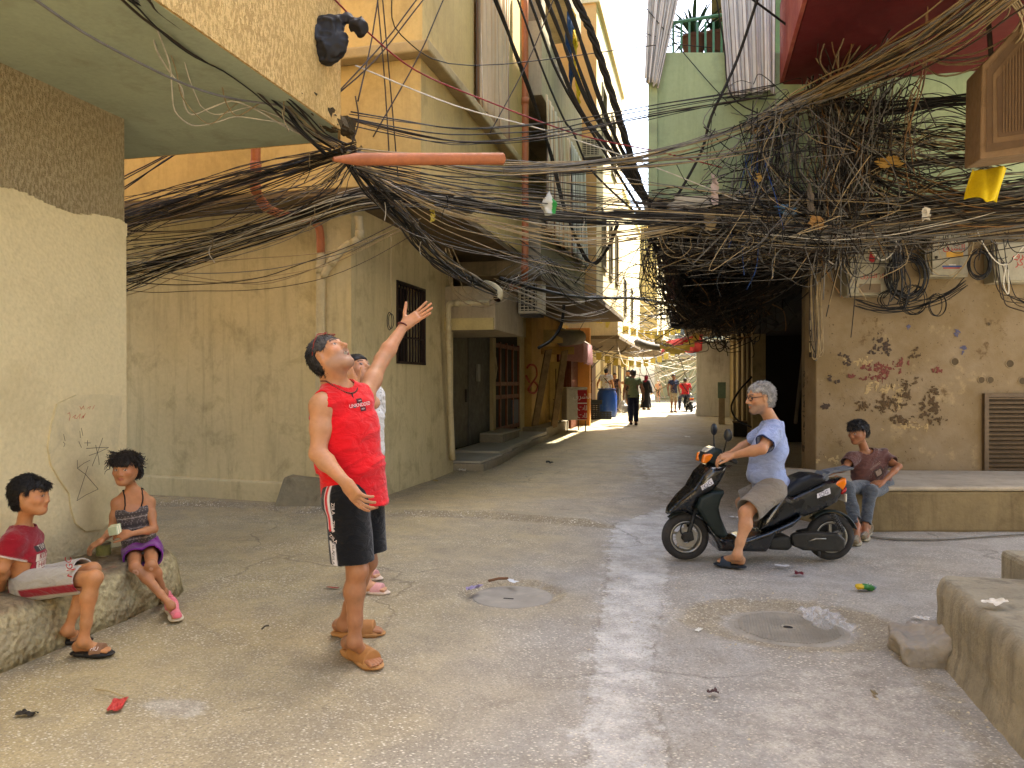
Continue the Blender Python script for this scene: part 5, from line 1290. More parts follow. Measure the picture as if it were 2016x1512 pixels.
    scoop = Sdf().ell(top+fw*.10+up*.03, A3((.062,.09,.052)), (rt, fw, up), .02)
    cam_o = cloth_obj('camisole', s, g.root, c2, .0055, .010, cuts=[(top, up), (A3(j['pel'])-up*.015+fw*.0, -up-fw*.25)], carve=[scoop])
    for sx in (1,-1):
        P_ = [top+rt*.058*sx+fw*.088-up*.01, nb-up*.055+rt*.06*sx+fw*.078, nb-up*.022+rt*.058*sx+fw*.045, nb-up*.008+rt*.056*sx, top+rt*.055*sx-fw*.085]
        pp = []
        for x in catmull([Vector(x) for x in P_], 6):
            hh = bb.find_nearest(x); pp.append(hh[0]+hh[1]*.003 if hh[0] is not None else x)
        MB().tube(pp, .0042, 5).build('strap', plain('black strap', '17120f', .8), cam_o)
    g.legs(hexc('71247a'), .006, .52, .104, .098, .006, 8)
    PK = hexc('d06a74'); SOLE = hexc('cdbfa4')
    for S_, he, to in (('R', heR, toR), ('L', heL, toL)):
        f_ = unit(to-he); so = sole_obj('shoe', g.root, he-f_*.02, to+f_*.02, .075, SOLE, .026, 0.0); s2 = Sdf()
        a = he+UPV*.026; s2.rc(a+f_*.01+UPV*.018, a+f_*.08+UPV*.015, .031, .032, .03).rc(a+f_*.08+UPV*.012, to+UPV*.036-f_*.01, .033, .027, .03); s2.rc(a+f_*.02+UPV*.04, a+f_*.05+UPV*.035, .032, .034, .03)
        cloth_obj('upper', s2, so, PK, .0055, .008, carve=[Sdf().ell(a+f_*.012+UPV*.075, A3((.03,.03,.03)))], cuts=[(a, -UPV)])
        mb = MB(); sd = np.cross(f_, UPV)
        for t in range(4): q = a+f_*(.07+.02*t)+UPV*(.056-.007*t); mb.tube([q-sd*.02, q+UPV*.006, q+sd*.02+f_*.01], .003, 4)
        mb.build('lace', plain('cream lace', 'd9ccb4', .8), so)
    g.done()
    # cards she holds
    c = J(224,1046,4.76); kc = empty('card_pack', 'small clear pack of cards held in the seated child hand', 'cards', loc=tuple(c))
    for i in range(5):
        MB().obox(Vector(c)+Vector(V3(.003*i-.006,.004*i,.004*i)), Vector(V3(.028,-.006,.006)), Vector(V3(.004,.0012,0)), Vector(V3(-.008,.006,.024))).build('card', plain('cream card' if i % 2 else 'green card', 'd7cfae' if i % 2 else 'a9b08e', .4), kc)
    adopt(kc)
girl()
# ---------------------------------------------------------------- rider in the pale blue T-shirt
def rider():
    j = dict(head=J(1497,784,6.22), nb=J(1522,829,6.26), shL=J(1521,853,6.07), shR=J(1516,850,6.44), che=J(1518,885,6.26), wai=J(1512,925,6.26), pel=J(1520,955,6.27),
             elL=J(1500,884,5.88), wrL=J(1442,897,6.0), elR=J(1470,876,6.60), wrR=J(1438,893,6.50), hipL=J(1516,968,6.15), hipR=J(1516,968,6.38), knL=J(1470,1008,5.98), knR=J(1462,990,6.48),
             anL=J(1452,1092,5.89), anR=J(1465,1066,6.42), bk=V3(1,0,.1))
    g = Fig('person in pale blue T-shirt and beige shorts astride the parked black scooter', G(1450,1115), j, 1.0, V3(-1,-.12,-.10), hk=1.01, belly=.035, skin=hexc('b0805c'), leg_fat=.92, arm_fat=.94)
    g.hand('L', V3(-.93,.05,-.12), V3(-.1,-.35,.9), curl=(.55,.6,.65,.7), thumb=(.5,.3)); g.hand('R', V3(-.9,0,-.1), V3(0,.3,.9), curl=(.6,.6,.6,.6), thumb=(.5,.3))
    he, to = gp(1462,1119), gp(1413,1113); g.foot(he, to, 'L', .028); he2 = A3(j['anR'])+V3(.06,0,-.06); to2 = he2+V3(-.24,0,0); foot_prims(g.s, j['anR'], he2, to2)
    g.body(.0065, brow='5a534e', stubble=.55, gaze=(0,-.002))
    def keep(x, y, z): return np.maximum(np.maximum(np.minimum(z-.058, .07-y), np.minimum(.012-y+.15*z, z+.012)), np.minimum(-.02-y, z+.075+.5*np.minimum(0, -y-.05)))
    hair_obj(g.H, 1.01, g.root, '8d8b88', keep, .012, .005, (90,60,60), .005, grey='a8a6a2', strands=2600, slen=.022)
    c, r, f, u = g.H; hp = lambda x, y, z: Vector(c+(r*x+f*y+u*z)*1.01); gl = MB()
    for sx in (1,-1):
        gl.tube([hp(sx*(.033+.024*math.cos(a)), .103-.02*math.cos(a)*0-.012*(.5+.5*math.cos(a)), .008+.016*math.sin(a)) for a in np.linspace(0, 2*math.pi, 14)], .0028, 5, False); gl.tube([hp(sx*.057,.092,.014), hp(sx*.075,.05,.016), hp(sx*.083,-.02,.012)], .003, 5)
    gl.tube([hp(-.01,.104,.012), hp(.01,.104,.012)], .0025, 5); gl.build('glasses', plain('dark glasses frame', '2a2226', .3), g.root, True)
    ms = Sdf().rc(hp(0,.102,-.044), hp(.024,.092,-.05), .006, .005, .004).rc(hp(0,.102,-.044), hp(-.024,.092,-.05), .006, .005, .004); cloth_obj('moustache', ms, g.root, hexc('777068'), .004, hollow=False, mat_=HAIRM)
    BL = A3(hexc('8f9cc0')); NV = A3(hexc('232f55'))
    def c2(P):
        C = np.tile(BL, (len(P),1))*(1+.05*vn3(P*14, 3))[:,None]
        for S_ in 'L':
            sh, el = A3(j['sh'+S_]), A3(j['el'+S_]); a = unit(el-sh); ce = sh+(el-sh)*.74; q = P-ce; m = soft(np.abs(q@a)-.010)*((q*q).sum(1) < .02)[:,None]; C = C*(1-m)+NV*m
        return C
    g.top(c2, .007, .74, .024, A3(j['pel'])-UPV*.065, .019, 5.0, .026, seed=31, ext=.12)
    g.legs(hexc('7d7468'), .007, .94, .118, .098, .012, 5.0, seed=41)
    f = unit(to-he); so = sole_obj('sandal', g.root, he-f*.02, to+f*.02, .105, hexc('1b222b'), .024, 0.0, (.42,.78,.062,hexc('1e2a38')))
    g.done()
rider()
# ---------------------------------------------------------------- boy on the ledge
def ledge_boy():
    j = dict(head=J(1689,852,7.46), nb=J(1704,889,7.52), shR=J(1678,902,7.46), shL=J(1742,903,7.58), che=J(1712,918,7.54), wai=J(1720,938,7.58), pel=J(1728,955,7.62),
             elR=J(1662,922,7.36), wrR=J(1636,931,7.42), elL=J(1770,918,7.44), wrL=J(1738,950,7.33), hipR=J(1712,958,7.58), hipL=J(1744,957,7.64), knR=J(1668,961,7.22), knL=J(1714,968,7.26),
             anR=J(1688,1036,7.06), anL=J(1704,1034,7.14), bk=V3(.3,1,0))
    g = Fig('child in faded brown printed T-shirt and grey jeans sitting on the wall ledge', G(1695,1060), j, .84, V3(-.82,-.42,-.22), hk=.91, child=True, skin=hexc('8a5c3e'), smile=.4, leg_fat=.86, arm_fat=.8, fat=.92)
    g.hand('R', V3(-.8,-.1,-.3), V3(0,-.2,1)); g.hand('L', V3(-.95,-.1,-.05), V3(0,-.5,.85), curl=(.35,.4,.45,.5), size=.85)
    heR, toR = gp(1692,1054), gp(1684,1078); heL, toL = gp(1712,1050), gp(1700,1068); g.foot(heR, toR, 'R', .03); g.foot(heL, toL, 'L', .03)
    g.body(.007, brow='120d0a')
    hair_obj(g.H, .91, g.root, '0d0b0b', strands=2000, slen=.03, fn_keep=lambda x, y, z: np.maximum(np.maximum(np.minimum(z-.040-.1*np.abs(x), .112-y), np.minimum(.014-y+.15*z, z+.005)), np.minimum(-.02-y, z+.060+.5*np.minimum(0, -y-.05))), thick=.016, amp=.008, fr=(60,60,60), h=.0055,
             extra=lambda s, p, k: s.ell(p(.005,.03,.108), A3((.055,.06,.024))*k, None, .03).rc(p(.02,.07,.09), p(.03,.100,.060), .018*k, .007*k, .03))
    BR = hexc('523530'); up, fw = g.up, g.fw
    sh = g.top(BR, .007, .6, .018, None, .009, 5, .022, seed=51)
    bv = bvh_of(sh); pr = unit(np.cross(up, fw)); pc = A3(j['che'])+fw*.12; Pm = plain('faded print', '8c7a6c', .9)
    decal(text_mesh('NUTIVERSO', .026), pc+up*.03, pr, up, sh, Pm, sh, bv=bv); decal(gridpoly(-.05,.05,-.09,.005,5,5), pc, pr, up, sh, plain('dark faded print', '3c2c28', .9), sh, bv=bv)
    decal(gridpoly(-.03,.028,-.07,-.015,5,5), pc, pr, up, sh, plain('faded print', '8c7a6c', .9), sh, off=.003, bv=bv)
    JE = A3(hexc('454a50'))
    g.legs(lambda P: np.tile(JE, (len(P),1))*(1+.25*vn3(P*A3((30,30,60)), 3))[:,None], .0065, .95, .092, .074, .008, 9, ankle=True, name='jeans', r2=.058)
    for he, to in ((heR,toR),(heL,toL)):
        f_ = unit(to-he); so = sole_obj('shoe', g.root, he-f_*.02, to+f_*.03, .085, hexc('8b826c'), .028, 0.0); a = he+UPV*.028; s2 = Sdf()
        s2.rc(a+f_*.01+UPV*.02, a+f_*.1+UPV*.016, .035, .037, .03).rc(a+f_*.1+UPV*.012, to+UPV*.04, .036, .03, .03).rc(a+f_*.03+UPV*.05, a+f_*.05+UPV*.04, .036, .036, .03); cloth_obj('upper', s2, so, hexc('6b5d44'), .007, .008, cuts=[(a, -UPV)])
    g.done()
ledge_boy()
# ---------------------------------------------------------------- young man hidden behind the pointing man
def behind():
    d = 5.35
    j = dict(head=J(705,731,d), nb=J(704,765,d+.03), shR=J(690,790,d+.0), shL=J(737,778,d+.10), che=J(710,820,d), wai=J(712,870,d), pel=J(714,920,d),
             elR=J(735,793,d-.26), wrR=J(700,757,d-.17), elL=J(744,850,d+.18), wrL=J(738,910,d+.12), hipR=J(704,938,d-.06), hipL=J(726,938,d+.08), knR=J(716,1050,d-.06), knL=J(727,1040,d+.2),
             anR=J(720,1152,d-.09), anL=J(722,1126,d+.24), bk=V3(-1,0,0))
    g = Fig('person in white printed shirt looking up from behind the pointing person', G(730,1165), j, .97, V3(.62,-.52,.42), hk=.98, skin=hexc('c08e6a'))
    g.hand('R', V3(-.25,-.12,.55), V3(-.5,-.75,.1), curl=(.2,.3,.35,.4), thumb=(.9,.3)); g.hand('L', V3(.1,-.1,-1), V3(.5,.8,0))
    heR, toR = gp(712,1166), gp(760,1170); heL, toL = gp(712,1138), gp(745,1142); g.foot(heR, toR, 'R'); g.foot(heL, toL, 'L')
    g.body(.007, brow='15100d')
    hair_obj(g.H, .98, g.root, '120d0c', SHORT(.052), .014, .004, (60,60,60), .006)
    sh = g.top(hexc('cfcac2'), .009, .5, .02, A3(j['pel'])-UPV*.10, .009, 4, .02); bv = bvh_of(sh); pr = unit(np.cross(g.up, g.fw))
    decal(text_mesh('44', .16), A3(j['che'])+g.fw*.12-UPV*.06, pr, g.up, sh, plain('black print', '15141a', .8), sh, bv=bv)
    g.legs(hexc('2c2c30'), .009, .9, .11, .1, .006, 6)
    for he, to in ((heR,toR),(heL,toL)):
        f_ = unit(to-he); sole_obj('slide_sandal', g.root, he-f_*.02, to+f_*.02, .095, hexc('cdb9a6'), .022, 0.0, (.45,.8,.06,hexc('cf9a98')))
    g.done()
behind()
# ================================================================ black scooter
def poly2(poly):
    P_ = np.array(poly, np.float32)
    def f(x, y):
        d = np.full(len(x), 1e9, np.float32); ins = np.zeros(len(x), bool); n = len(P_); j_ = n-1
        for i in range(n):
            a, b = P_[j_], P_[i]; e = b-a; t = np.clip(((x-a[0])*e[0]+(y-a[1])*e[1])/(e@e+1e-12), 0, 1); d = np.minimum(d, (x-a[0]-t*e[0])**2+(y-a[1]-t*e[1])**2)
            c = ((b[1] > y) != (a[1] > y)) & (x < (a[0]-b[0])*(y-b[1])/(a[1]-b[1]+1e-12)+b[0]); ins ^= c; j_ = i
        d = np.sqrt(d); return np.where(ins, -d, d)
    return f
def zq(zx, zy): return ((zx-285)/871.0, (1375-zy)/871.0)
PAINT = NT('black gloss paint'); PAINT.b.inputs['Coat Weight'].default_value = .7; PAINT.b.inputs['Coat Roughness'].default_value = .08
PAINT = PAINT.out(PAINT.mix(PAINT.ramp(PAINT.noise(6, 5, .7), [(.5, 0.0), (.75, .35)]), hexc('0b0e12'), hexc('2e2c29')), PAINT.ramp(PAINT.noise(9, 4), [(.3, .16), (.7, .38)]), None, 0, .5)
TEAL = mat('dusty black plastic', '15201f', .5, .25, 6, 60, .1, stain=('3b372f', .4, 5))
TYRE = mat('grey dusty tyre', '2b2a29', .85, .2, 6, 60, .4, stain=('4a4540', .5, 6)); ALU = mat('dull aluminium', '9a9890', .4, .2, 6, 40, .1, metal=.8, stain=('5b554b', .5, 8))
ENG = mat('oily engine casing', '2f2f2d', .55, .3, 6, 40, .2, stain=('4d4840', .5, 8), metal=.3); RACK = mat('grey plastic rack', '5d6166', .5, .15, 6, 40, .1)
AMBER = plain('amber lens', 'd8730d', .15, 0, .6); REDL = plain('red lens', '9a1410', .15, 0, .6); CHROME = plain('chrome trim', 'b0aca4', .25, .9)
def panel(name, zp, w, rnd, m, parent, h=.009, cut=None, wf=None, mirror=True, yc=0.0):
    f2 = poly2([zq(*p) for p in zp]); xs = [zq(*p)[0] for p in zp]; zs = [zq(*p)[1] for p in zp]
    def f(P):
        x, y, z = P[:,0], P[:,1]-yc, P[:,2]; ww = w if wf is None else wf(x, z); a = f2(x, z)+rnd; b = np.abs(y)-ww+rnd
        d = np.sqrt(np.maximum(a, 0)**2+np.maximum(b, 0)**2)+np.minimum(np.maximum(a, b), 0)-rnd
        if cut is not None: d = np.maximum(d, -cut(x, y, z))
        return d
    return sdf_obj(name, f, [((min(xs)-.03, yc-w*1.3-.03, min(zs)-.03), (max(xs)+.03, yc+w*1.3+.03, max(zs)+.03), h)], m, parent, None, 1)
def ring_mb(c, prof, n=36):             # (radius, y) profile around a lateral (y) axis
    mb = MB(); k = len(prof)
    for i in range(n):
        a = 2*math.pi*i/n
        for r_, y in prof: mb.v.append((c[0]+r_*math.cos(a), c[1]+y, c[2]+r_*math.sin(a)))
    for i in range(n):
        for j_ in range(k): mb.f.append((i*k+j_, i*k+(j_+1) % k, ((i+1) % n)*k+(j_+1) % k, ((i+1) % n)*k+j_))
    return mb
def scooter_wheel(x, parent, spk=5):
    c = (x, 0, .19); wh = ring_mb(c, [(.125,-.038),(.150,-.046),(.172,-.044),(.185,-.03),(.190,-.012),(.190,.012),(.185,.03),(.172,.044),(.150,.046),(.125,.038)], 44).build('wheel', TYRE, parent, True)
    ring_mb(c, [(.118,-.036),(.128,-.040),(.128,-.030),(.112,-.018),(.112,.018),(.128,.030),(.128,.040),(.118,.036),(.104,.016),(.104,-.016)], 40).build('rim', ALU, wh, True)
    for i in range(spk):
        a = 2*math.pi*i/spk+.3; MB().obox((x+.068*math.cos(a), 0, .19+.068*math.sin(a)), (.042*math.cos(a),0,.042*math.sin(a)), (0,.012,0), (-.011*math.sin(a),0,.011*math.cos(a))).build('spoke', ALU, wh, bevel=.004)
    ring_mb(c, [(.004,-.045),(.032,-.04),(.036,-.01),(.036,.01),(.032,.04),(.004,.045)], 20).build('hub', ENG, wh, True)
    return wh
def build_scooter(name, label, loc, rz, full=True):
    r = empty(name, label, 'scooter', loc=(0,0,0))
    w1 = scooter_wheel(0, r); w2 = scooter_wheel(1.177, r)
    ring_mb((0,0,.19), [(.045,-.052),(.085,-.052),(.085,-.048),(.045,-.048)], 28).build('brake_disc', ALU, w1)
    panel('front_cowl', [(150,1048),(163,1010),(230,930),(310,862),(350,800),(372,758),(432,700),(545,690),(530,740),(500,800),(452,868),(370,925),(340,985),(330,1062),(290,1038),(240,1030),(190,1038)], .19, .055, PAINT, r, .008, wf=lambda x, z: .075+.125*np.clip((z-.33)/.3, 0, 1))
    panel('leg_shield', [(352,915),(440,868),(520,860),(524,885),(500,930),(486,985),(500,1050),(552,1172),(520,1195),(470,1180),(400,1080),(335,985)], .185, .03, TEAL, r, .008)
    panel('floorboard', [(400,1085),(452,1155),(520,1205),(640,1212),(760,1172),(830,1150),(1000,1078),(1062,1035),(1062,1056),(1000,1118),(880,1172),(835,1270),(815,1292),(490,1288),(478,1240)], .17, .03, PAINT, r, .008)
    panel('rear_body', [(775,1152),(800,1060),(850,985),(930,895),(1000,905),(1240,800),(1392,786),(1398,862),(1372,915),(1340,962),(1240,1012),(1100,1060),(1058,1046),(850,1134)], .15, .06, PAINT, r, .009, wf=lambda x, z: .155-.07*np.clip((x-.7)/.6, 0, 1))
    panel('seat', [(905,930),(965,852),(1050,788),(1130,758),(1225,765),(1250,800),(1120,862),(1000,915),(920,940)], .145, .045, mat('black seat vinyl', '14161a', .45, .2, 8, 80, .2), r, .009)
    panel('number_plate', [(1392,900),(1404,900),(1404,960),(1392,960)], .08, .004, plain('white plate', 'b9b6ac', .5), r, .006)
    rk = MB()
    for y in (-.075, -.025, .025, .075): rk.tube([(zq(1232,790)[0], y, zq(0,790)[1]), (zq(1300,748)[0], y, zq(0,748)[1]), (zq(1440,722)[0], y*.9, zq(0,722)[1])], .011, 6)
    for zx, zy in ((1290,752),(1370,735),(1440,722)): x, z = zq(zx, zy); rk.tube([(x,-.08,z),(x,.08,z)], .012, 6)
    rk.obox((zq(1245,790)[0], 0, zq(0,790)[1]), (.02,0,.025), (0,.08,0), (.02,0,-.025)); rk.build('rear_rack', RACK, r, bevel=.003)
    panel('tail_light', [(1305,832),(1340,806),(1393,784),(1397,826),(1372,872)], .098, .015, AMBER, r, .007); panel('brake_light', [(1366,876),(1400,850),(1398,882),(1362,908)], .09, .012, REDL, r, .007)
    panel('handlebar_cowl', [(392,645),(410,612),(470,572),(520,585),(535,622),(548,690),(470,700),(432,684),(400,684)], .12, .03, TEAL, r, .007)
    panel('headlight', [(405,608),(440,578),(486,566),(470,592),(430,618)], .075, .012, plain('clear lens', 'b8b2a4', .1, 0, .7), r, .006)
    for y in (-.095, .095): panel('indicator', [(379,680),(392,622),(440,612),(462,622),(440,660),(405,684)], .028, .012, AMBER, r, .006, yc=y)
    hb = zq(520, 640); MB().tube([(hb[0],-.27,hb[1]),(hb[0]-.01,-.12,hb[1]+.01),(hb[0]-.01,.12,hb[1]+.01),(hb[0],.27,hb[1])], .012, 8).build('handlebar', CHROME, r, True)
    for y in (-1, 1):
        x, z = zq(560, 652); MB().tube([(x-.025,.16*y,z+.01),(x,.33*y,z)], .017, 10).build('grip', plain('black rubber grip', '121212', .7), r, True)
        MB().tube([(hb[0]-.03,.12*y,hb[1]+.01),(hb[0]-.06,.2*y,hb[1]),(hb[0]-.06,.3*y,hb[1]-.012)], .006, 6).build('brake_lever', CHROME, r, True)
        sx, sz = zq(524, 602); tx, tz = zq(532, 525); mr = MB().tube([(sx,.14*y,sz),(tx,.20*y,tz+.02)], .006, 6).build('mirror_stem', plain('black metal', '17181a', .4), r, True)
        s_ = Sdf().ell((tx+.005,.21*y,zq(0,480)[1]+.01*(y>0)), (.016,.036,.052), None, .01) if False else Sdf().ell((tx+.006,.21*y,zq(0,480)[1]+.02*(y>0)), (.034,.018,.052), ((1,.5*y,0),(-.5*y,1,0),(0,0,1)), .01)
        lo, hi = bounds(s_, .01); sdf_obj('mirror', s_, [(lo, hi, .006)], plain('black mirror shell', '1a1d21', .3), mr)
    # engine, transmission and rear gear
    panel('transmission_cover', [(1005,1190),(1030,1170),(1180,1160),(1330,1172),(1378,1210),(1382,1270),(1340,1300),(1230,1298),(1090,1290),(1020,1262)], .03, .018, ENG, r, .006, yc=-.085)
    panel('crankcase', [(835,1245),(860,1205),(960,1190),(1010,1200),(1020,1270),(990,1296),(860,1290)], .10, .03, ENG, r, .009)
    MB().tube([(zq(1120,1225)[0],-.118,zq(0,1225)[1]),(zq(1170,1205)[0],-.125,zq(0,1205)[1]),(zq(1240,1205)[0],-.125,zq(0,1205)[1])], .006, 6).build('kick_lever', ALU, r, True)
    a, b = zq(1290,1035), zq(1362,1155); A_, B_ = Vector((a[0],-.10,a[1])), Vector((b[0],-.10,b[1])); sp = []; ax_ = (B_-A_); n1 = ax_.orthogonal().normalized(); n2 = ax_.normalized().cross(n1)
    for i in range(90): t = i/89; an = t*2*math.pi*8; sp.append(A_+ax_*t+(n1*math.cos(an)+n2*math.sin(an))*.022)
    sk = MB().tube([A_, B_], .010, 8).build('shock_absorber', ENG, r, True); MB().tube(sp, .0045, 5).build('spring', plain('grey spring steel', '4a4a4a', .4, .6), sk, True)
    fe = ring_mb((1.177,0,.19), [(.205,-.05),(.215,-.045),(.22,0),(.215,.045),(.205,.05),(.208,0)], 60); keep = [f for f in fe.f if all((fe.v[i][2] > .25 and fe.v[i][0] > 1.02) for i in f)]; fe.f = keep; fe.build('rear_mudguard', TEAL, r, True)
    fe = ring_mb((0,0,.19), [(.20,-.05),(.208,-.04),(.212,0),(.208,.04),(.20,.05),(.204,0)], 60); fe.f = [f for f in fe.f if all((fe.v[i][2] > .27 and fe.v[i][0] > -.14) for i in f)]; fe.build('front_mudguard', TEAL, r, True)
    for y in (-1, 1):
        a, b = zq(330,1060), zq(285,1210); MB().tube([(a[0]+.02,.06*y,a[1]+.06),(b[0]+.02,.062*y,b[1]+.05),(b[0],.062*y,b[1])], [.016,.018,.013], 8).build('fork', ENG, r, True)
    MB().obox((.01,-.066,.20), (.04,0,.01), (0,.016,0), (-.006,0,.035)).build('brake_caliper', ENG, r, bevel=.006)
    a = zq(330,1105); MB().tube(catmull([(a[0],-.07,a[1]),(a[0]-.09,-.08,a[1]-.005),(a[0]-.1,-.08,a[1]-.08),(a[0]-.03,-.075,a[1]-.12)], 6), .006, 6).build('brake_hose', plain('black rubber grip', '121212', .7), r, True)
    MB().tube([(zq(1180,1245)[0],-.07,zq(0,1245)[1]),(zq(1200,1300)[0],-.10,zq(0,1300)[1]),(zq(1195,1330)[0],-.12,zq(0,1330)[1])], .012, 6).build('side_stand', ENG, r, True)
    MB().tube([(.95,.11,.2),(1.2,.14,.22),(1.4,.14,.3)], [.02,.045,.045], 12).build('exhaust', ENG, r, True)
    if full:
        WS = plain('white sticker', 'c4c4cc', .4); NVs = plain('navy lettering', '1d2450', .4)
        for (zx, zy, an, L_, y) in ((398,822,-.62,.105,-.20), (1228,893,-.36,.118,-.20)):
            x, z = zq(zx, zy); rv = Vector((math.cos(an),0,-math.sin(an))); uv = Vector((math.sin(an),0,math.cos(an)))
            tgt = [o for o in r.children if o.name.startswith('front_cowl' if zx < 600 else 'rear_body')][-1]
            v, f = gridpoly(-L_/2, L_/2, -.016, .020, 8, 3); v = [(a+.25*b, b*(1.0+.3*(a > 0)), 0) for a, b, c in v]
            st = decal((v, f), (x,y,z), rv, uv, tgt, WS, r, 'sticker'); decal(text_mesh('JOG', .046), (x,y,z), rv, uv, tgt, NVs, st, 'sticker_lettering', .0035)
    r.location = loc; r.rotation_euler = (0, 0, rz)
    return r
_o = G(1349, 1102); SCOOT = build_scooter('motor_scooter', 'glossy black motor scooter with white stickers, ridden by the person in pale blue', (_o.x, _o.y, 0), YAW)
# ================================================================ overhead cables
CABC = dict(k='14120f', b='33271b', g='6a665f', t='93805d', w='bdb6a6', r='7d1820', u='2c4a86', d='221c15', o='7a5a34')
CABM = {k: plain('cable sheath '+k, v, .55, 0, .35, .25) for k, v in CABC.items()}
CR = random.Random(11); STUFF_V = []; STUFF_N = [0]; NIND = [0]; STMB = {}
def cable(pts, r, c, label=None, group=None, sides=5, seg=5):
    P_ = catmull(pts, seg)
    if label is None:
        STMB.setdefault(c, MB()).tube(P_, r, 3, False); return None
    o = MB().tube(P_, r, sides).build('cable', CABM[c], None, True); tag(o, label, 'cable', group); NIND[0] += 1; return o
def bundle(path, n, spread, r, pal, label=None, group=None, keep=1.0, wob=.35, flat=(1,.6,1), sag=0.0, ends=None, seg=5):
    m = len(path); sp = spread if isinstance(spread, (list, tuple)) else [spread]*m
    for i in range(n):
        o = [CR.gauss(0,1)*f for f in flat]; a = CR.uniform(0, 6.3); pts = []
        for k, (px, py, d) in enumerate(path):
            j_ = [CR.gauss(0,1)*f*wob for f in flat]; s_ = sp[k]; p = pt(px, py, d)
            v = V3((o[0]+j_[0])*s_, (o[1]+j_[1])*s_, (o[2]+j_[2])*s_-(sag*CR.random() if 0 < k < m-1 else 0)); pts.append(p+Vector(v.tolist()))
        if wob > .25 and m > 2:
            q2 = [pts[0]]
            for a_, b_ in zip(pts, pts[1:]): q2 += [(a_+b_)*.5+Vector([CR.gauss(0, .010+.004*(a_-b_).length)*f for f in (1,1,1)]), b_]
            mids = q2; pts2 = [pts[0]]
            cs = catmull(pts, 2); pts = [c_+Vector([CR.gauss(0,.007) for _ in range(3)]) if 0 < i_ < len(cs)-1 else c_ for i_, c_ in enumerate(cs)]; sg_ = 3
        else: sg_ = seg
        if ends is not None: pts = pts[:max(3, len(pts)-(CR.randrange(ends*2+1)))]
        rr_ = CR.uniform(*r) if isinstance(r, tuple) else r
        cable(pts, rr_, CR.choice(pal), label if i < n*keep else None, group, seg=sg_)
g1 = 'cables along the pale green soffit'
bundle([(250,-20,3.6),(300,25,3.85),(400,95,4.32),(500,160,4.82),(560,212,5.12),(620,266,5.5),(668,290,5.72)], 13, [.03,.025,.03,.03,.035,.03,.03], (.004,.008), 'kbgbt', 'cable running along the lip of the pale green soffit', g1)
bundle([(300,20,3.85),(345,110,4.3),(390,200,4.7),(425,248,5.0),(490,222,5.1),(560,238,5.3),(640,285,5.65)], 5, [.01,.05,.07,.08,.06,.05,.02], (.003,.005), 'tw', 'loose pale cable drooping below the green soffit', g1)
cable([pt(*p) for p in ((40,-20,3.2),(200,85,3.7),(400,180,4.4),(545,207,5.1),(640,212,5.6))], .007, 'g', 'single grey cable sweeping over the green soffit', g1)
for q_ in (0, .012, .02): cable([pt(a, b, d)+Vector((0,q_,q_*.6)) for a, b, d in ((395,92,4.3),(460,150,4.7),(540,180,5.0),(585,250,5.35),(640,305,5.7))], .010, 'k', 'thick black twisted cable reaching the soffit corner', g1)
g2 = 'cables fanning into the side alley'
bundle([(700,292,5.75),(610,318,6.0),(480,356,6.5),(350,396,6.9),(235,436,7.3),(90,490,7.8)], 40, [.02,.035,.05,.065,.085,.1], (.0035,.006), 'kbbdkt', 'dark cable fanning from the soffit corner into the side alley', g2, .5, .3, (.4,.5,1))
bundle([(930,398,7.2),(740,384,6.6),(600,424,6.7),(450,474,6.9),(330,508,7.1),(235,536,7.3),(90,580,7.7)], 52, [.05,.05,.05,.06,.07,.085,.1], (.0035,.006), 'kkgbgtwd', 'cable of the lower sagging bundle above the side alley', g2, .4, .3, (.4,.5,1))
bundle([(560,150,5.5),(400,262,6.2),(235,362,6.9),(100,440,7.4)], 4, [.03,.02,.04,.05], (.004,.006), 'bd', 'dark cable slanting under the green soffit', g2)
bundle([(810,440,7.2),(640,520,7.1),(470,560,7.1),(300,552,7.2),(180,545,7.4)], 7, [.05,.1,.12,.1,.1], (.003,.0045), 'tgbt', 'thin slack cable hanging low across the alley', g2)
bundle([(700,300,5.8),(640,360,6.2),(560,400,6.5),(420,440,6.8),(250,460,7.2)], 26, [.03,.12,.16,.16,.14], (.003,.005), 'bdkgt')
g3 = 'cables slung across the lane'
bundle([(690,300,5.75),(850,322,6.2),(1000,338,6.7),(1280,330,7.5),(1480,300,8.0),(1580,262,8.1)], 9, [.02,.04,.05,.06,.05,.04], (.004,.007), 'ktgtb', 'cable slung across the lane at the orange pipe', g3)
bundle([(690,232,5.8),(900,275,6.5),(1100,256,7.1),(1290,222,7.7),(1520,180,8.1)], 8, [.03,.06,.05,.04,.04], (.0035,.006), 'kkbd', 'dark cable slung high across the lane', g3)
bundle([(700,322,5.8),(860,352,6.3),(1010,372,6.8),(1290,398,7.6),(1620,430,8.1)], 19, [.03,.09,.12,.12,.08], (.0035,.006), 'kgtbdt', 'thin cable of the wide mesh across the lane', g3, .75, .4, (.4,.5,1))
bundle([(740,372,6.2),(900,398,6.7),(1100,424,7.2),(1300,430,7.8),(1560,436,8.1)], 28, [.04,.04,.05,.055,.08], (.004,.007), 'kkdgb', 'black cable of the dense bundle across the lane', g3, .6, .3, (.4,.5,1))
bundle([(720,335,6.0),(850,402,6.5),(980,440,6.9),(1150,468,7.4),(1350,440,7.9),(1540,375,8.1)], 9, [.02,.03,.05,.06,.06,.05], (.005,.008), 'ttwto', 'beige cable sagging across the lane below the black bundle', g3)
bundle([(710,330,5.9),(860,440,6.6),(1020,490,7.2),(1200,530,8.2),(1330,560,9.5)], 8, [.03,.12,.15,.2,.2], (.003,.005), 'kbtg', 'slack cable hanging low over the lane', g3)
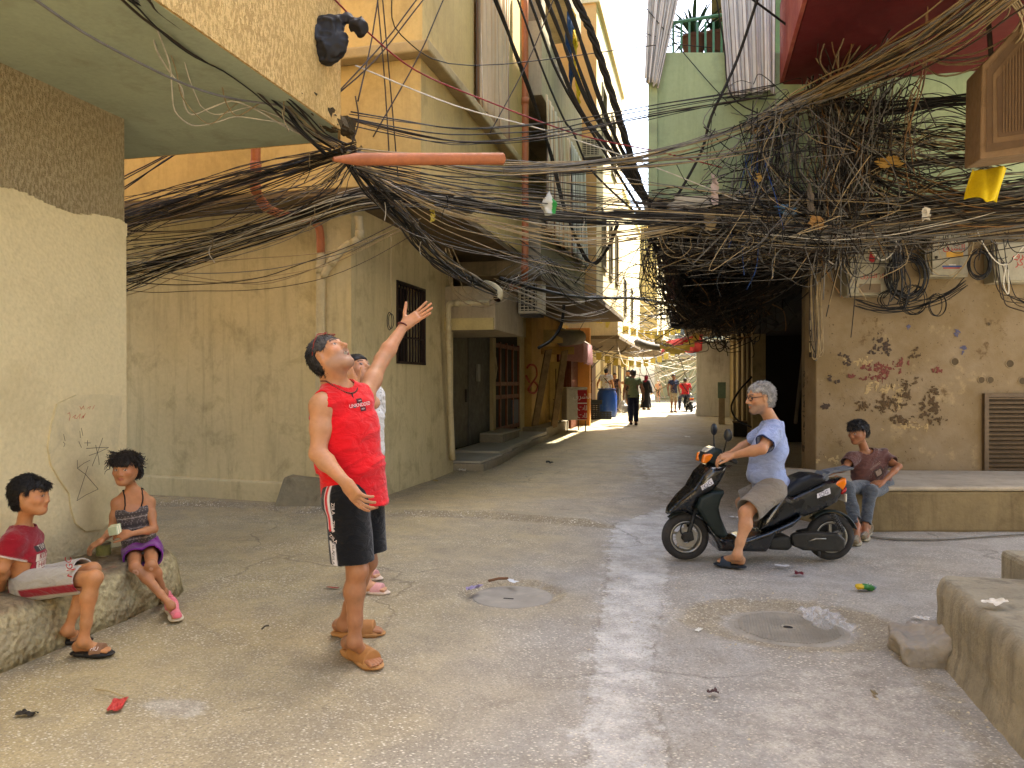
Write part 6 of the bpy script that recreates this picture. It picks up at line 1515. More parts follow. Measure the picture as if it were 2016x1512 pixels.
cable([pt(*p) for p in ((640,-20,5.4),(720,60,5.9),(820,140,6.3),(960,200,6.8),(1140,266,7.4),(1300,300,7.9),(1420,330,8.1))], .007, 'r', 'red cable crossing above the orange pipe', g3)
cable([pt(*p) for p in ((700,130,5.9),(900,210,6.5),(1090,262,7.1),(1290,330,7.7),(1520,420,8.0),(1640,450,8.1))], .006, 'w', 'white cable crossing to the right hand tangle', g3)
for a in (((630,215,5.6),(740,118,6.0),(850,-20,6.4)), ((650,200,5.65),(760,80,6.1),(836,-20,6.4)), ((742,-20,6.2),(757,150,6.3),(768,330,6.4)), ((752,-20,6.2),(768,160,6.3),(784,350,6.5)), ((705,200,5.8),(730,90,6.1),(748,-20,6.2)), ((965,262,7.0),(1040,120,7.3),(1098,-20,7.5)), ((735,270,6.0),(825,110,6.4),(882,-20,6.7)), ((700,190,5.8),(706,240,5.8),(690,290,5.8))):
    top_ = a if a[0][1] < 0 else a[::-1]; q_ = [pt(*p) for p in top_]; q_ = ([q_[0]+(q_[0]-q_[1]).normalized()*3]+q_) if top_[0][1] < 0 else q_
    cable(q_, .006, 'b', 'dark cable rising steeply from the soffit corner', g3)
for a in (((770,-20,6.0),(790,70,6.2),(930,130,7.0),(1290,90,8.0)), ((1215,-20,8),(1260,60,8.2),(1330,80,8.3)), ((1190,-20,8),(1225,40,8.2),(1290,80,8.3),(1400,95,8.3)), ((1240,-20,8.2),(1420,190,8.3),(1510,260,8.2))):
    cable([pt(*p) for p in a], .005, 'k', 'thin black cable against the open sky', g3)
g4 = 'cables dropping to the pale pipe elbow'
bundle([(690,306,5.8),(740,372,6.2),(792,424,6.8),(832,474,7.5),(872,512,8.3),(930,552,9.6),(976,577,10.9)], 18, [.04,.045,.05,.05,.06,.06,.03], (.005,.009), 'kbktgd', 'cable of the thick bundle dropping towards the pale pipe elbow', g4, .6)
bundle([(880,490,8.4),(905,575,9.5),(950,600,10.6),(990,585,11.2),(1012,545,11.7)], 4, [.02,.05,.05,.05,.03], (.005,.008), 'wtt', 'pale cable looping below the pipe elbow', g4)
bundle([(990,560,11.0),(1030,540,11.6),(1062,520,12.2),(1085,545,12.6),(1120,580,13.8),(1170,600,17)], 14, [.06,.08,.08,.08,.1,.15], (.005,.008), 'kgbt')
bundle([(985,560,11.0),(1060,585,12.0),(1120,605,14),(1180,600,17)], 10, [.06,.12,.15,.15], (.005,.008), 'tgw')
cable([pt(*p) for p in ((985,548,11.0),(1060,570,12.0),(1150,586,15),(1260,588,20),(1315,602,22),(1350,622,23))], .03, 'k', 'thick black hose crossing the lane beyond the pipe elbow', g4, 8)
cable([pt(*p) for p in ((1110,600,13.5),(1105,640,13.5),(1085,670,13.3),(1060,685,13.1))], .028, 'k', 'black hose bound to the wooden props', g4, 8)
g5 = 'heavy black cables coming down from the roofs'
E_ = [((965,-20,7.6),(1010,90,8.0),(1050,195,8.4),(1085,310,8.8),(1110,410,9.0),(1150,500,9.4),(1172,520,9.5),(1195,490,9.3),(1215,440,8.8)), ((1012,-20,7.8),(1065,130,8.1),(1110,235,8.3),(1128,260,8.35),(1160,330,8.4),(1230,400,8.4),(1290,448,8.4)),
      ((1048,-20,7.8),(1090,90,8.0),(1140,210,8.2),(1200,300,8.3),(1290,430,8.4)), ((1065,-20,7.7),(1120,110,7.9),(1165,215,8.0),(1225,320,8.2),(1290,420,8.3)), ((1085,-20,7.6),(1150,160,7.8),(1200,270,8.0),(1285,410,8.3)), ((1105,-20,7.4),(1150,100,7.6),(1195,230,7.8),(1240,330,8.0),(1290,420,8.3)), ((1035,-20,7.9),(1100,150,8.2),(1190,300,8.4),(1270,430,8.5))]
def upward(e, L_=3.2):
    a, b = pt(*e[0]), pt(*e[1]); v = (a-b).normalized(); return [a+v*L_]+[pt(*p) for p in e]
for i, e in enumerate(E_):
    e = upward(e)
    for q_ in range(1 if i in (1, 6) else 2): cable([p_+Vector((q_*.022*math.sin(k*1.7),0,q_*.022*math.cos(k*1.7))) for k, p_ in enumerate(e)], CR.uniform(.012,.017), 'k', 'heavy black cable coming down from the roofs', g5, 6)
P_ = catmull([pt(1120,-30,7.0)*2-pt(1165,70,7.25)+(pt(1120,-30,7.0)-pt(1165,70,7.25))*3]+[pt(*p) for p in ((1120,-30,7.0),(1165,70,7.25),(1205,190,7.6),(1245,320,7.95),(1272,400,8.15),(1298,455,8.3))], 14)
for s_ in range(3):
    tw = []
    for k, p in enumerate(P_): an = k*.55+s_*2.09; tw.append(p+Vector(V3(.020*math.cos(an), .020*math.sin(an), 0).tolist()))
    o = MB().tube(tw, .021, 7).build('cable', CABM['k'], None, True); tag(o, 'thickest black cable twisted as a rope beside the sky gap', 'cable', 'strands of the thick rope of cable')
g6 = 'cables sweeping down from the maroon balcony'
bundle([(2080,-110,5.4),(1900,35,6.0),(1780,108,6.6),(1690,150,7.2),(1610,188,7.8),(1540,222,8.0),(1490,262,8.05)], 46, [.10,.09,.075,.06,.05,.05,.04], (.006,.011), 'ttgtogbt', 'thick beige or grey cable sweeping down under the maroon balcony', g6, .6, .3)
bundle([(1610,188,7.8),(1500,240,8.0),(1400,275,7.9),(1270,308,7.5),(1130,330,7.1),(990,338,6.7)], 12, [.05,.04,.04,.035,.03,.02], (.005,.008), 'ttgkg', 'cable leaving the balcony bundle for the orange pipe', g6)
bundle([(1960,-30,6.0),(2012,40,6.1),(1965,105,6.4),(1860,128,6.8),(1790,105,7.0)], 6, [.05,.05,.06,.06,.05], (.007,.010), 'ttg', 'stiff beige cable looped out below the maroon balcony', g6)
bundle([(1800,-30,6.6),(1790,120,7.2),(1770,250,7.6),(1800,400,7.8),(1790,440,7.8)], 4, [.1,.12,.1,.08,.05], (.005,.008), 'tto', 'brown cable hanging straight from the maroon balcony', g6)
bundle([(1640,-20,7.0),(1625,90,7.4),(1640,150,7.7),(1640,220,7.9)], 8, [.12,.1,.06,.05], (.006,.009), 'tob')
bundle([(1730,-20,6.9),(1700,70,7.3),(1660,140,7.7),(1640,200,7.9)], 12, [.15,.1,.06,.05], (.006,.009), 'tobg')
cable([pt(*p) for p in ((1500,-30,7.6),(1450,120,7.9),(1400,230,8.0),(1380,300,8.05),(1330,390,8.1),(1290,440,8.2))], .016, 'k', 'heavy black cable passing in front of the striped curtain', g6, 6)
cable([pt(*p) for p in ((1405,-30,8),(1425,90,8.1),(1440,190,8.1),(1520,235,8.05),(1610,270,8.0))], .008, 'k', 'black cable draped over the green parapet', g6)
cable([pt(*p) for p in ((1440,-30,7.6),(1560,60,7.8),(1620,115,7.9),(1680,180,7.9))], .012, 'k', 'black cable running up past the brick red fascia', g6)
g7 = 'cables of the hanging tangle'
bundle([(1615,170,7.9),(1638,235,7.92),(1655,310,7.95),(1662,390,8.0),(1655,470,8.05),(1648,570,8.1)], 105, [.07,.12,.16,.16,.15,.16], (.004,.0075), 'kgotgdbg', 'brown cable of the vertical tangle by the green wall', g7, .12, .6, ends=2)
bundle([(1740,165,7.7),(1715,260,7.85),(1685,350,7.95),(1640,440,8.05)], 80, [.16,.18,.18,.14], (.004,.007), 'kdbgtg', wob=.6)
bundle([(1500,262,8.05),(1490,330,8.1),(1480,420,8.1),(1475,470,8.1)], 45, [.05,.10,.14,.18], (.004,.006), 'kbgugt', wob=.6)
bundle([(1560,215,8.0),(1540,300,8.05),(1580,400,8.05),(1640,440,8.05)], 50, [.06,.14,.18,.14], (.004,.007), 'tkdgg', wob=.6)
g8 = 'cables crowding the head of the grimy wall'
for yy in (200, 212, 322): bundle([(1640,yy,7.95),(1750,yy+6,7.8),(1850,yy-6,7.6),(1940,yy-14,7.4)], 3, .025, (.012,.02), 'k', 'thick black cable leading to the brown cooler box', g8)
bundle([(1650,290,7.98),(1760,300,7.85),(1850,292,7.65),(1960,300,7.3)], 80, [.12,.2,.2,.14], (.004,.007), 'kkgtbd', 'brown cable strung towards the brown cooler box', g8, .09, .5, (.4,.5,1))
bundle([(1280,430,8.1),(1450,428,8.05),(1620,442,8.05),(1800,430,7.85),(2060,402,7.4)], 150, [.10,.12,.15,.14,.14], (.004,.0075), 'kkggbtg', 'dark cable in the thick band above the meter cabinets', g8, .12, .4, (.4,.7,1))
bundle([(1460,446,8.0),(1620,452,7.95),(1760,440,7.8),(1900,412,7.6),(2060,372,7.3)], 16, [.06,.08,.08,.07,.08], (.004,.0065), 'wgwg', 'pale cable on top of the band above the meter cabinets', g8)
bundle([(1700,330,7.9),(1800,380,7.75),(1900,405,7.55),(2060,410,7.3)], 12, [.1,.1,.08,.1], (.008,.012), 'od', wob=.5)
# the matted dark mass under the overhang
bundle([(1306,455,8.4),(1350,545,11),(1398,608,17),(1422,646,25)], 120, [.12,.20,.22,.22], (.005,.009), 'dkkbd', wob=.5)
bundle([(1330,600,11.5),(1420,590,10.8),(1520,540,9.6),(1630,468,8.3)], 170, [.2,.16,.14,.10], (.004,.008), 'dbkkbgd', wob=.5)
bundle([(1320,480,8.6),(1450,470,8.5),(1560,470,8.4),(1660,450,8.2)], 150, [.16,.17,.17,.12], (.004,.007), 'kdbggtb', wob=.6)
for i in range(420):                       # nest of loops
    c = pt(1435+CR.gauss(0,38), 592+CR.gauss(0,32), 11.3+CR.uniform(-1.0,1.4)); a = CR.uniform(0,6.3); e = CR.uniform(.12,.34); u1 = Vector((CR.gauss(0,1),CR.gauss(0,.6),CR.gauss(0,1))).normalized(); u2 = u1.cross(Vector((CR.gauss(0,1),CR.gauss(0,1),CR.gauss(0,1)))).normalized()
    cable([c+(u1*math.cos(a+t)+u2*math.sin(a+t))*e*(1+.3*math.sin(t*1.7+i)) for t in (0,1,2,3,3.8)], CR.uniform(.005,.010), CR.choice('ddkbbo'), seg=4)
for i in range(210):                       # chaotic loops and ends all over the right hand tangle
    px_, py_ = CR.uniform(1420,1800), CR.uniform(190,500); c = pt(px_, py_, CR.uniform(7.6,8.2)); a = CR.uniform(0,6.3); e = CR.uniform(.15,.5); u1 = Vector((CR.gauss(0,1),CR.gauss(0,.3),CR.gauss(0,1))).normalized(); u2 = Vector((CR.gauss(0,1),CR.gauss(0,.3),CR.gauss(0,1))).normalized(); n_ = CR.choice((3,4,5))
    cable([c+(u1*math.cos(a+t)+u2*math.sin(a+t*1.2))*e*(1+.25*math.sin(t*2.1+i)) for t in np.linspace(0, CR.uniform(1.5,4.2), n_)], CR.uniform(.0035,.0065), CR.choice('kkgkgdgtb'), seg=5)
for i in range(160):
    px_, py_ = CR.uniform(1300,2016), CR.gauss(440,28); c = pt(px_, py_, CR.uniform(7.7,8.3)); a = CR.uniform(0,6.3); e = CR.uniform(.06,.22)
    cable([c+Vector(V3(e*math.cos(a+t), .04*math.sin(t), e*math.sin(a+t*1.1)-.05*t).tolist()) for t in np.linspace(0, CR.uniform(1.5,4.5), 5)], CR.uniform(.003,.0055), CR.choice('ggtgkkkd'), seg=5)
for i in range(70):                        # wires dripping beside the sky gap
    x = CR.gauss(1305, 18); d = CR.uniform(8.6, 13); cable([pt(x+CR.gauss(0,8), CR.uniform(400,470), d), pt(x+CR.gauss(0,14), CR.uniform(500,540), d), pt(x+CR.gauss(10,16), CR.uniform(560,600), d+.5), pt(x+CR.gauss(40,18), CR.uniform(590,635), d+1)], CR.uniform(.004,.007), CR.choice('kbdbt'), seg=4)
bundle([(1240,640,27),(1300,620,25),(1360,640,23),(1400,600,20)], 24, [.5,.6,.5,.3], (.008,.014), 'bkt', wob=.8, seg=4)
bundle([(1190,600,24),(1250,560,20),(1310,540,15),(1340,520,12)], 16, [.4,.5,.4,.2], (.006,.011), 'bkt', wob=.8, seg=4)
bundle([(1160,690,30),(1240,665,34),(1310,690,38),(1375,690,36)], 26, [.5,.6,.6,.4], (.012,.02), 'tbw', wob=.8, seg=4)
bundle([(1290,720,44),(1325,745,46),(1370,715,42)], 30, [.5,.7,.4], (.014,.024), 'ttwb', wob=.7, seg=4)
for (a, b) in (((1140,430,12),(1330,300,9)), ((1130,560,14),(1220,420,12)), ((1160,580,17),(1300,640,22)), ((1100,500,12),(1240,560,16)), ((1150,520,15),(1290,470,12)), ((1020,470,10),(1290,640,20)), ((1000,480,10),(1180,600,18))):
    for _ in range(2):
        m_ = tuple((x+y)/2+(CR.uniform(5,22) if k == 1 else 0) for k, (x, y) in enumerate(zip(a, b))); cable([pt(*a), pt(*m_), pt(*b)], .006, CR.choice('kbt'))
# loose ends and loops over the cabinets
def loop(px, py, d, rw, rh, n, r, c, label=None, group=None):
    for i in range(n):
        k1, k2 = CR.uniform(.8,1.15), CR.uniform(.8,1.15); o = CR.uniform(-5,5)
        cable([pt(px+o+rw*k1*math.sin(t), py-rh*k2*math.cos(t), d+CR.uniform(-.03,.03)) for t in np.linspace(0, 6.1, 9)], r, c, label, group, seg=4)
loop(1785, 545, 8.62, 36, 44, 10, .007, 'k', 'black cable coiled between the meter cabinets', 'coiled black cables on the wall'); loop(1930, 520, 8.55, 20, 27, 6, .006, 'k', 'black cable coil hung beside the cabinet', 'small coil on the wall')
loop(1800, 590, 8.62, 26, 30, 4, .005, 'k'); loop(1845, 600, 8.6, 16, 22, 3, .005, 'k'); loop(1760, 590, 8.64, 28, 22, 5, .005, 'k')
bundle([(1755,440,8.3),(1765,500,8.55),(1770,560,8.6),(1765,590,8.62)], 14, [.05,.05,.06,.08], (.006,.009), 'k', wob=.4)
bundle([(1690,596,8.62),(1740,610,8.62),(1800,606,8.62),(1860,585,8.62),(1900,560,8.6)], 7, .03, (.005,.008), 'k', wob=.5)
bundle([(1960,470,8.3),(1975,560,8.5),(1990,590,8.5),(2040,600,8.4)], 6, .05, (.005,.008), 'kb', wob=.5)
for (c, pts) in (('w', ((1745,440,8.2),(1760,455,8.1),(1762,490,8.1),(1735,512,8.1),(1705,480,8.1))), ('t', ((1890,420,7.9),(1915,470,8.0),(1900,520,8.1),(1858,565,8.3))), ('w', ((1905,400,7.8),(1935,480,8.0),(1975,522,8.1),(2020,480,8.0))), ('t', ((1685,430,8.0),(1700,500,8.2),(1660,515,8.3),(1705,590,8.5))), ('w', ((1980,522,8.1),(1975,560,8.1),(1985,578,8.1),(1984,530,8.1))), ('t', ((1720,420,8.0),(1712,480,8.1),(1720,505,8.1))), ('w', ((1640,520,8.1),(1590,490,8.2),(1500,485,8.3),(1400,490,8.4),(1300,478,8.5)))):
    cable([pt(*p) for p in pts], .0065, c, 'pale cable end hanging over the meter cabinets', 'pale loose cable ends')
bundle([(1604,480,8.75),(1598,560,8.8),(1603,640,8.8),(1606,700,8.8),(1612,690,8.78),(1611,600,8.78),(1608,540,8.76)], 14, [.05,.025,.025,.02,.02,.025,.03], (.004,.006), 'ttbg', 'cable hanging down the corner of the grimy wall', 'cables down the wall corner')
cable([pt(*p) for p in ((1490,300,8.05),(1492,420,8.1),(1490,520,8.3),(1470,570,8.6))], .006, 'u', 'thin blue cable dangling under the overhang', 'blue cable')
cable([pt(*p) for p in ((770,460,7.4),(770,550,7.4),(771,615,7.4))], .003, 't', 'thin string hanging beside the barred window', 'string'); loop(770, 632, 7.4, 6, 16, 3, .004, 'k')
cable([G(a, b)+Vector((0,0,.012)) for a, b in ((1700,1058),(1760,1064),(1850,1064),(1940,1058),(2040,1052))], .012, 'g', 'grey hose lying along the foot of the ledge', 'ground hose')
cable([pt(*p) for p in ((1480,742,12.5),(1455,770,12.4),(1440,800,12.3),(1450,825,12.2),(1480,842,12.1))], .016, 'k', 'black hose arching out of the dark doorway', 'doorway hose')
for (px_, py_, d_) in ((700,302,5.72),(560,212,5.1),(760,395,6.35),(830,472,7.5),(610,318,5.98),(880,398,6.6),(1150,428,7.3),(1540,222,7.98),(1690,150,7.18),(1500,262,8.0),(620,420,6.65),(420,480,6.9),(930,552,9.55),(1298,450,8.25),(1780,108,6.58)):
    c = pt(px_, py_, d_); cable([c+Vector(V3(.012*math.cos(t), -.045*math.cos(t), .05*math.sin(t)).tolist()) for t in np.linspace(0, 6.2, 9)], .005, CR.choice('tkb'), seg=3); cable([c+Vector(V3(0,-.06,-.03).tolist()), c+Vector(V3(CR.uniform(-.03,.03),-.07,-.10).tolist()), c+Vector(V3(CR.uniform(-.05,.05),-.06,-.18).tolist())], .004, CR.choice('wtk'))
allv = MB(); cols = []
for c, mb in STMB.items():
    o_ = len(allv.v); allv.v += mb.v; allv.f += [tuple(i+o_ for i in f) for f in mb.f]; cols += [hexc(CABC[c])]*len(mb.v)
V = np.array(allv.v); F = np.array(allv.f)
o = bpy.data.objects.new('cable_tangle', fast_mesh('cable_tangle', V, F, attr_mat('matted cables', .6, 0, 100, 0, .3, .3), np.array(cols))); COL.objects.link(o)
tag(o, 'matted mass of dark cables packed under the overhang', 'cables', None, 'stuff')
print('individual cables', NIND[0])
# ================================================================ pipes and fittings, left
ORP = mat('orange clay coloured plastic pipe', 'a8643c', .55, .2, 5, 40, .1, stain=('7d4a30', .4, 4)); CRP = mat('cream painted pipe', 'b3a580', .7, .15, 4, 30, .15, stain=('80704d', .5, 4))
def pipe(name, label, pts, r, m, cat='pipe', collars=(), n=12, seg=5, group=None):
    P_ = catmull(pts, seg); e = empty(name, label, cat, group, loc=tuple(P_[-1])); MB().tube(P_, r, n).build('pipe_run', m, e, True)
    for k in collars:
        q = P_[k]; t = (P_[min(k+1, len(P_)-1)]-P_[max(k-1, 0)]).normalized(); MB().tube([q-t*.05, q+t*.05], r*1.16, n).build('collar', m, e, True)
    adopt(e); return e
pipe('drain_pipe', 'orange drain pipe bending under the yellow overhang', [pt(504,280,7.42), pt(504,340,7.42), pt(505,376,7.46), pt(525,408,7.7), pt(560,424,8.1), pt(605,432,8.45), pt(628,448,8.58), pt(632,500,8.62)], .046, ORP, collars=(4, 9, 14))
pipe('down_pipe', 'cream down pipe with a branch at the corner of the yellow house', [pt(633,500,8.6), pt(632,560,8.6), pt(631,700,8.6), pt(630,936,8.6)], .052, CRP, collars=(3, 9))
pipe('branch_pipe', 'cream branch pipe elbowing into the down pipe', [pt(706,425,8.45), pt(708,462,8.5), pt(700,476,8.5), pt(682,484,8.52), pt(655,514,8.55), pt(636,545,8.58)], .045, CRP, collars=(5, 10, 20))
pipe('thin_pipe', 'thin cream pipe beside the grey metal door', [pt(962,596,11.4), pt(920,597,11.45), pt(890,598,11.5), pt(883,604,11.52), pt(883,640,11.6), pt(886,780,11.8), pt(891,905,12.0)], .045, CRP, collars=(8, 22))
pipe('side_pipe', 'brown drain pipe between the yellow and grey houses', [onX(1033,-30,-2.62), onX(1034,200,-2.62), onX(1034,420,-2.62), onX(1033,530,-2.62), onX(1030,556,-2.72), onX(1005,566,-2.95)], .055, ORP, collars=(5, 10, 15))
a, b = pt(672,314,5.55), pt(989,313,6.3); ax_ = (b-a).normalized()
cp = empty('cable_conduit', 'open orange plastic pipe slung among the cables', 'pipe', loc=tuple(a)); MB().tube([a-ax_*.06, a+ax_*.12, b], [.016,.046,.048], 18, False).build('pipe_run', ORP, cp, True)
MB().tube([a+ax_*.12, b-ax_*.001], [.040,.042], 18, False).build('bore', plain('dark pipe bore', '2a160e', .9), cp, True); MB().tube([b-ax_*.004, b], .049, 18, False).build('rim', ORP, cp); adopt(cp)
e = empty('pipe_elbow', 'short pale pipe elbow taking in a bunch of cables', 'pipe', loc=tuple(pt(975,575,10.9))); P_ = catmull([pt(955,560,11.1), pt(972,566,10.95), pt(982,578,10.85), pt(978,590,10.8)], 5)
MB().tube(P_, .065, 14, False).build('pipe_run', CRP, e, True); MB().tube(P_, .055, 14, False).build('bore', plain('dark pipe bore', '2a160e', .9), e, True); adopt(e)
def ac_unit(label, c, w, h_, d_, face, side, fan=True):
    """c centre of the front face, face = outward unit vector, side = unit vector along the front"""
    c = Vector(c); f = Vector(face); s_ = Vector(side); z = Vector((0,0,1)); e = empty('air_conditioner', label, 'air conditioner', loc=tuple(c))
    AC_ = mat('yellowed air conditioner casing', 'b9ae92', .6, .12, 6, 40, .1, stain=('7b705a', .4, 5)); DK = plain('dark fan grille', '2e2a24', .7)
    MB().obox(c-f*d_*.5, s_*w*.5, f*d_*.5, z*h_*.5).build('casing', AC_, e, bevel=.012)
    MB().obox(c+f*.003-s_*w*.08, s_*w*.36, f*.002, z*h_*.42).build('grille_back', DK, e)
    for k in range(9): MB().obox(c+f*.012+z*h_*(-.38+.095*k)-s_*w*.08, s_*w*.36, f*.004, z*.006).build('slat', AC_, e)
    for k in range(5): MB().obox(c+f*.018+s_*w*(-.40+.16*k), s_*.006, f*.003, z*h_*.42).build('bar', AC_, e)
    MB().obox(c-f*d_*.5-z*(h_*.5+.03), s_*w*.4, f*d_*.6, z*.02).build('bracket', plain('rusty bracket', '3d352b', .8), e); adopt(e)
ac_unit('cream air conditioner jutting out over the glazed door', pt(1044,585,13.0), .42, .55, .3, (0,-1,0), (1,0,0))
ac_unit('small white air conditioner high on the cream tower', pt(1166,290,17.85), .55, .45, .3, (0,-1,0), (1,0,0))
# balcony curtains
def stripe_mat(name, cols, freq, axis=1):
    q = NT(name); u = q.sep(q.n('ShaderNodeUVMap').outputs[0])[0] if False else None
    at = q.n('ShaderNodeAttribute'); at.attribute_name = 'Col'; x = q.sep(at.outputs['Vector'])[0]
    m = q.math('FRACT', q.math('MULTIPLY', x, freq)); st = []
    p = 0.0; e = q.n('ShaderNodeValToRGB'); e.color_ramp.interpolation = 'CONSTANT'; el = e.color_ramp.elements; n = len(cols)
    while len(el) < n: el.new(.5)
    tot = sum(w_ for c, w_ in cols)
    for i, (c, w_) in enumerate(cols): el[i].position = p/tot; el[i].color = (*hexc(c), 1); p += w_
    q.l(m, e.inputs[0]); q.b.inputs['Sheen Weight'].default_value = .2
    return q.out(q.mix(.25, e.outputs[0], q.mix(1.0, e.outputs[0], q.ramp(q.noise(5, 4), [(.3, .5), (.7, 1.1)]), 'MULTIPLY')), .9, None, 0, .15)
TAWNY = stripe_mat('tawny striped canvas', [('d8bb92',3),('9a6038',1),('e0cfae',2),('b98a5e',1.5),('e2d4b8',2),('84502f',.6),('d3ae82',2)], 8.0)
LILAC = stripe_mat('lilac grey striped canvas', [('c4c0b8',3),('857c74',1),('d3d0c8',2),('a09688',1.2),('dad7d0',2),('756a60',.7)], 6.0)
def curtain(label, tl, tr, bl, br, m, folds=9, amp=.04, out=(0,-1,0), nx=60, ny=24, group=None, rag=.02):
    tl, tr, bl, br = map(Vector, (tl, tr, bl, br)); out = Vector(out); v, f, c = [], [], []
    for j_ in range(ny+1):
        t = j_/ny
        for i in range(nx+1):
            u = i/nx; p = (tl*(1-u)+tr*u)*(1-t)+(bl*(1-u)+br*u)*t; w_ = .35+.65*t
            p = p+out*(amp*w_*(math.sin(u*folds*6.283+.7*math.sin(t*3))+.5*math.sin(u*folds*2.3*6.283+t*2)))+Vector((0,0,rag*math.sin(u*17)*t)); v.append(tuple(p)); c.append(u)
    n = nx+1; f = np.array([(j_*n+i, j_*n+i+1, (j_+1)*n+i+1, (j_+1)*n+i) for j_ in range(ny) for i in range(nx)]); cc = np.zeros((len(v), 3)); cc[:,0] = c
    o = bpy.data.objects.new('curtain', fast_mesh('curtain', np.array(v), f, m, cc)); COL.objects.link(o); so = o.modifiers.new('thick', 'SOLIDIFY'); so.thickness = .006
    return tag(o, label, 'curtain', group)
curtain('tawny striped curtain hanging down the yellow house front', (-2.74,9.4,9.5), (-2.74,11.2,9.5), (-2.74,9.5,4.97), (-2.74,11.1,4.97), TAWNY, 8, .05, (1,0,0))
curtain('tawny striped curtain between the grey house parapets', (-2.44,12.52,6.2), (-2.44,15.0,6.2), (-2.42,12.52,3.95), (-2.42,15.0,3.95), TAWNY, 9, .04, (1,0,0))
curtain('greyer striped curtain further along the grey house balcony', (-2.44,15.1,6.2), (-2.44,17.2,6.2), (-2.42,15.1,4.0), (-2.42,17.2,4.0), LILAC, 9, .04, (1,0,0))
q1 = A-Vector((0,0,0)); nf = nR
def onF(px, py, off=.06): return onP(px, py, A+nR*off, nR)
curtain('lilac striped curtain draped over the green parapet', onF(1405,-160,.1), onF(1525,-160,.1), onF(1432,192,.12), onF(1526,182,.12), LILAC, 5, .03, tuple(nR))
curtain('lilac striped curtain gathered at the corner of the green house', onF(1282,-160,.1), onF(1370,-160,.1), onF(1268,160,.1), onF(1296,172,.12), LILAC, 4, .03, tuple(nR))
o = MB().box(-.2, 1.2, 8.75, 8.79, 5.05, 5.55)
rl = empty('balcony_rail', 'green painted rail with a pot plant behind it on the green parapet', 'railing', loc=(0, 8.6, 5.02)); RG = plain('green railing paint', '4d7a5a', .5)
c0, c1 = onF(1325,100,-.08), onF(1420,90,-.08)
for k in range(7): q = c0.lerp(c1, k/6); MB().box(q.x-.012, q.x+.012, q.y-.012, q.y+.012, 5.02, 5.38).build('baluster', RG, rl)
MB().tube([c0+Vector((0,0,.30)), c1+Vector((0,0,.33))], .02, 6).build('top_rail', RG, rl); adopt(rl)
def blade_plant(label, c, n, L_, m, seed=1, droop=.5):
    rr_ = random.Random(seed); e = empty('pot_plant', label, 'plant', loc=tuple(c)); c = Vector(c)
    for i in range(n):
        a = rr_.uniform(0, 6.28); el = rr_.uniform(.3, 1.4); l_ = L_*rr_.uniform(.6, 1.1); d = Vector((math.cos(a)*math.cos(el), math.sin(a)*math.cos(el), math.sin(el))); s_ = d.cross(Vector((0,0,1))).normalized(); v, f = [], []
        for k in range(6):
            t = k/5; p = c+d*l_*t+Vector((0,0,-droop*l_*t*t*.6)); w_ = .018*math.sin(math.pi*min(.98, t*.85+.12)); v += [tuple(p-s_*w_), tuple(p+s_*w_)]
        f = [(2*k, 2*k+1, 2*k+3, 2*k+2) for k in range(5)]; MB().add(v, f).build('leaf', m, e, True)
    MB().lathe([(.10,-.18),(.14,0),(.15,0),(.15,.03)], 14, tuple(c)).build('pot', plain('brown pot', '5b3a28', .8), e); adopt(e)
LEAF = plain('dark green leaf', '1f3a1c', .45, 0, .4, .3)
blade_plant('spiky green pot plant showing between the striped curtains', onF(1365,80,-.35), 46, .62, LEAF, 2); blade_plant('leafy pot plant behind the green rail', onF(1405,75,-.3), 26, .35, LEAF, 5)
# ================================================================ right hand wall
def onW(px, py, off=0.0): return onP(px, py, B+nR*off, nR)
CABN = mat('grimy grey steel cabinet', '8f8872', .6, .15, 4, 40, .1, stain=('5f563f', .5, 4)); REDT = plain('red stencil', '9a1f1e', .7)
AR_ = '\ufed5\ufeae\ufeb8\ufedf\ufe8d'; MK_ = '\ufeb0\ufedb\ufeae\ufee3'
def cabinet(label, x0, y0, x1, y1, marks, dep=.2):
    a, b = onW(x0, y1, dep), onW(x1, y0, dep); e = empty('meter_cabinet', label, 'cabinet', loc=tuple(onW((x0+x1)/2, y1))); wv = (b-a).dot(tR); hv = b.z-a.z; c = (a+b)/2; z = Vector((0,0,1))
    MB().obox(c-nR*dep*.5, tR*wv*.5, nR*dep*.48, z*hv*.5).build('case', CABN, e, bevel=.008); dr = MB().obox(c+nR*.008, tR*wv*.46, nR*.012, z*hv*.46).build('door', CABN, e, bevel=.006)
    MB().lathe([(.018,-.004),(.018,.004),(.006,.012)], 10).xf(Matrix.Translation(c-tR*wv*.36-z*hv*.05+nR*.026) @ nR.to_track_quat('Z','Y').to_matrix().to_4x4()).build('lock', plain('dark lock', '3b362b', .5, .5), dr)
    for kind, u, v_, s_, m in marks:
        q = c+tR*wv*u+z*hv*v_+nR*.0225
        if kind == 'drop':
            p = [q+(tR*math.sin(t)*s_*(.55+.0*t)+z*(math.cos(t)*s_*(1.5 if math.cos(t) > .75 else .8))) for t in np.linspace(0, 6.0, 20)]; MB().slab(p, tuple(nR*.002)).build('mark', m, dr)
        elif kind == 'bar': MB().obox(q, tR*s_[0]*.5, nR*.001, z*s_[1]*.5).build('mark', m, dr)
        else:
            v, f = text_mesh(kind, s_); MB().add([tuple(q+tR*x+z*y) for x, y, _ in v], f).build('lettering', m, dr)
    adopt(e)
YEL = plain('yellow tape', 'b98a22', .6); BLU = plain('blue label', '2b3f7a', .6); WHL = plain('white label', 'b8b4a8', .6); BOX_ = plain('brown sticker', '6b5b46', .8)
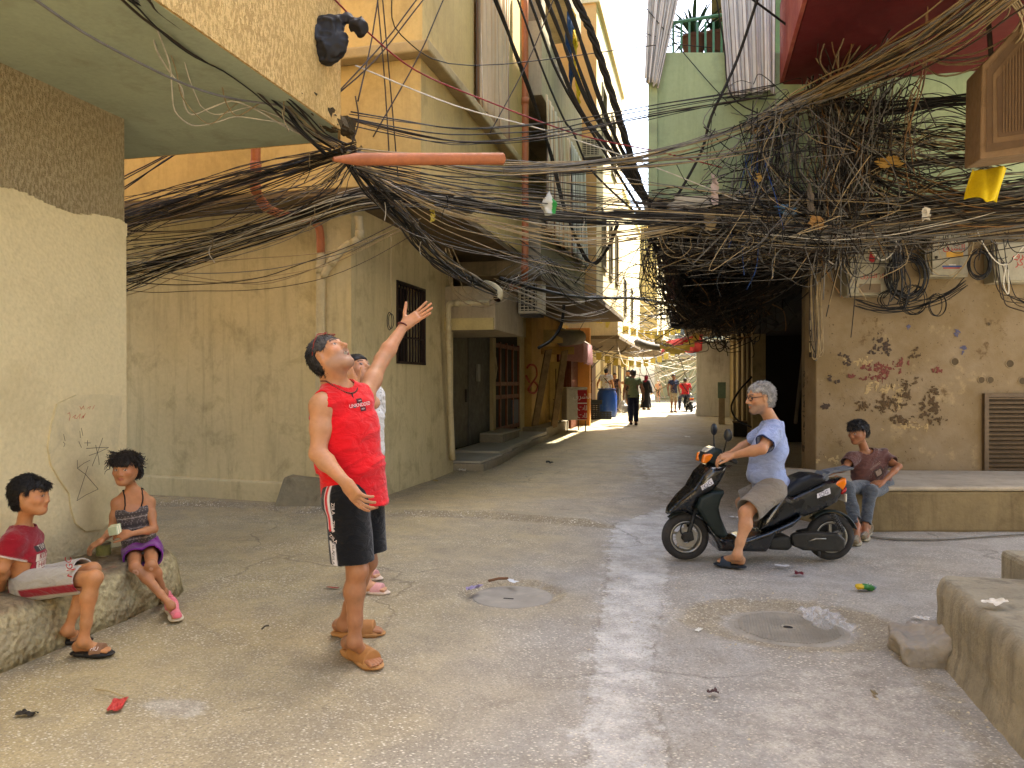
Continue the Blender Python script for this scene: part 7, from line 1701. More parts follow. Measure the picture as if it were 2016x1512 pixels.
cabinet('grey cabinet with a red drop mark on its door', 1668, 482, 1757, 582, [('drop', .02, .22, .06, REDT), (AR_+' '+MK_, .1, -.12, .075, REDT), ('bar', -.02, -.36, (.24,.1), BOX_)])
cabinet('grey cabinet with yellow tape and red lettering', 1830, 462, 1906, 545, [(AR_, .1, .18, .1, REDT), ('bar', .12, .02, (.19,.06), YEL), ('bar', .05, -.26, (.22,.018), BLU), ('bar', .05, -.30, (.2,.012), REDT), ('bar', .06, -.225, (.08,.012), WHL)])
cabinet('wide cabinet with two lines of red lettering', 1957, 476, 2050, 556, [(AR_, .12, .16, .11, REDT), (MK_, .1, -.02, .11, REDT)])
# louvred vent
lv = empty('louvre_vent', 'brown louvred metal vent low in the grimy wall', 'vent', loc=tuple(onW(1970, 930))); VB = mat('rusty brown louvre', '5a4a36', .6, .2, 5, 40, .15, stain=('33291d', .5, 5), metal=.2)
a, b = onW(1938, 928), onW(2060, 778); wv = (b-a).dot(tR); z = Vector((0,0,1)); c = (a+b)/2
MB().obox(c+nR*.006, tR*wv*.5, nR*.004, z*(b.z-a.z)*.5).build('back', plain('vent dark', '17120d', .9), lv)
for sx in (-1, 1): MB().obox(c+tR*wv*.5*sx+nR*.02, tR*.025, nR*.03, z*((b.z-a.z)*.5+.02)).build('frame_side', VB, lv)
for sz in (-1, 1): MB().obox(c+z*(b.z-a.z)*.5*sz+nR*.019, tR*(wv*.5-.026), nR*.028, z*.02).build('frame_rail', VB, lv)
ns_ = 17
for k in range(ns_): MB().obox(a+tR*wv*.5+z*((b.z-a.z)*(k+.5)/ns_)+nR*.03, tR*(wv*.5-.027), nR*.018-z*.012, nR*.003+z*.010).build('slat', VB, lv)
adopt(lv)
# scars and paint on the wall (parts of the green house)
gmk = [o for o in bpy.data.objects if o.name == 'green_house'][0]
def splat(px, py, w_, h_, m, seed, off=.0035, name='paint_mark', rough=.5):
    """cluster of peeling flakes"""
    rr_ = random.Random(seed); mb = MB(); up_ = Vector((0,0,1)); n = int(3+w_*h_/55)
    for i in range(n):
        u, v = rr_.gauss(0,.26), rr_.gauss(0,.26); c = onW(px+u*w_, py+v*h_, off+.0004*(i % 7)); s0 = rr_.uniform(.006,.022)*(1.3 if i < 4 else 1)*(1+min(w_,h_)/60); ph = [rr_.uniform(0,6.3) for _ in range(3)]; k_ = 11; el = rr_.uniform(.4,1.6); o = len(mb.v); mb.v.append(tuple(c+nR*.002))
        for k in range(k_):
            a = 6.283*k/k_; q = .75+.3*math.sin(a*2+ph[0])+.25*math.sin(a*3+ph[1])+.35*(rr_.random()-.5); mb.v.append(tuple(c+tR*math.cos(a)*s0*q*el+up_*math.sin(a)*s0*q))
        mb.f += [(o, o+1+k, o+1+(k+1) % k_) for k in range(k_)]
    o = stuff(mb.build(name, m, gmk)); o.matrix_parent_inverse = Matrix.Translation(gmk.location).inverted(); return o
PM = dict(r=mat('old maroon paint', '66382f', .9, .3, 30), k=mat('old black paint', '40342a', .9, .3, 30), b=mat('old blue paint', '4e4d62', .9, .3, 30), d=mat('torn poster grime', '4c3c27', .95, .35, 12), l=mat('bare pale plaster', '97835d', .95, .2, 10))
for i, (x, y, w_, h_, c) in enumerate(((1725,722,60,16,'r'),(1745,735,40,26,'r'),(1718,742,44,14,'r'),(1768,715,26,22,'r'),(1712,728,26,10,'r'),(1738,682,34,30,'k'),(1720,694,34,9,'k'),(1748,690,14,20,'k'),(1660,700,26,8,'k'),(1666,712,16,12,'k'),(1884,656,9,30,'b'),(1896,690,6,30,'b'),(1790,644,8,10,'b'),
      (1776,752,50,14,'d'),(1784,774,32,26,'d'),(1748,796,70,34,'d'),(1830,800,44,44,'d'),(1782,828,46,20,'d'),(1832,830,46,18,'d'),(1838,770,26,22,'d'),(1710,800,60,24,'d'),(1845,728,26,14,'r'),(1800,700,14,16,'d'),(1634,742,8,18,'k'),(1648,752,12,8,'k'),(1628,800,14,26,'k'),(1676,740,18,8,'r'),
      (1742,765,90,22,'l'),(1700,712,80,14,'l'),(1770,790,30,40,'l'),(1800,840,90,18,'l'),(1680,905,120,16,'l'))):
    splat(x, y, w_, h_, PM[c], 100+i, .0025 if c == 'l' else .0035+.0002*i, rough=.75 if w_ > 20 else .45)
for i, (x, y, r_) in enumerate(((1880,712,.042),(1988,716,.042),(1932,748,.036),(1950,748,.036),(2013,750,.04),(1946,638,.02))):
    c = onW(x, y, .004); M4 = Matrix.Translation(c) @ nR.to_track_quat('Z','Y').to_matrix().to_4x4()
    o = MB().lathe([(r_*1.3,0),(r_*1.2,.003),(r_*1.0,.004),(r_*.9,-.02)], 16, cap=False).xf(M4).build('drilled_hole', DIRTY_SHADED, gmk, True); o.matrix_parent_inverse = Matrix.Translation(gmk.location).inverted()
    o = MB().lathe([(r_*.97,0),(r_*.9,.0012)], 16).xf(M4).build('hole_bottom', mat('hole mortar', '4b3f2c', .95), gmk); o.matrix_parent_inverse = Matrix.Translation(gmk.location).inverted()
# scrawled column face and fuse strip
for i in range(16):
    rr_ = random.Random(i); y0 = 730+i*11; x = B.x-.0245
    p = [Vector((x, 9.85+rr_.uniform(0,.55), onX(1600, y0+rr_.uniform(-6,12), 1.3).z)) for _ in range(4)]
    o = MB().tube(catmull(p, 5), .010, 4).build('scrawl', plain('faded black spray', '4a4032', .9), gmk); o.matrix_parent_inverse = Matrix.Translation(gmk.location).inverted()
fs = empty('fuse_strip', 'cream fuse modules screwed to the corner of the grimy wall', 'fuse box', loc=tuple(onW(1592,700)))
MB().obox(onW(1600,662,.02), tR*.035, nR*.018, Vector((0,0,.24))).build('back_board', plain('dark wood board', '2f241a', .8), fs)
for k in range(3): MB().obox(onW(1599,640+k*22,.055), tR*.028, nR*.022, Vector((0,0,.055))).build('module', plain('cream bakelite', 'b7a67c', .5), fs, bevel=.006)
adopt(fs)
# brown cooler box, top right
cbx = empty('cooler_box', 'brown slatted cooler box hanging beside the maroon balcony', 'cooler', loc=tuple(pt(1990,320,6.0))); CB = mat('brown painted sheet', '7a6144', .7, .2, 4, 30, .2, stain=('45341f', .5, 4))
CP0 = pt(1930,220,6.35); Cn = Vector(V3(-.30,-.95,-.10).tolist()).normalized()
def onC(px, py, off=0.0): return onP(px, py, CP0+Cn*off, Cn)
MB().slab([onC(a, b) for a, b in ((1928,314),(2075,296),(2075,-10),(1998,58),(1932,128))], tuple(-Cn*.5)).build('case', CB, cbx, bevel=.012)
for k, (ins, c_) in enumerate(((12,'5d472f'),(26,'6e563a'),(36,'5a442d'))):
    q = [(1928+ins,314-ins*1.2),(2090,290-ins),(2090,-10+ins),(1998+ins*.3,58+ins),(1932+ins*.8,128+ins*.8)]
    MB().slab([onC(a, b, .004*(k+1)) for a, b in q], tuple(Cn*.0035)).build('panel', mat('brown sheet '+c_, c_, .7, .2, 5, 30, .2), cbx)
for a_ in (1950, 2040): MB().tube([onC(a_, 110, -.2), onC(a_, 110, -.2)+Vector((0,.1,4.67-onC(a_, 110, -.2).z))], .02, 6).build('hanger', plain('rusty bracket', '3d352b', .8), cbx)
for k in range(9): x = 1975+k*6; MB().tube([onC(x, 262-k, .02), onC(x, 130-k*7, .02)], .004, 5).build('rib', CB, cbx)
adopt(cbx)
# ================================================================ dark doorway things, right
dw = empty('iron_gate', 'dark iron gate leaf with teal panel standing open in the black doorway', 'gate', loc=(1.5, 12, .43)); IR = plain('rusty black iron', '2a1a14', .6, .3)
MB().box(1.62, 1.66, 11.2, 12.6, .45, 2.5).build('leaf', plain('deep teal sheet', '0f2f33', .5), dw)
for k in range(5): MB().box(1.60, 1.619, 11.2, 12.6, .5+k*.42, .55+k*.42).build('rail', IR, dw)
MB().tube([(1.5,11.4,2.4),(1.5,12.8,.8)], .03, 6).build('brace', plain('grey timber', '4d4436', .9), dw); adopt(dw)
for i, yy in enumerate((20.2, 22.0, 24.6, 28)):
    tag(MB().tube([(1.26,yy,0),(1.26,yy+.02,3.2)], .045, 8).build('wall_pipe', plain('dirty wall pipe', '6e6149', .8), None, True), 'dirty vertical pipe fixed to the lane side wall', 'pipe', 'pipes on the lane side wall')
ub = empty('utility_box', 'green utility box on the wall past the dark doorway', 'box', loc=tuple(pt(1421,785,26))); MB().obox(pt(1421,768,26), (.13,0,0), (0,.09,0), (0,0,.27)).build('case', plain('grey green enamel', '5f7566', .6), ub, bevel=.01)
MB().obox(pt(1421,768,25.9), (.115,0,0), (0,.005,0), (0,0,.25)).build('door', plain('grey green enamel', '5f7566', .6), ub); MB().box(pt(1421,768,26).x-.1, pt(1421,768,26).x+.1, pt(1421,768,26).y-.06, pt(1421,768,26).y+.08, 0, pt(1421,785,26).z+.05).build('plinth', mat('step concrete', '8a7f68'), ub); adopt(ub)
bx_ = empty('battery_crate', 'small black crate standing on the step by the dark doorway', 'crate', loc=tuple(G(1462,860))); c = G(1462,862); MB().obox(c+Vector((0,.2,.2)), (.22,0,0), (0,.15,0), (0,0,.18)).build('box', plain('sooty box', '1f1b16', .8), bx_, bevel=.01); MB().obox(c+Vector((0,.2,.40)), (.24,0,0), (0,.17,0), (0,0,.02)).build('lid', plain('worn wood lid', '5a4630', .9), bx_); adopt(bx_)
# ================================================================ shop things down the left side
PROP = mat('weathered timber', '7c6544', .9, .3, 5, 30, .4, .01, stain=('4a3a24', .6, 6))
for i, (a, b) in enumerate(((pt(1080,688,19.0), pt(1053,838,19.6)), (pt(1112,690,20.0), pt(1090,842,20.6)))):
    v = (b-a); s_ = Vector((1,0,0)); o = MB().obox((a+b)/2, v/2, Vector(V3(.085,.02,.02).tolist()), Vector(V3(-.01,.06,0).tolist())).build('timber_prop', PROP, None, bevel=.01); tag(o, 'heavy slanted timber prop with peeling face' if i == 0 else 'plain slanted timber prop beside the painted panel', 'prop')
o = MB().obox(pt(1098,690,20.2), Vector(V3(.42,.1,0).tolist()), Vector(V3(-.02,.06,0).tolist()), (0,0,.10)).build('timber_beam', mat('ochre painted beam', 'a8823f', .8, .2, 5, 30, .2), None, bevel=.01); tag(o, 'short ochre beam carried on the slanted props', 'beam')
pn = empty('painted_panel', 'ochre cupboard panel with a dark scroll ornament', 'panel', loc=tuple(G(1090,832))); c = pt(1094,800,22.5); OCP = mat('ochre panel paint', 'b89a58', .7, .15, 4, 30, .15); DKL = plain('dark ornament', '3b2a18', .7)
MB().obox(c+Vector((0,0,.45)), Vector(V3(.20,.06,0).tolist()), Vector(V3(-.02,.05,0).tolist()), (0,0,.85)).build('board', OCP, pn)
f_ = Vector(V3(.0,-.07,0).tolist()); MB().tube([c+f_+Vector((0,0,.35)), c+f_+Vector((0,0,1.1))], .014, 5).tube([c+f_+Vector(V3(-.13,0,.2).tolist()), c+f_+Vector(V3(.13,0,.2).tolist())], .014, 5).build('line', DKL, pn)
for sx in (-1,1): MB().tube([c+f_+Vector(V3(sx*(.055+.035*math.cos(t)),0,-.13+.05*math.sin(t)*1.0+.012*t*.0).tolist()) for t in np.linspace(.8, 5.5, 10)], .011, 5).build('scroll', DKL, pn)
adopt(pn)
ct = empty('vending_cart', 'white and red lettered vending cart on thin legs', 'cart', loc=tuple(G(1126,835))); c = pt(1128,796,22.4); RDc = mat('red cart panel', '9c1a20', .5, .12, 4, 30, .1); WHc = mat('dirty white cart', 'b7b1a0', .6, .12, 4, 30, .1, stain=('837a66', .5, 4))
lx = Vector(V3(.29,.04,0).tolist()); dy = Vector(V3(-.08,.36,0).tolist())
MB().obox(c, lx, dy, (0,0,.44)).build('cabinet', WHc, ct, bevel=.02); MB().obox(c+Vector((0,0,.47)), lx*1.06, dy*1.04, (0,0,.03)).build('lid', WHc, ct, bevel=.015)
rc_ = c+lx*.55-dy*1.012; MB().obox(rc_, lx*.47, dy*.006, (0,0,.42)).build('front_panel', RDc, ct); MB().obox(c+lx*1.01, lx*.006, dy*.98, (0,0,.43)).build('side_panel', RDc, ct)
WLt = plain('white lettering', 'cfc8bc', .7)
for u, v_, s_ in ((0,.24,.22),(0,-.10,.2),(.0,-.32,.2)):
    v, f = text_mesh(AR_ if v_ > 0 else '\ufe95\ufe8d\ufedf', s_); MB().add([tuple(rc_-dy*.012+lx.normalized()*x+Vector((0,0,y+v_))) for x, y, _ in v], f).build('lettering', WLt, ct)
    MB().add([tuple(c+lx*1.02+dy.normalized()*x+Vector((0,0,y+v_))) for x, y, _ in v], f).build('lettering', WLt, ct)
MB().obox(rc_-dy*.01+Vector((0,0,.04)), lx*.47, dy*.004, (0,0,.015)).build('line', WLt, ct)
for a in (-1,1):
    for b in (-1,1): q = c+lx*.92*a+dy*.9*b; MB().tube([(q.x,q.y,0),(q.x,q.y,c.z-.46)], .018, 6).build('leg', plain('rusty leg', '4d3b2d', .8), ct)
adopt(ct)
BLUEB = NT('blue drum plastic'); BLUEB = BLUEB.out(BLUEB.mix(BLUEB.ramp(BLUEB.noise(6, 5), [(.55, 0.0), (.75, .5)]), hexc('14408f'), hexc('5479a8')), .4, None, 0, .5)
def barrel(label, c, r_, h_):
    e = empty('blue_barrel', label, 'barrel', loc=tuple(c)); k = h_
    MB().lathe([(r_*.86,0),(r_*.93,.02*k),(r_*1.0,.12*k),(r_*1.02,.3*k),(r_*1.02,.62*k),(r_*.98,.82*k),(r_*.86,.92*k),(r_*.80,.95*k),(r_*.82,.96*k)], 32, tuple(c)).build('drum', BLUEB, e, True)
    MB().lathe([(r_*.90,.955*k),(r_*.92,.97*k),(r_*.92,1.0*k),(r_*.86,1.005*k),(r_*.2,.995*k)], 32, tuple(c)).build('lid', BLUEB, e, True); MB().lathe([(r_*.935,.952*k),(r_*.935,.966*k)], 32, tuple(c), False).build('clamp_ring', plain('dull steel ring', '6d6a66', .4, .7), e); adopt(e)
barrel('tall blue barrel standing on the road by the black crates', G(1195,821), .40, 1.16)
barrel('blue barrel behind the stacked black crates', G(1166,812)+Vector((-.2,.9,0)), .36, 1.1)
barrel('blue barrel standing on another behind the black crates', G(1166,812)+Vector((-.45,.9,.0))+Vector((0,0,1.12)), .36, .55)
CRT = plain('black plastic crate', '17181a', .6)
def crate(label, c, yaw, w_=.55, d_=.38, h_=.28):
    e = empty('plastic_crate', label, 'crate', 'black crates stacked by the barrels', loc=tuple(c)); x = Vector((math.cos(yaw),math.sin(yaw),0)); y = Vector((-math.sin(yaw),math.cos(yaw),0)); z = Vector((0,0,1)); c = Vector(c)
    MB().obox(c+z*.012, x*w_*.5, y*d_*.5, z*.012).build('base', CRT, e)
    for s_, (u, v, a, b) in enumerate(((x,y,w_,d_),(x,-y,w_,d_),(y,x,d_,w_),(y,-x,d_,w_))):
        for k in range(4): MB().obox(c+v*b*.5+z*(.05+k*(h_-.06)/3), u*a*.5*(1 if s_ < 2 else .97), v*.008, z*.022).build('rail', CRT, e)
        for k in range(5): MB().obox(c+v*(b*.5-.010)+u*a*(k/4-.5)*.94+z*h_*.5, u*.014, v*.006, z*h_*.47).build('stave', CRT, e)
    adopt(e)
cb0 = G(1166,826); crate('bottom black crate of the stack beside the cart', cb0, .2); crate('middle black crate of the stack beside the cart', cb0+Vector((.0,0,.29)), .12); crate('tilted black crate on top of the stack', cb0+Vector((.05,.0,.58)), .4, h_=.16); crate('single black crate on the ground in front of the barrel', G(1180,826)+Vector((.15,.3,0)), .1)
aw = empty('pink_awning', 'faded pink awning with hanging valance over a brown shutter', 'awning', loc=tuple(pt(1150,650,24))); PK_ = mat('faded pink canvas', 'b08484', .9, .15, 5, 40, .1, stain=('8c5a5a', .5, 5)); GYc = mat('dusty grey canvas', '7d705f', .9, .2, 4, 30, .2)
a0, a1 = pt(1133,640,24), pt(1172,667,24.5); zt = Vector((0,0,1)); t0, t1 = Vector((-4.1,23.0,3.1)), Vector((-4.1,25.0,3.1)); b0, b1 = Vector((-3.35,23.0,2.62)), Vector((-3.35,25.0,2.62))
MB().slab([t0,t1,b1,b0], (0,0,.02)).build('roof_sheet', GYc, aw)
for i in range(14):
    u0, u1 = i/14, (i+1)/14; p0, p1 = b0.lerp(b1, u0), b0.lerp(b1, u1); w_ = .05*(-1)**i; MB().slab([p0+Vector((.01,0,0)), p1+Vector((.01,0,0)), p1+Vector((.02+w_*.7,0,-.62-.04*math.sin(i*2))), p0+Vector((.02-w_*.7,0,-.62-.04*math.sin(i*2-2)))], (.008,0,0)).build('valance_strip', PK_, aw)
MB().slab([t0+Vector((.02,0,-.05)), b0+Vector((.0,.01,-.0)), b0+Vector((-.02,.01,-.6)), t0+Vector((.02,.01,-1.0))], (0,.01,0)).build('side_curtain', PK_, aw); adopt(aw)
sh = empty('brown_shutter', 'brown corrugated shutter under the pink awning', 'shutter', loc=(-3.7,23.6,0)); BRS = mat('brown painted shutter', '5f3018', .6, .2, 4, 30, .1)
MB().box(-4.2, -3.75, 23.3, 24.6, 0, 2.5).build('back', BRS, sh)
for k in range(9): MB().box(-4.15+k*.045, -4.12+k*.045, 23.26, 23.299, 0, 2.5).build('rib', BRS, sh)
adopt(sh)
tag(MB().box(-4.25, -3.42, 25.0, 25.3, 0, 3.2).build('orange_pier', mat('orange pier render', 'b57a3c', .85, .15, 2, 20, .2), None, bevel=.01), 'orange painted pier next to the pink awning', 'pier')
rc2 = empty('roller_box', 'grey canvas wrapped roller box above the slanted props', 'awning', loc=tuple(pt(1123,662,19.5))); P_ = [pt(1108,666,19.3), pt(1140,664,21.5)]; MB().tube([P_[0], P_[1]], .20, 14).build('roll', GYc, rc2, True); MB().obox((P_[0]+P_[1])/2+Vector((-.25,0,.05)), (.25,0,0), (P_[1]-P_[0])*.5, (0,0,.17)).build('box', mat('ochre panel paint', 'b89a58'), rc2); adopt(rc2)
for i, (px, w_, c) in enumerate(((1112,.10,'6b5a44'),(1121,.16,'9d9580'),(1131,.12,'5d6150'))):
    p = onX(px, 760, -4.1); tag(MB().box(-4.19, -4.05, p.y-w_, p.y+w_, 0, 2.7).build('shop_jamb', plain('jamb '+c, c, .7)), ('brown','pale','olive')[i]+' upright jamb of the shop front behind the cart', 'jamb')
# red graffiti on the ochre wall behind the props
GRm = plain('red spray paint', '9a4226', .9); yb = [o for o in bpy.data.objects if o.name == 'grey_house'][0]
for L in ([(1038,724),(1044,718),(1054,722),(1056,740),(1046,756)],[(1046,756),(1040,768),(1052,774),(1058,760),(1050,750)],[(1036,740),(1042,752)]):
    o = MB().tube(catmull([onX(a, b, -4.195) for a, b in L], 4), .03, 5).build('graffiti', GRm, yb); o.matrix_parent_inverse = Matrix.Translation(yb.location).inverted()
# ================================================================ far lane: tarpaulin and bunting
v, f = [], []; nx, ny = 24, 12; rr_ = random.Random(8)
tl, tr, br, bl = pt(1308,672,31), pt(1384,658,30), pt(1382,692,30), pt(1300,700,31)
for j_ in range(ny+1):
    for i in range(nx+1):
        u, t = i/nx, j_/ny; p = (tl.lerp(tr, u)).lerp(bl.lerp(br, u), t); p += Vector((0, .12*math.sin(u*9+t*4)+.06*math.sin(u*23), .04*math.sin(u*14)*t+(.12*math.sin(u*7)*t if u < .5 else 0))); v.append(tuple(p))
f = [(j_*(nx+1)+i, j_*(nx+1)+i+1, (j_+1)*(nx+1)+i+1, (j_+1)*(nx+1)+i) for j_ in range(ny) for i in range(nx)]
o = MB().add(v, f).build('red_tarpaulin', mat('red tarpaulin', 'a5343a', .7, .15, 3, 20, .2), None, True); o.modifiers.new('thick', 'SOLIDIFY').thickness = .01; tag(o, 'torn red tarpaulin stretched across the far lane', 'tarpaulin')
YF = plain('yellow flag', 'cbb35a', .8); 
for i, (a, b, n) in enumerate(((pt(1150,600,24), pt(1340,640,34), 13), (pt(1170,690,30), pt(1330,684,36), 11), (pt(1290,655,26), pt(1375,650,27), 9))):
    e = empty('flag_bunting', ('yellow bunting slung high across the far lane','yellow bunting slung low before the far shops','short yellow bunting above the red tarpaulin')[i], 'bunting', loc=tuple(a)); pts = [a.lerp(b, t)-Vector((0,0,.5*4*t*(1-t))) for t in np.linspace(0,1,n+1)]
    MB().tube(pts, .008, 4).build('string', CABM['b'], e)
    for k in range(n):
        p = pts[k].lerp(pts[k+1], .5); s_ = .16; MB().slab([p+Vector((-s_*.7,0,0)), p+Vector((s_*.7,.03,0)), p+Vector((s_*.6,.06,-s_*1.9)), p+Vector((-s_*.6,.0,-s_*1.8))], (0,.006,0)).build('flag', YF, e)
    adopt(e)
tag(MB().tube(catmull([pt(1250,672,27), pt(1275,680,27.5), pt(1300,684,28)], 5), [.04]+[.14]*9+[.06], 9).build('wrapped_cable_roll', plain('grey wrapped bundle', '6e6a66', .8), None, True), 'grey wrapped roll hanging beside the red tarpaulin', 'roll')
s_ = Sdf().rc(pt(1335,632,20), pt(1362,640,20), .22, .12, .1).rc(pt(1352,632,20), pt(1372,622,20), .15, .08, .1); s_.disp = folds(.03, (7,7,7), 3)
tag(cloth_obj('black_sheet', s_, None, '1b1d24', .04, hollow=False), 'crumpled black sheet caught under the cable mass', 'sheet')
# ================================================================ people further down the lane
def far_person(label, px, py, hpx, face, top, bottom, skin=SKIN, hairc='17110e', stride=0.0, arms=((.0,.05),(.0,.05)), long=False, shorts=False, sleeve=.5, h=.016, shoe='1c1a19', bag=None, scarf=None, sit=False, belly=0.0, bald=False, fat=1.0, lean=0.0, elb=(None, None)):
    """px,py: where the feet stand; hpx: height in photo pixels; face: angle, 0 = away down the lane, 180 = towards the camera"""
    b = A3(G(px, py)); d = float(np.linalg.norm((b-A3((0,0,CAMZ)))[:2])); dd = 1515*CAMZ/(py-HZ); Ht = hpx*dd/1515; k = Ht/1.74
    a = R(face); f = V3(math.sin(a), math.cos(a), 0); r = np.cross(f, UPV)
    def p(x, y, z): return b+(r*x+f*(y+lean*max(0, z-.9))+UPV*z)*k
    s_ = stride
    j = dict(head=p(0,.03,1.60), nb=p(0,-.01,1.455), shR=p(.175,0,1.40), shL=p(-.175,0,1.40), che=p(0,.01,1.27), wai=p(0,.01,1.1), pel=p(0,0,.96), hipR=p(.085,0,.90), hipL=p(-.085,0,.90),
             knR=p(.09,.22*s_+.02,.50), knL=p(-.09,-.12*s_+.03,.50), anR=p(.095,.34*s_-.02,.085), anL=p(-.095,-.36*s_-.02,.085+.06*abs(s_)))
    for S_, sx, i in (('R',1,0),('L',-1,1)):
        sw, out = arms[i]; e = elb[i]
        j['el'+S_] = p(sx*(.215+out), sw*.25-.02, 1.13); j['wr'+S_] = p(sx*(.22+out*1.4), sw*.5+.06, .89) if e is None else p(sx*e[0], e[1], e[2])
        if e is not None and len(e) > 3: j['el'+S_] = p(sx*e[3], e[4], e[5])
    g = Fig(label, tuple(G(px, py)), j, k, f+UPV*-.05, hk=k*1.0, fat=fat, belly=belly, skin=skin)
    for S_ in 'RL': g.hand(S_, j['wr'+S_]-j['el'+S_], r*(1 if S_ == 'R' else -1), curl=(.4,)*4, r=.011)
    for S_ in 'RL':
        an = A3(j['an'+S_]); he = an-f*.05*k; he[2] = max(0, an[2]-.075*k); foot_prims(g.s, an, he+UPV*.02*k, he+f*.25*k+UPV*.02*k, k)
    g.body(h*.75, brow='1a120d')
    if scarf:
        c, rr_, ff, uu = g.H; s2 = Sdf().ell(c-ff*.012*k+uu*.02*k, A3((.10,.115,.125))*k, (rr_,ff,uu), .03).rc(c-uu*.10*k-ff*.02, A3(j['nb'])-UPV*.03, .085*k, .13*k, .05); fc = Sdf().ell(c+ff*.11*k-uu*.005*k, A3((.06,.07,.082))*k, (rr_,ff,uu))
        s2.disp = folds(.008, (14,14,14), 5); cloth_obj('headscarf', s2, g.root, scarf, h*.8, .02, carve=[fc])
    elif not bald: hair_obj(g.H, k, g.root, hairc, SHORT(.052), .012, .003, (60,60,60), h*.6)
    if long:
        s2 = Sdf(); s2.loft([(p(0,0,.12), r, f, .27*k, .24*k, .24*k), (p(0,0,.5), r, f, .24*k, .2*k, .2*k), (p(0,0,.95), r, f, .215*k, .17*k, .17*k), (p(0,0,1.3), r, f, .21*k, .15*k, .15*k), (p(0,0,1.42), r, f, .13*k, .1*k, .1*k)], .05)
        for S_ in 'RL': s2.rc(j['sh'+S_], j['el'+S_], .085*k, .085*k, .06).rc(j['el'+S_], j['wr'+S_], .085*k, .075*k, .05)
        s2.disp = folds(.022, (9,9,2.5), 8); cloth_obj('gown', s2, g.root, top, h, .02, hollow=False)
    else:
        g.top(top, h*.8, sleeve, .024, None, .010, 4, .024, seed=int(px)); g.legs(bottom, h*.8, .92 if not shorts else 1.02, .104, .088 if not shorts else .095, .008, 6, ankle=not shorts, name='trousers' if not shorts else 'shorts', r2=.072)
    for S_ in 'RL':
        an = A3(j['an'+S_]); he = an-f*.07*k; he[2] = max(0, an[2]-.085*k); s2 = Sdf().rc(he+UPV*.045*k+f*.04*k, he+f*.22*k+UPV*.035*k, .05*k, .042*k, .02, flat=UPV, ratio=.85); cloth_obj('shoe', s2, g.root, shoe, h*.7, hollow=False, mat_=RUBBER, cuts=[(he, -UPV)])
    g.done(); return g
DENIM = hexc('27324a')
g_ = far_person('person in olive green shirt and navy trousers walking away with a white plastic bag', 1247, 838, 112, 4, hexc('5d6645'), hexc('10152a'), hexc('7c553d'), '2b2725', .55, ((-.25,.06),(.3,.05)), belly=.03, h=.014)
w_ = A3(g_.j['wrL']); s = Sdf().ell(w_-UPV*.36, A3((.15,.13,.20)), None, .05).rc(w_-UPV*.1, w_-UPV*.22, .015, .08, .06); s.disp = folds(.03, (9,9,7), 2)
BAGM = NT('thin white plastic'); BAGM.b.inputs['Transmission Weight'].default_value = .35; BAGM = BAGM.out(hexc('c9c6c0'), .35, None, 0, .5)
tag(cloth_obj('plastic_bag', s, None, 'c9c6c0', .016, hollow=False, mat_=BAGM), 'white plastic carrier bag carried by the person in olive', 'bag')
far_person('person in black gown and maroon headscarf walking in the lane', 1272, 807, 69, 50, hexc('0d0d12'), None, SKIN, long=True, scarf=hexc('6d1226'), h=.02, stride=.2, shoe='16130f')
gw_ = far_person('person in white T-shirt with a dark shoulder strap by the blue barrel', 1193, 812, 88, 15, hexc('b9b8bf'), DENIM, SKIN, h=.02, arms=((.1,.05),(.2,.12)), lean=.08)
j_ = gw_.j; MB().tube(catmull([Vector((A3(j_['shL'])+UPV*.04).tolist()), Vector((A3(j_['che'])-gw_.fw*.17).tolist()), Vector((A3(j_['wai'])-gw_.fw*.12+unit(A3(j_['shR'])-A3(j_['shL']))*.18).tolist())], 6), .02, 6).build('strap', plain('black strap', '17120f', .8), gw_.root).matrix_parent_inverse = Matrix.Translation(gw_.root.location).inverted()
far_person('person in black shirt leaning on the orange pier', 1180, 808, 80, 80, hexc('17161a'), hexc('1c1f28'), SKIN, h=.022, elb=((.3,.25,1.25),None))
far_person('person in dark plum T-shirt and faded jeans facing the lane', 1210, 808, 74, 165, hexc('2d151d'), hexc('3e4b5f'), SKIN, h=.022, elb=((.3,.2,1.25),None))
far_person('person in black shirt and shorts talking behind the person in olive', 1238, 810, 82, 250, hexc('121216'), hexc('8a7a64'), SKIN, h=.022, shorts=True, elb=((.2,.3,1.2),(.2,.28,1.2)))
far_person('person in black T-shirt and cap standing far down the lane', 1296, 792, 44, 180, hexc('141416'), hexc('1a1a1c'), SKIN_L, h=.03, shorts=True, hairc='b9b6b0')
far_person('person in navy T-shirt and khaki shorts standing with hands behind', 1326, 812, 76, 165, hexc('16203a'), hexc('9a8a6a'), hexc('7c553d'), h=.02, shorts=True, shoe='3a2c22')
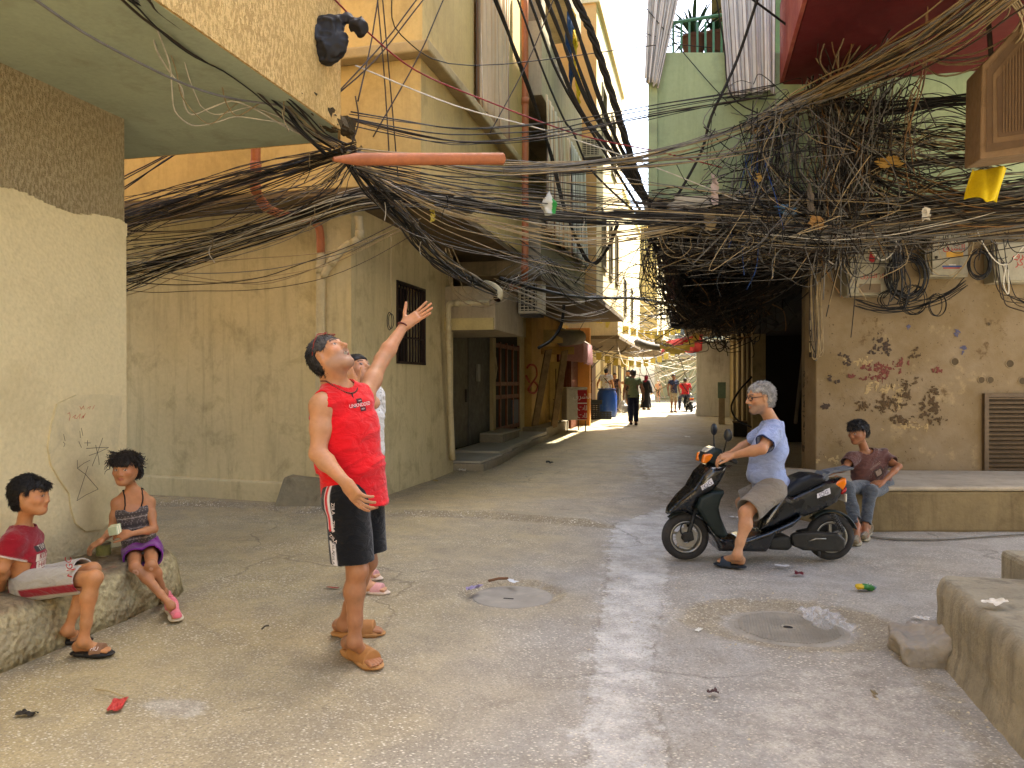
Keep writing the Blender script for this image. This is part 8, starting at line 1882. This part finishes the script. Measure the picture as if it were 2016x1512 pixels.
# rider far off, sitting with back to the camera on a dark motor scooter
def copy_tree(o, parent=None):
    c = o.copy(); COL.objects.link(c); c.parent = parent
    for ch in o.children: copy_tree(ch, c)
    return c
sc2 = copy_tree(SCOOT); gq = G(1353, 811); sc2.location = (gq.x-.05, gq.y+1.15, 0); sc2.rotation_euler = (0, 0, R(-78)); sc2['label'] = 'dark motor scooter with number plate far down the lane under the rider in red'
for ch in list(sc2.children):
    if ch.name.startswith(('sticker', 'trim')):
        for q in list(ch.children): bpy.data.objects.remove(q)
        bpy.data.objects.remove(ch)
def far_rider():
    b = A3(G(1354, 811)); b = b+DEPV*.55; f = V3(.18,1,0); f = unit(f); r = np.cross(f, UPV)
    def p(x, y, z): return b+r*x+f*y+UPV*z
    j = dict(head=p(0,.1,1.5), nb=p(0,.04,1.36), shR=p(.19,.04,1.30), shL=p(-.19,.04,1.30), che=p(0,.02,1.18), wai=p(0,-.02,1.0), pel=p(0,-.05,.86), hipR=p(.1,-.02,.82), hipL=p(-.1,-.02,.82), knR=p(.24,.36,.68), knL=p(-.24,.36,.68), anR=p(.26,.25,.25), anL=p(-.26,.2,.12),
             elR=p(.28,.22,1.08), wrR=p(.26,.5,1.0), elL=p(-.28,.22,1.08), wrL=p(-.26,.5,1.0))
    g = Fig('person in bright red T-shirt sitting on a scooter far down the lane', tuple(G(1354,811)), j, 1.0, f, skin=SKIN_D)
    for S_ in 'RL': g.hand(S_, f, UPV, curl=(.5,)*4, r=.012); an = A3(j['an'+S_]); foot_prims(g.s, an, an-f*.05-UPV*.07, an+f*.2-UPV*.07)
    g.body(.018); hair_obj(g.H, 1.0, g.root, '2c2520', SHORT(.05), .012, .003, (60,60,60), .012)
    sh = g.top(hexc('c3151c'), .016, .6, .026, A3(j['pel'])-UPV*.05, .012, 4, .026); g.legs(DENIM, .016, .95, .1, .085, .008, 6, ankle=True, name='trousers', r2=.07)
    MB().tube(catmull([p(-.17,-.06,1.36), p(-.03,-.15,1.15), p(.14,-.15,.92)], 5), .02, 6).build('strap', plain('black strap', '17120f', .8), g.root); g.done()
far_rider()
# ================================================================ caught and dropped things
def crumple(name, label, cat, c, sx, sy, amp, m, yaw=0.0, seed=1, n=9, tilt=None, group=None, fr=4.0, lift=.004, rag=.14):
    rr_ = np.random.default_rng(seed); c = Vector(c); X = Vector((math.cos(yaw),math.sin(yaw),0)); Y = Vector((-math.sin(yaw),math.cos(yaw),0)); Z = Vector((0,0,1))
    if tilt: X, Y, Z = tilt
    v = []
    for j_ in range(n+1):
        for i in range(n+1):
            u, t = i/n-.5, j_/n-.5; e = vn3(np.array([[u*fr+seed*3.1, t*fr, seed*1.7]]), 1)[0]; e2 = vn3(np.array([[u*fr*2.2+seed, t*fr*2.2, 9.]]), 2)[0]
            v.append(tuple(c+X*sx*(u+rag*e2)+Y*sy*(t+rag*e)+Z*(lift+amp*(.5+.5*e+.35*abs(e2)))))
    f = [(j_*(n+1)+i, j_*(n+1)+i+1, (j_+1)*(n+1)+i+1, (j_+1)*(n+1)+i) for j_ in range(n) for i in range(n)]
    o = MB().add(v, f).build(name, m, None); return tag(o, label, cat, group)
WP = plain('white paper', 'c6c2ba', .8); 
Lt = [('paper_scrap','folded white receipt on the road before the scooter','paper',(1540,1116),.10,.05,.012,'c9c8c8'),('food_wrapper','shiny maroon wrapper near the white receipt','wrapper',(1573,1132),.09,.06,.02,'5d1420'),
      ('tissue','crumpled white tissue near the concrete rubble','tissue',(1815,1221),.09,.05,.02,'cfcac0'),('tissue','crumpled tissue lying on the raised step','tissue',None,.12,.07,.03,'cfc6b4'),
      ('food_wrapper','red wrapper by the round concrete patch','wrapper',(230,1393),.14,.06,.02,'a8322c'),('paper_scrap','curled black scrap near the red wrapper','scrap',(50,1412),.09,.04,.02,'1c1712'),
      ('paper_cup','crushed pale cup by the foot of the yellow house','cup',(910,930),.14,.10,.06,'c4b9a4'),('black_scrap','small black rubber scrap in the lane','scrap',(1082,915),.12,.08,.07,'0d0d0f'),
      ('food_wrapper','purple and white wrapper at the rim of the plain manhole','wrapper',(933,1162),.11,.06,.03,'8c7f9c'),('paper_scrap','torn white paper at the plain manhole','paper',(1010,1149),.10,.05,.025,'c8ccd0'),
      ('dead_leaf','dark red crumpled leaf lying on the road','leaf',(1404,1371),.05,.04,.03,'3a1712'),('dead_leaf','dry curled leaf at the foot of the step','leaf',(1722,1368),.05,.02,.01,'77694a'),
      ('red_leaf','reddish leaf behind the pointing person','leaf',(655,1159),.09,.03,.01,'8a2c22'),('paper_scrap','white scrap in the worn hollow before the patterned manhole','paper',(1376,1243),.07,.03,.01,'c4bfb2'),('dry_leaf','yellow dry leaf by the house wall','leaf',(857,948),.10,.04,.02,'a08444'),
      ('paper_scrap','thin white strip on the asphalt ridge','paper',(1118,1017),.12,.025,.006,'d0ccc2'),('plastic_scrap','white plastic scrap on the road past the scooter','scrap',(1352,862),.25,.12,.05,'c4c4c4'),('paper_scrap','white paper behind the scooter floorboard','paper',(1448,1020),.12,.05,.02,'c2c4c8'),('maroon_cloth','dark maroon rag on the far side of the scooter','rag',(1432,920),.35,.12,.02,'4a1420')]
for i, (nm, lb, cat, pxy, sx, sy, am, c) in enumerate(Lt):
    p = G(*pxy) if pxy else G(1960, 1193, .41)
    crumple(nm, lb, cat, (p.x, p.y, max(0, p.z)+(.0 if pxy else 0)), sx, sy, am, plain('litter '+c, c, .5), i*1.3, i+2)
# green snack packet
p = G(1705, 1164); e = empty('snack_packet', 'green and yellow snack packet lying open on the road', 'packet', loc=tuple(p)); s = Sdf().box((p.x,p.y,.03), (.068,.036,.016), ((math.cos(.2),math.sin(.2),0),(-math.sin(.2),math.cos(.2),0),(0,0,1)), .02); s.disp = folds(.012, (26,26,26), 3)
def pc(P):
    u = (P[:,0]-p.x)*math.cos(.2)+(P[:,1]-p.y)*math.sin(.2); C = np.tile(A3(hexc('2f6a2c')), (len(P),1)); C[u < -.03] = hexc('c4a62c'); C[u > .045] = hexc('6d7a80'); return C
po = cloth_obj('pouch', s, e, pc, .008, hollow=False, mat_=RUBBER); decal(text_mesh('UNCO', .034), (p.x,p.y,.03), (1,.2,0), (-.2,1,.0), po, plain('white print', 'd8c8c4', .8), po); adopt(e)
# wooden stick, twigs
for i, (a, b, lb, c, r_) in enumerate(((( 962,1147),(1000,1142),'flat brown wooden stick at the plain manhole','6b4628',.010), ((185,1362),(245,1378),'thin dry straw beside the red wrapper','9c8a62',.004), ((515,1243),(528,1236),'short dark twig on the road','3a2e20',.005), ((765,1012),(790,1003),'dark twig on the asphalt ridge','3d3226',.006))):
    tag(MB().tube([G(*a)+Vector((0,0,.012)), (G(*a)+G(*b))*.5+Vector((0,0,.02)), G(*b)+Vector((0,0,.012))], r_, 5).build('stick' if i != 1 else 'straw', plain('stick '+c, c, .8)), lb, 'stick')
def zg(x, y): return float(gh(np.array([x]), np.array([y]))[0])
# manholes
IRN = mat('dusty cast iron', '8f887b', .85, .2, 6, 40, .3, stain=('a89f8c', .85, 4))
m1 = empty('manhole_cover', 'plain steel manhole cover sunk in a worn hollow', 'manhole', loc=(MH1.x, MH1.y, -.03)); MB().lathe([(.275,-.03),(.275,.0),(.27,.003)], 40, (MH1.x, MH1.y, zg(MH1.x, MH1.y)+.006)).build('plate', mat('dull steel plate', '8d867a', .7, .15, 5, 30, .2, stain=('a39a88', .7, 5)), m1); MB().lathe([(.276,-.04),(.276,.002),(.285,.002),(.29,-.02)], 40, (MH1.x, MH1.y, zg(MH1.x, MH1.y)+.003), False).build('rim', IRN, m1); MB().obox((MH1.x-.01,MH1.y-.06,zg(MH1.x, MH1.y)+.0105), (.035,0,0), (0,.008,0), (0,0,.001)).build('key_slot', plain('vent dark', '17120d', .9), m1); adopt(m1)
m2 = empty('manhole_cover', 'round cast iron manhole cover with a grid tread, half under a plastic bag', 'manhole', loc=(MH2.x, MH2.y, -.02)); c2 = (MH2.x, MH2.y, zg(MH2.x, MH2.y)+.004); MB().lathe([(.315,-.04),(.315,.0),(.31,.002)], 48, c2).build('plate', IRN, m2); MB().lathe([(.317,-.04),(.317,.000),(.345,-.001),(.36,-.012)], 48, c2, False).build('rim', IRN, m2)
tp = MB()
for i in range(-17, 18):
    for j_ in range(-17, 18):
        x, y = i*.0175, j_*.0175
        if .045 < math.hypot(x, y) < .295: tp.box(c2[0]+x-.0062, c2[0]+x+.0062, c2[1]+y-.0062, c2[1]+y+.0062, c2[2]+.0025, c2[2]+.008)
stuff(tp.build('tread_pattern', IRN, m2)); MB().lathe([(.032,.0022),(.04,.008),(.045,.0022)], 20, c2, False).build('key_ring', IRN, m2); MB().lathe([(.0285,.0023),(.028,.003)], 16, c2).build('key_hole', plain('vent dark', '17120d', .9), m2); adopt(m2)
# clear plastic bag on it
CLR = NT('clear thin plastic'); CLR.b.inputs['Transmission Weight'].default_value = .75; CLR.b.inputs['IOR'].default_value = 1.12; CLR.b.inputs['Alpha'].default_value = .55; CLR = CLR.out(hexc('e6e6e6'), .18, CLR.bump(CLR.noise(30, 4), .5, .01), 0, .6)
p = G(1622, 1228); crumple('clear_bag', 'clear crumpled plastic bag lying on the patterned manhole', 'bag', (p.x, p.y-.02, -.005), .24, .34, .06, CLR, .25, 41, 26, fr=7.0, lift=.012)
# stones and grit
rr_ = random.Random(21); st = MB()
def stone(c, s_):
    v = [(-1,-.6,0),(.8,-.9,0),(1.1,.5,0),(-.3,1,0),(-.5,-.3,.7),(.5,.1,.8),(.1,.5,.6)]; v = [(c[0]+x*s_*rr_.uniform(.7,1.2), c[1]+y*s_*rr_.uniform(.7,1.2), c[2]+z*s_*rr_.uniform(.6,1.1)) for x,y,z in v]; st.add(v, [(0,1,5,4),(1,2,5),(2,6,5),(2,3,6),(3,4,6),(3,0,4),(4,5,6),(3,2,1,0)])
for k in range(1500):
    z = rr_.random()
    if z < .35: x, y = rr_.gauss(-3.2,.25), rr_.uniform(2.4, 7)
    elif z < .55: a = rr_.uniform(0,6.3); q = rr_.gauss(.5,.12); x, y = MH2.x+q*math.cos(a)*1.1, MH2.y+q*math.sin(a)
    elif z < .65: a = rr_.uniform(0,6.3); q = rr_.gauss(.33,.05); x, y = MH1.x+q*math.cos(a), MH1.y+q*math.sin(a)
    elif z < .75: x, y = rr_.gauss(1.1,.1), rr_.uniform(2.4,5)
    elif z < .85: x, y = rr_.gauss(-3.5,.2), rr_.uniform(7.8, 14)
    else: x, y = rr_.uniform(-3.3,1.1), rr_.uniform(2.2,10)
    if x < -3.4 and y < 4.7: continue
    stone((x, y, zg(x, y)), rr_.choice((.002,.003,.003,.004,.005,.008)))
o = st.build('grit', mat('pale grit', 'b3a88f', .9, .3, 20)); tag(o, 'scattered small stones and grit over the road', 'grit', None, 'stuff')
# things on the bench
p = G(203, 1096, .312); e = empty('tin_can', 'old paint tin standing on the concrete bench', 'tin', loc=tuple(p)); MB().lathe([(.042,0),(.044,.004),(.043,.008),(.043,.088),(.045,.092),(.045,.096),(.040,.096),(.040,.02)], 24, tuple(p), False).build('can', plain('dull tin', '8d8468', .4, .6), e, True); MB().lathe([(.0436,.014),(.0436,.080)], 24, tuple(p), False).build('label', mat('olive paper label', '8c8a4e', .7, .3, 30), e, True); adopt(e)
p = G(168, 1113, .315); e = empty('playing_card', 'pale printed card lying on the concrete bench', 'card', loc=tuple(p)); MB().obox(p+Vector((0,0,.004)), (.055,.02,0), (-.012,.035,0), (0,0,.002)).build('card', plain('pale blue card', 'a9b4b0', .5), e); MB().obox(p+Vector((0,0,.0068)), (.03,.011,0), (-.006,.018,0), (0,0,.0006)).build('card_print', plain('dark print', '4a4c46', .6), e); adopt(e)
# ---- things caught in the wires
def bag_in_wires(name, label, cat, c, rad, col, seed, mat_=None, h=.012, amp=.03, fr=11):
    c = A3(c); s = Sdf().ell(c, A3(rad), None, .05).rc(c+UPV*rad[2]*.8, c+UPV*rad[2]*1.5, rad[0]*.45, .02, .06); s.disp = lambda P, d: amp*(np.abs(vn3(P*fr, seed))*1.4-.4)+amp*.4*vn3(P*fr*2.4, seed+1)
    return tag(cloth_obj(name, s, None, col, h, hollow=False, mat_=mat_ or RUBBER), label, cat)
c = J(648,72,5.35); s = Sdf().ell(c+V3(-.04,0,-.03), A3((.17,.085,.13)), ((1,0,-.35),(0,1,0),(.35,0,1)), .05).rc(c+V3(.02,0,.05), c+V3(.13,0,.14), .07, .02, .05).rc(c+V3(-.03,0,-.12), c+V3(-.01,0,-.17), .06, .03, .05).rc(c+V3(.13,0,.12), c+V3(.22,0,.06), .02, .05, .03); s.disp = lambda P, d: .040*(np.abs(vn3(P*A3((10,10,7)), 4))*1.6-.5)+.016*(np.abs(vn3(P*22, 5))*1.5-.5)+.005*vn3(P*50, 6)
tag(cloth_obj('black_bag', s, None, '1f1c1b', .009, hollow=False, mat_=RUBBER), 'torn black plastic bag snagged in the cables above the soffit', 'bag')
def gw(P):
    C = np.tile(A3(hexc('bfc0b8')), (len(P),1)); m = ((P-J(1080,405,6.95))@LATV > .03); C[m] = hexc('2e8a3c'); return C
bag_in_wires('white_bag', 'white and green plastic bag caught in the black cable bundle', 'bag', J(1080,405,6.95), (.075,.06,.085), gw, 7, h=.009)
vv = [J(1916,332,7.2), J(1978,332,7.15), J(1972,398,7.15), J(1942,392,7.2), J(1900,388,7.25), J(1908,362,7.22)]
yc = MB(); n = 16; 
for j_ in range(n+1):
    for i in range(n+1):
        u, t = i/n, j_/n; q = (J(1914,334,7.2)*(1-u)+J(1979,331,7.15)*u)*(1-t)+(J(1902,392,7.22)*(1-u)+J(1970,398,7.15)*u)*t; yc.v.append(tuple(q+DEPV*(.05*math.sin(u*6+t*2)+.02*math.sin(u*15))*1.0+UPV*(.02*math.sin(u*9)*t)))
yc.f = [(j_*(n+1)+i, j_*(n+1)+i+1, (j_+1)*(n+1)+i+1, (j_+1)*(n+1)+i) for j_ in range(n) for i in range(n)]
o = yc.build('yellow_cloth', mat('yellow cloth', 'c2a90e', .9, .12, 8, 60, .2), None, True); o.modifiers.new('thick','SOLIDIFY').thickness = .01; tag(o, 'bright yellow cloth hung over the cables', 'cloth')
for i, (lb, cat, px, py, d, w_, h_, c) in enumerate((('pale pink strip of rag hanging in the cables', 'rag', 1405, 372, 7.9, .07, .24, 'b3a098'), ('grey white torn plastic sheet draped on the cables', 'plastic', 1360, 402, 7.95, .34, .16, 'a8a398'), ('dusty beige tag hanging under the cables', 'tag', 1396, 436, 7.85, .10, .18, '8d7a58'), ('blue plastic scrap among the cables', 'plastic', 1545, 415, 7.9, .17, .09, '4a6a86'), ('orange and blue wrapper lodged in the tangle', 'wrapper', 1606, 440, 7.85, .13, .12, '94703f'), ('brown and yellow wrapper lying on the cables', 'wrapper', 1750, 322, 7.7, .24, .10, '8a6a2c'),
      ('dark strip of rag twisted in the cables', 'rag', 1592, 388, 7.85, .05, .28, '5b5247'), ('white scrap hooked on the cable band', 'plastic', 1818, 425, 7.6, .07, .12, 'c4beb0'), ('small orange wrapper hung on a cable', 'wrapper', 1492, 352, 7.9, .05, .08, '9a7c40'), ('yellow scrap of tape tied to the cables', 'tape', 852, 420, 6.6, .04, .13, 'a8983c'), ('dusty dark rag hanging over the far nest of wires', 'rag', 1318, 548, 10.5, .12, .55, '3a2326'), ('pale rag hanging beside the sky gap', 'rag', 1272, 420, 8.1, .04, .2, '9b9486'), ('small white paper lodged on the black bundle', 'paper', 915, 385, 6.6, .13, .05, 'b9b4a8'))):
    cc = pt(px, py, d); crumple('hanging_scrap', lb, cat, cc, w_, h_, .05, plain('scrap '+c, c, .8), 0, 60+i, 8, tilt=(Vector(LATV.tolist()), Vector(V3(.1,.15,-1).tolist()), Vector((-DEPV).tolist())), fr=3.4, rag=.34)
# patterned washing on the far balcony, top
for i, (px, py, w_, h_, c) in enumerate(((1112,60,.5,1.1,'27406a'),(1122,75,.35,1.0,'c8a41c'),(1116,140,.4,.9,'1d2c4c'),(1130,170,.3,.6,'c8a41c'))):
    crumple('hanging_laundry', ('navy blue cloth hanging high on the grey house', 'yellow cloth hanging high on the grey house', 'dark blue cloth hanging below the yellow one', 'yellow cloth hanging lowest on the grey house')[i], 'laundry', onX(px, py, -2.35), w_, h_, .12, mat('laundry '+c, c, .9, .3, 12), 0, 80+i, 10, tilt=(Vector((0,1,0)), Vector((0,0,-1)), Vector((1,0,0))), fr=5)
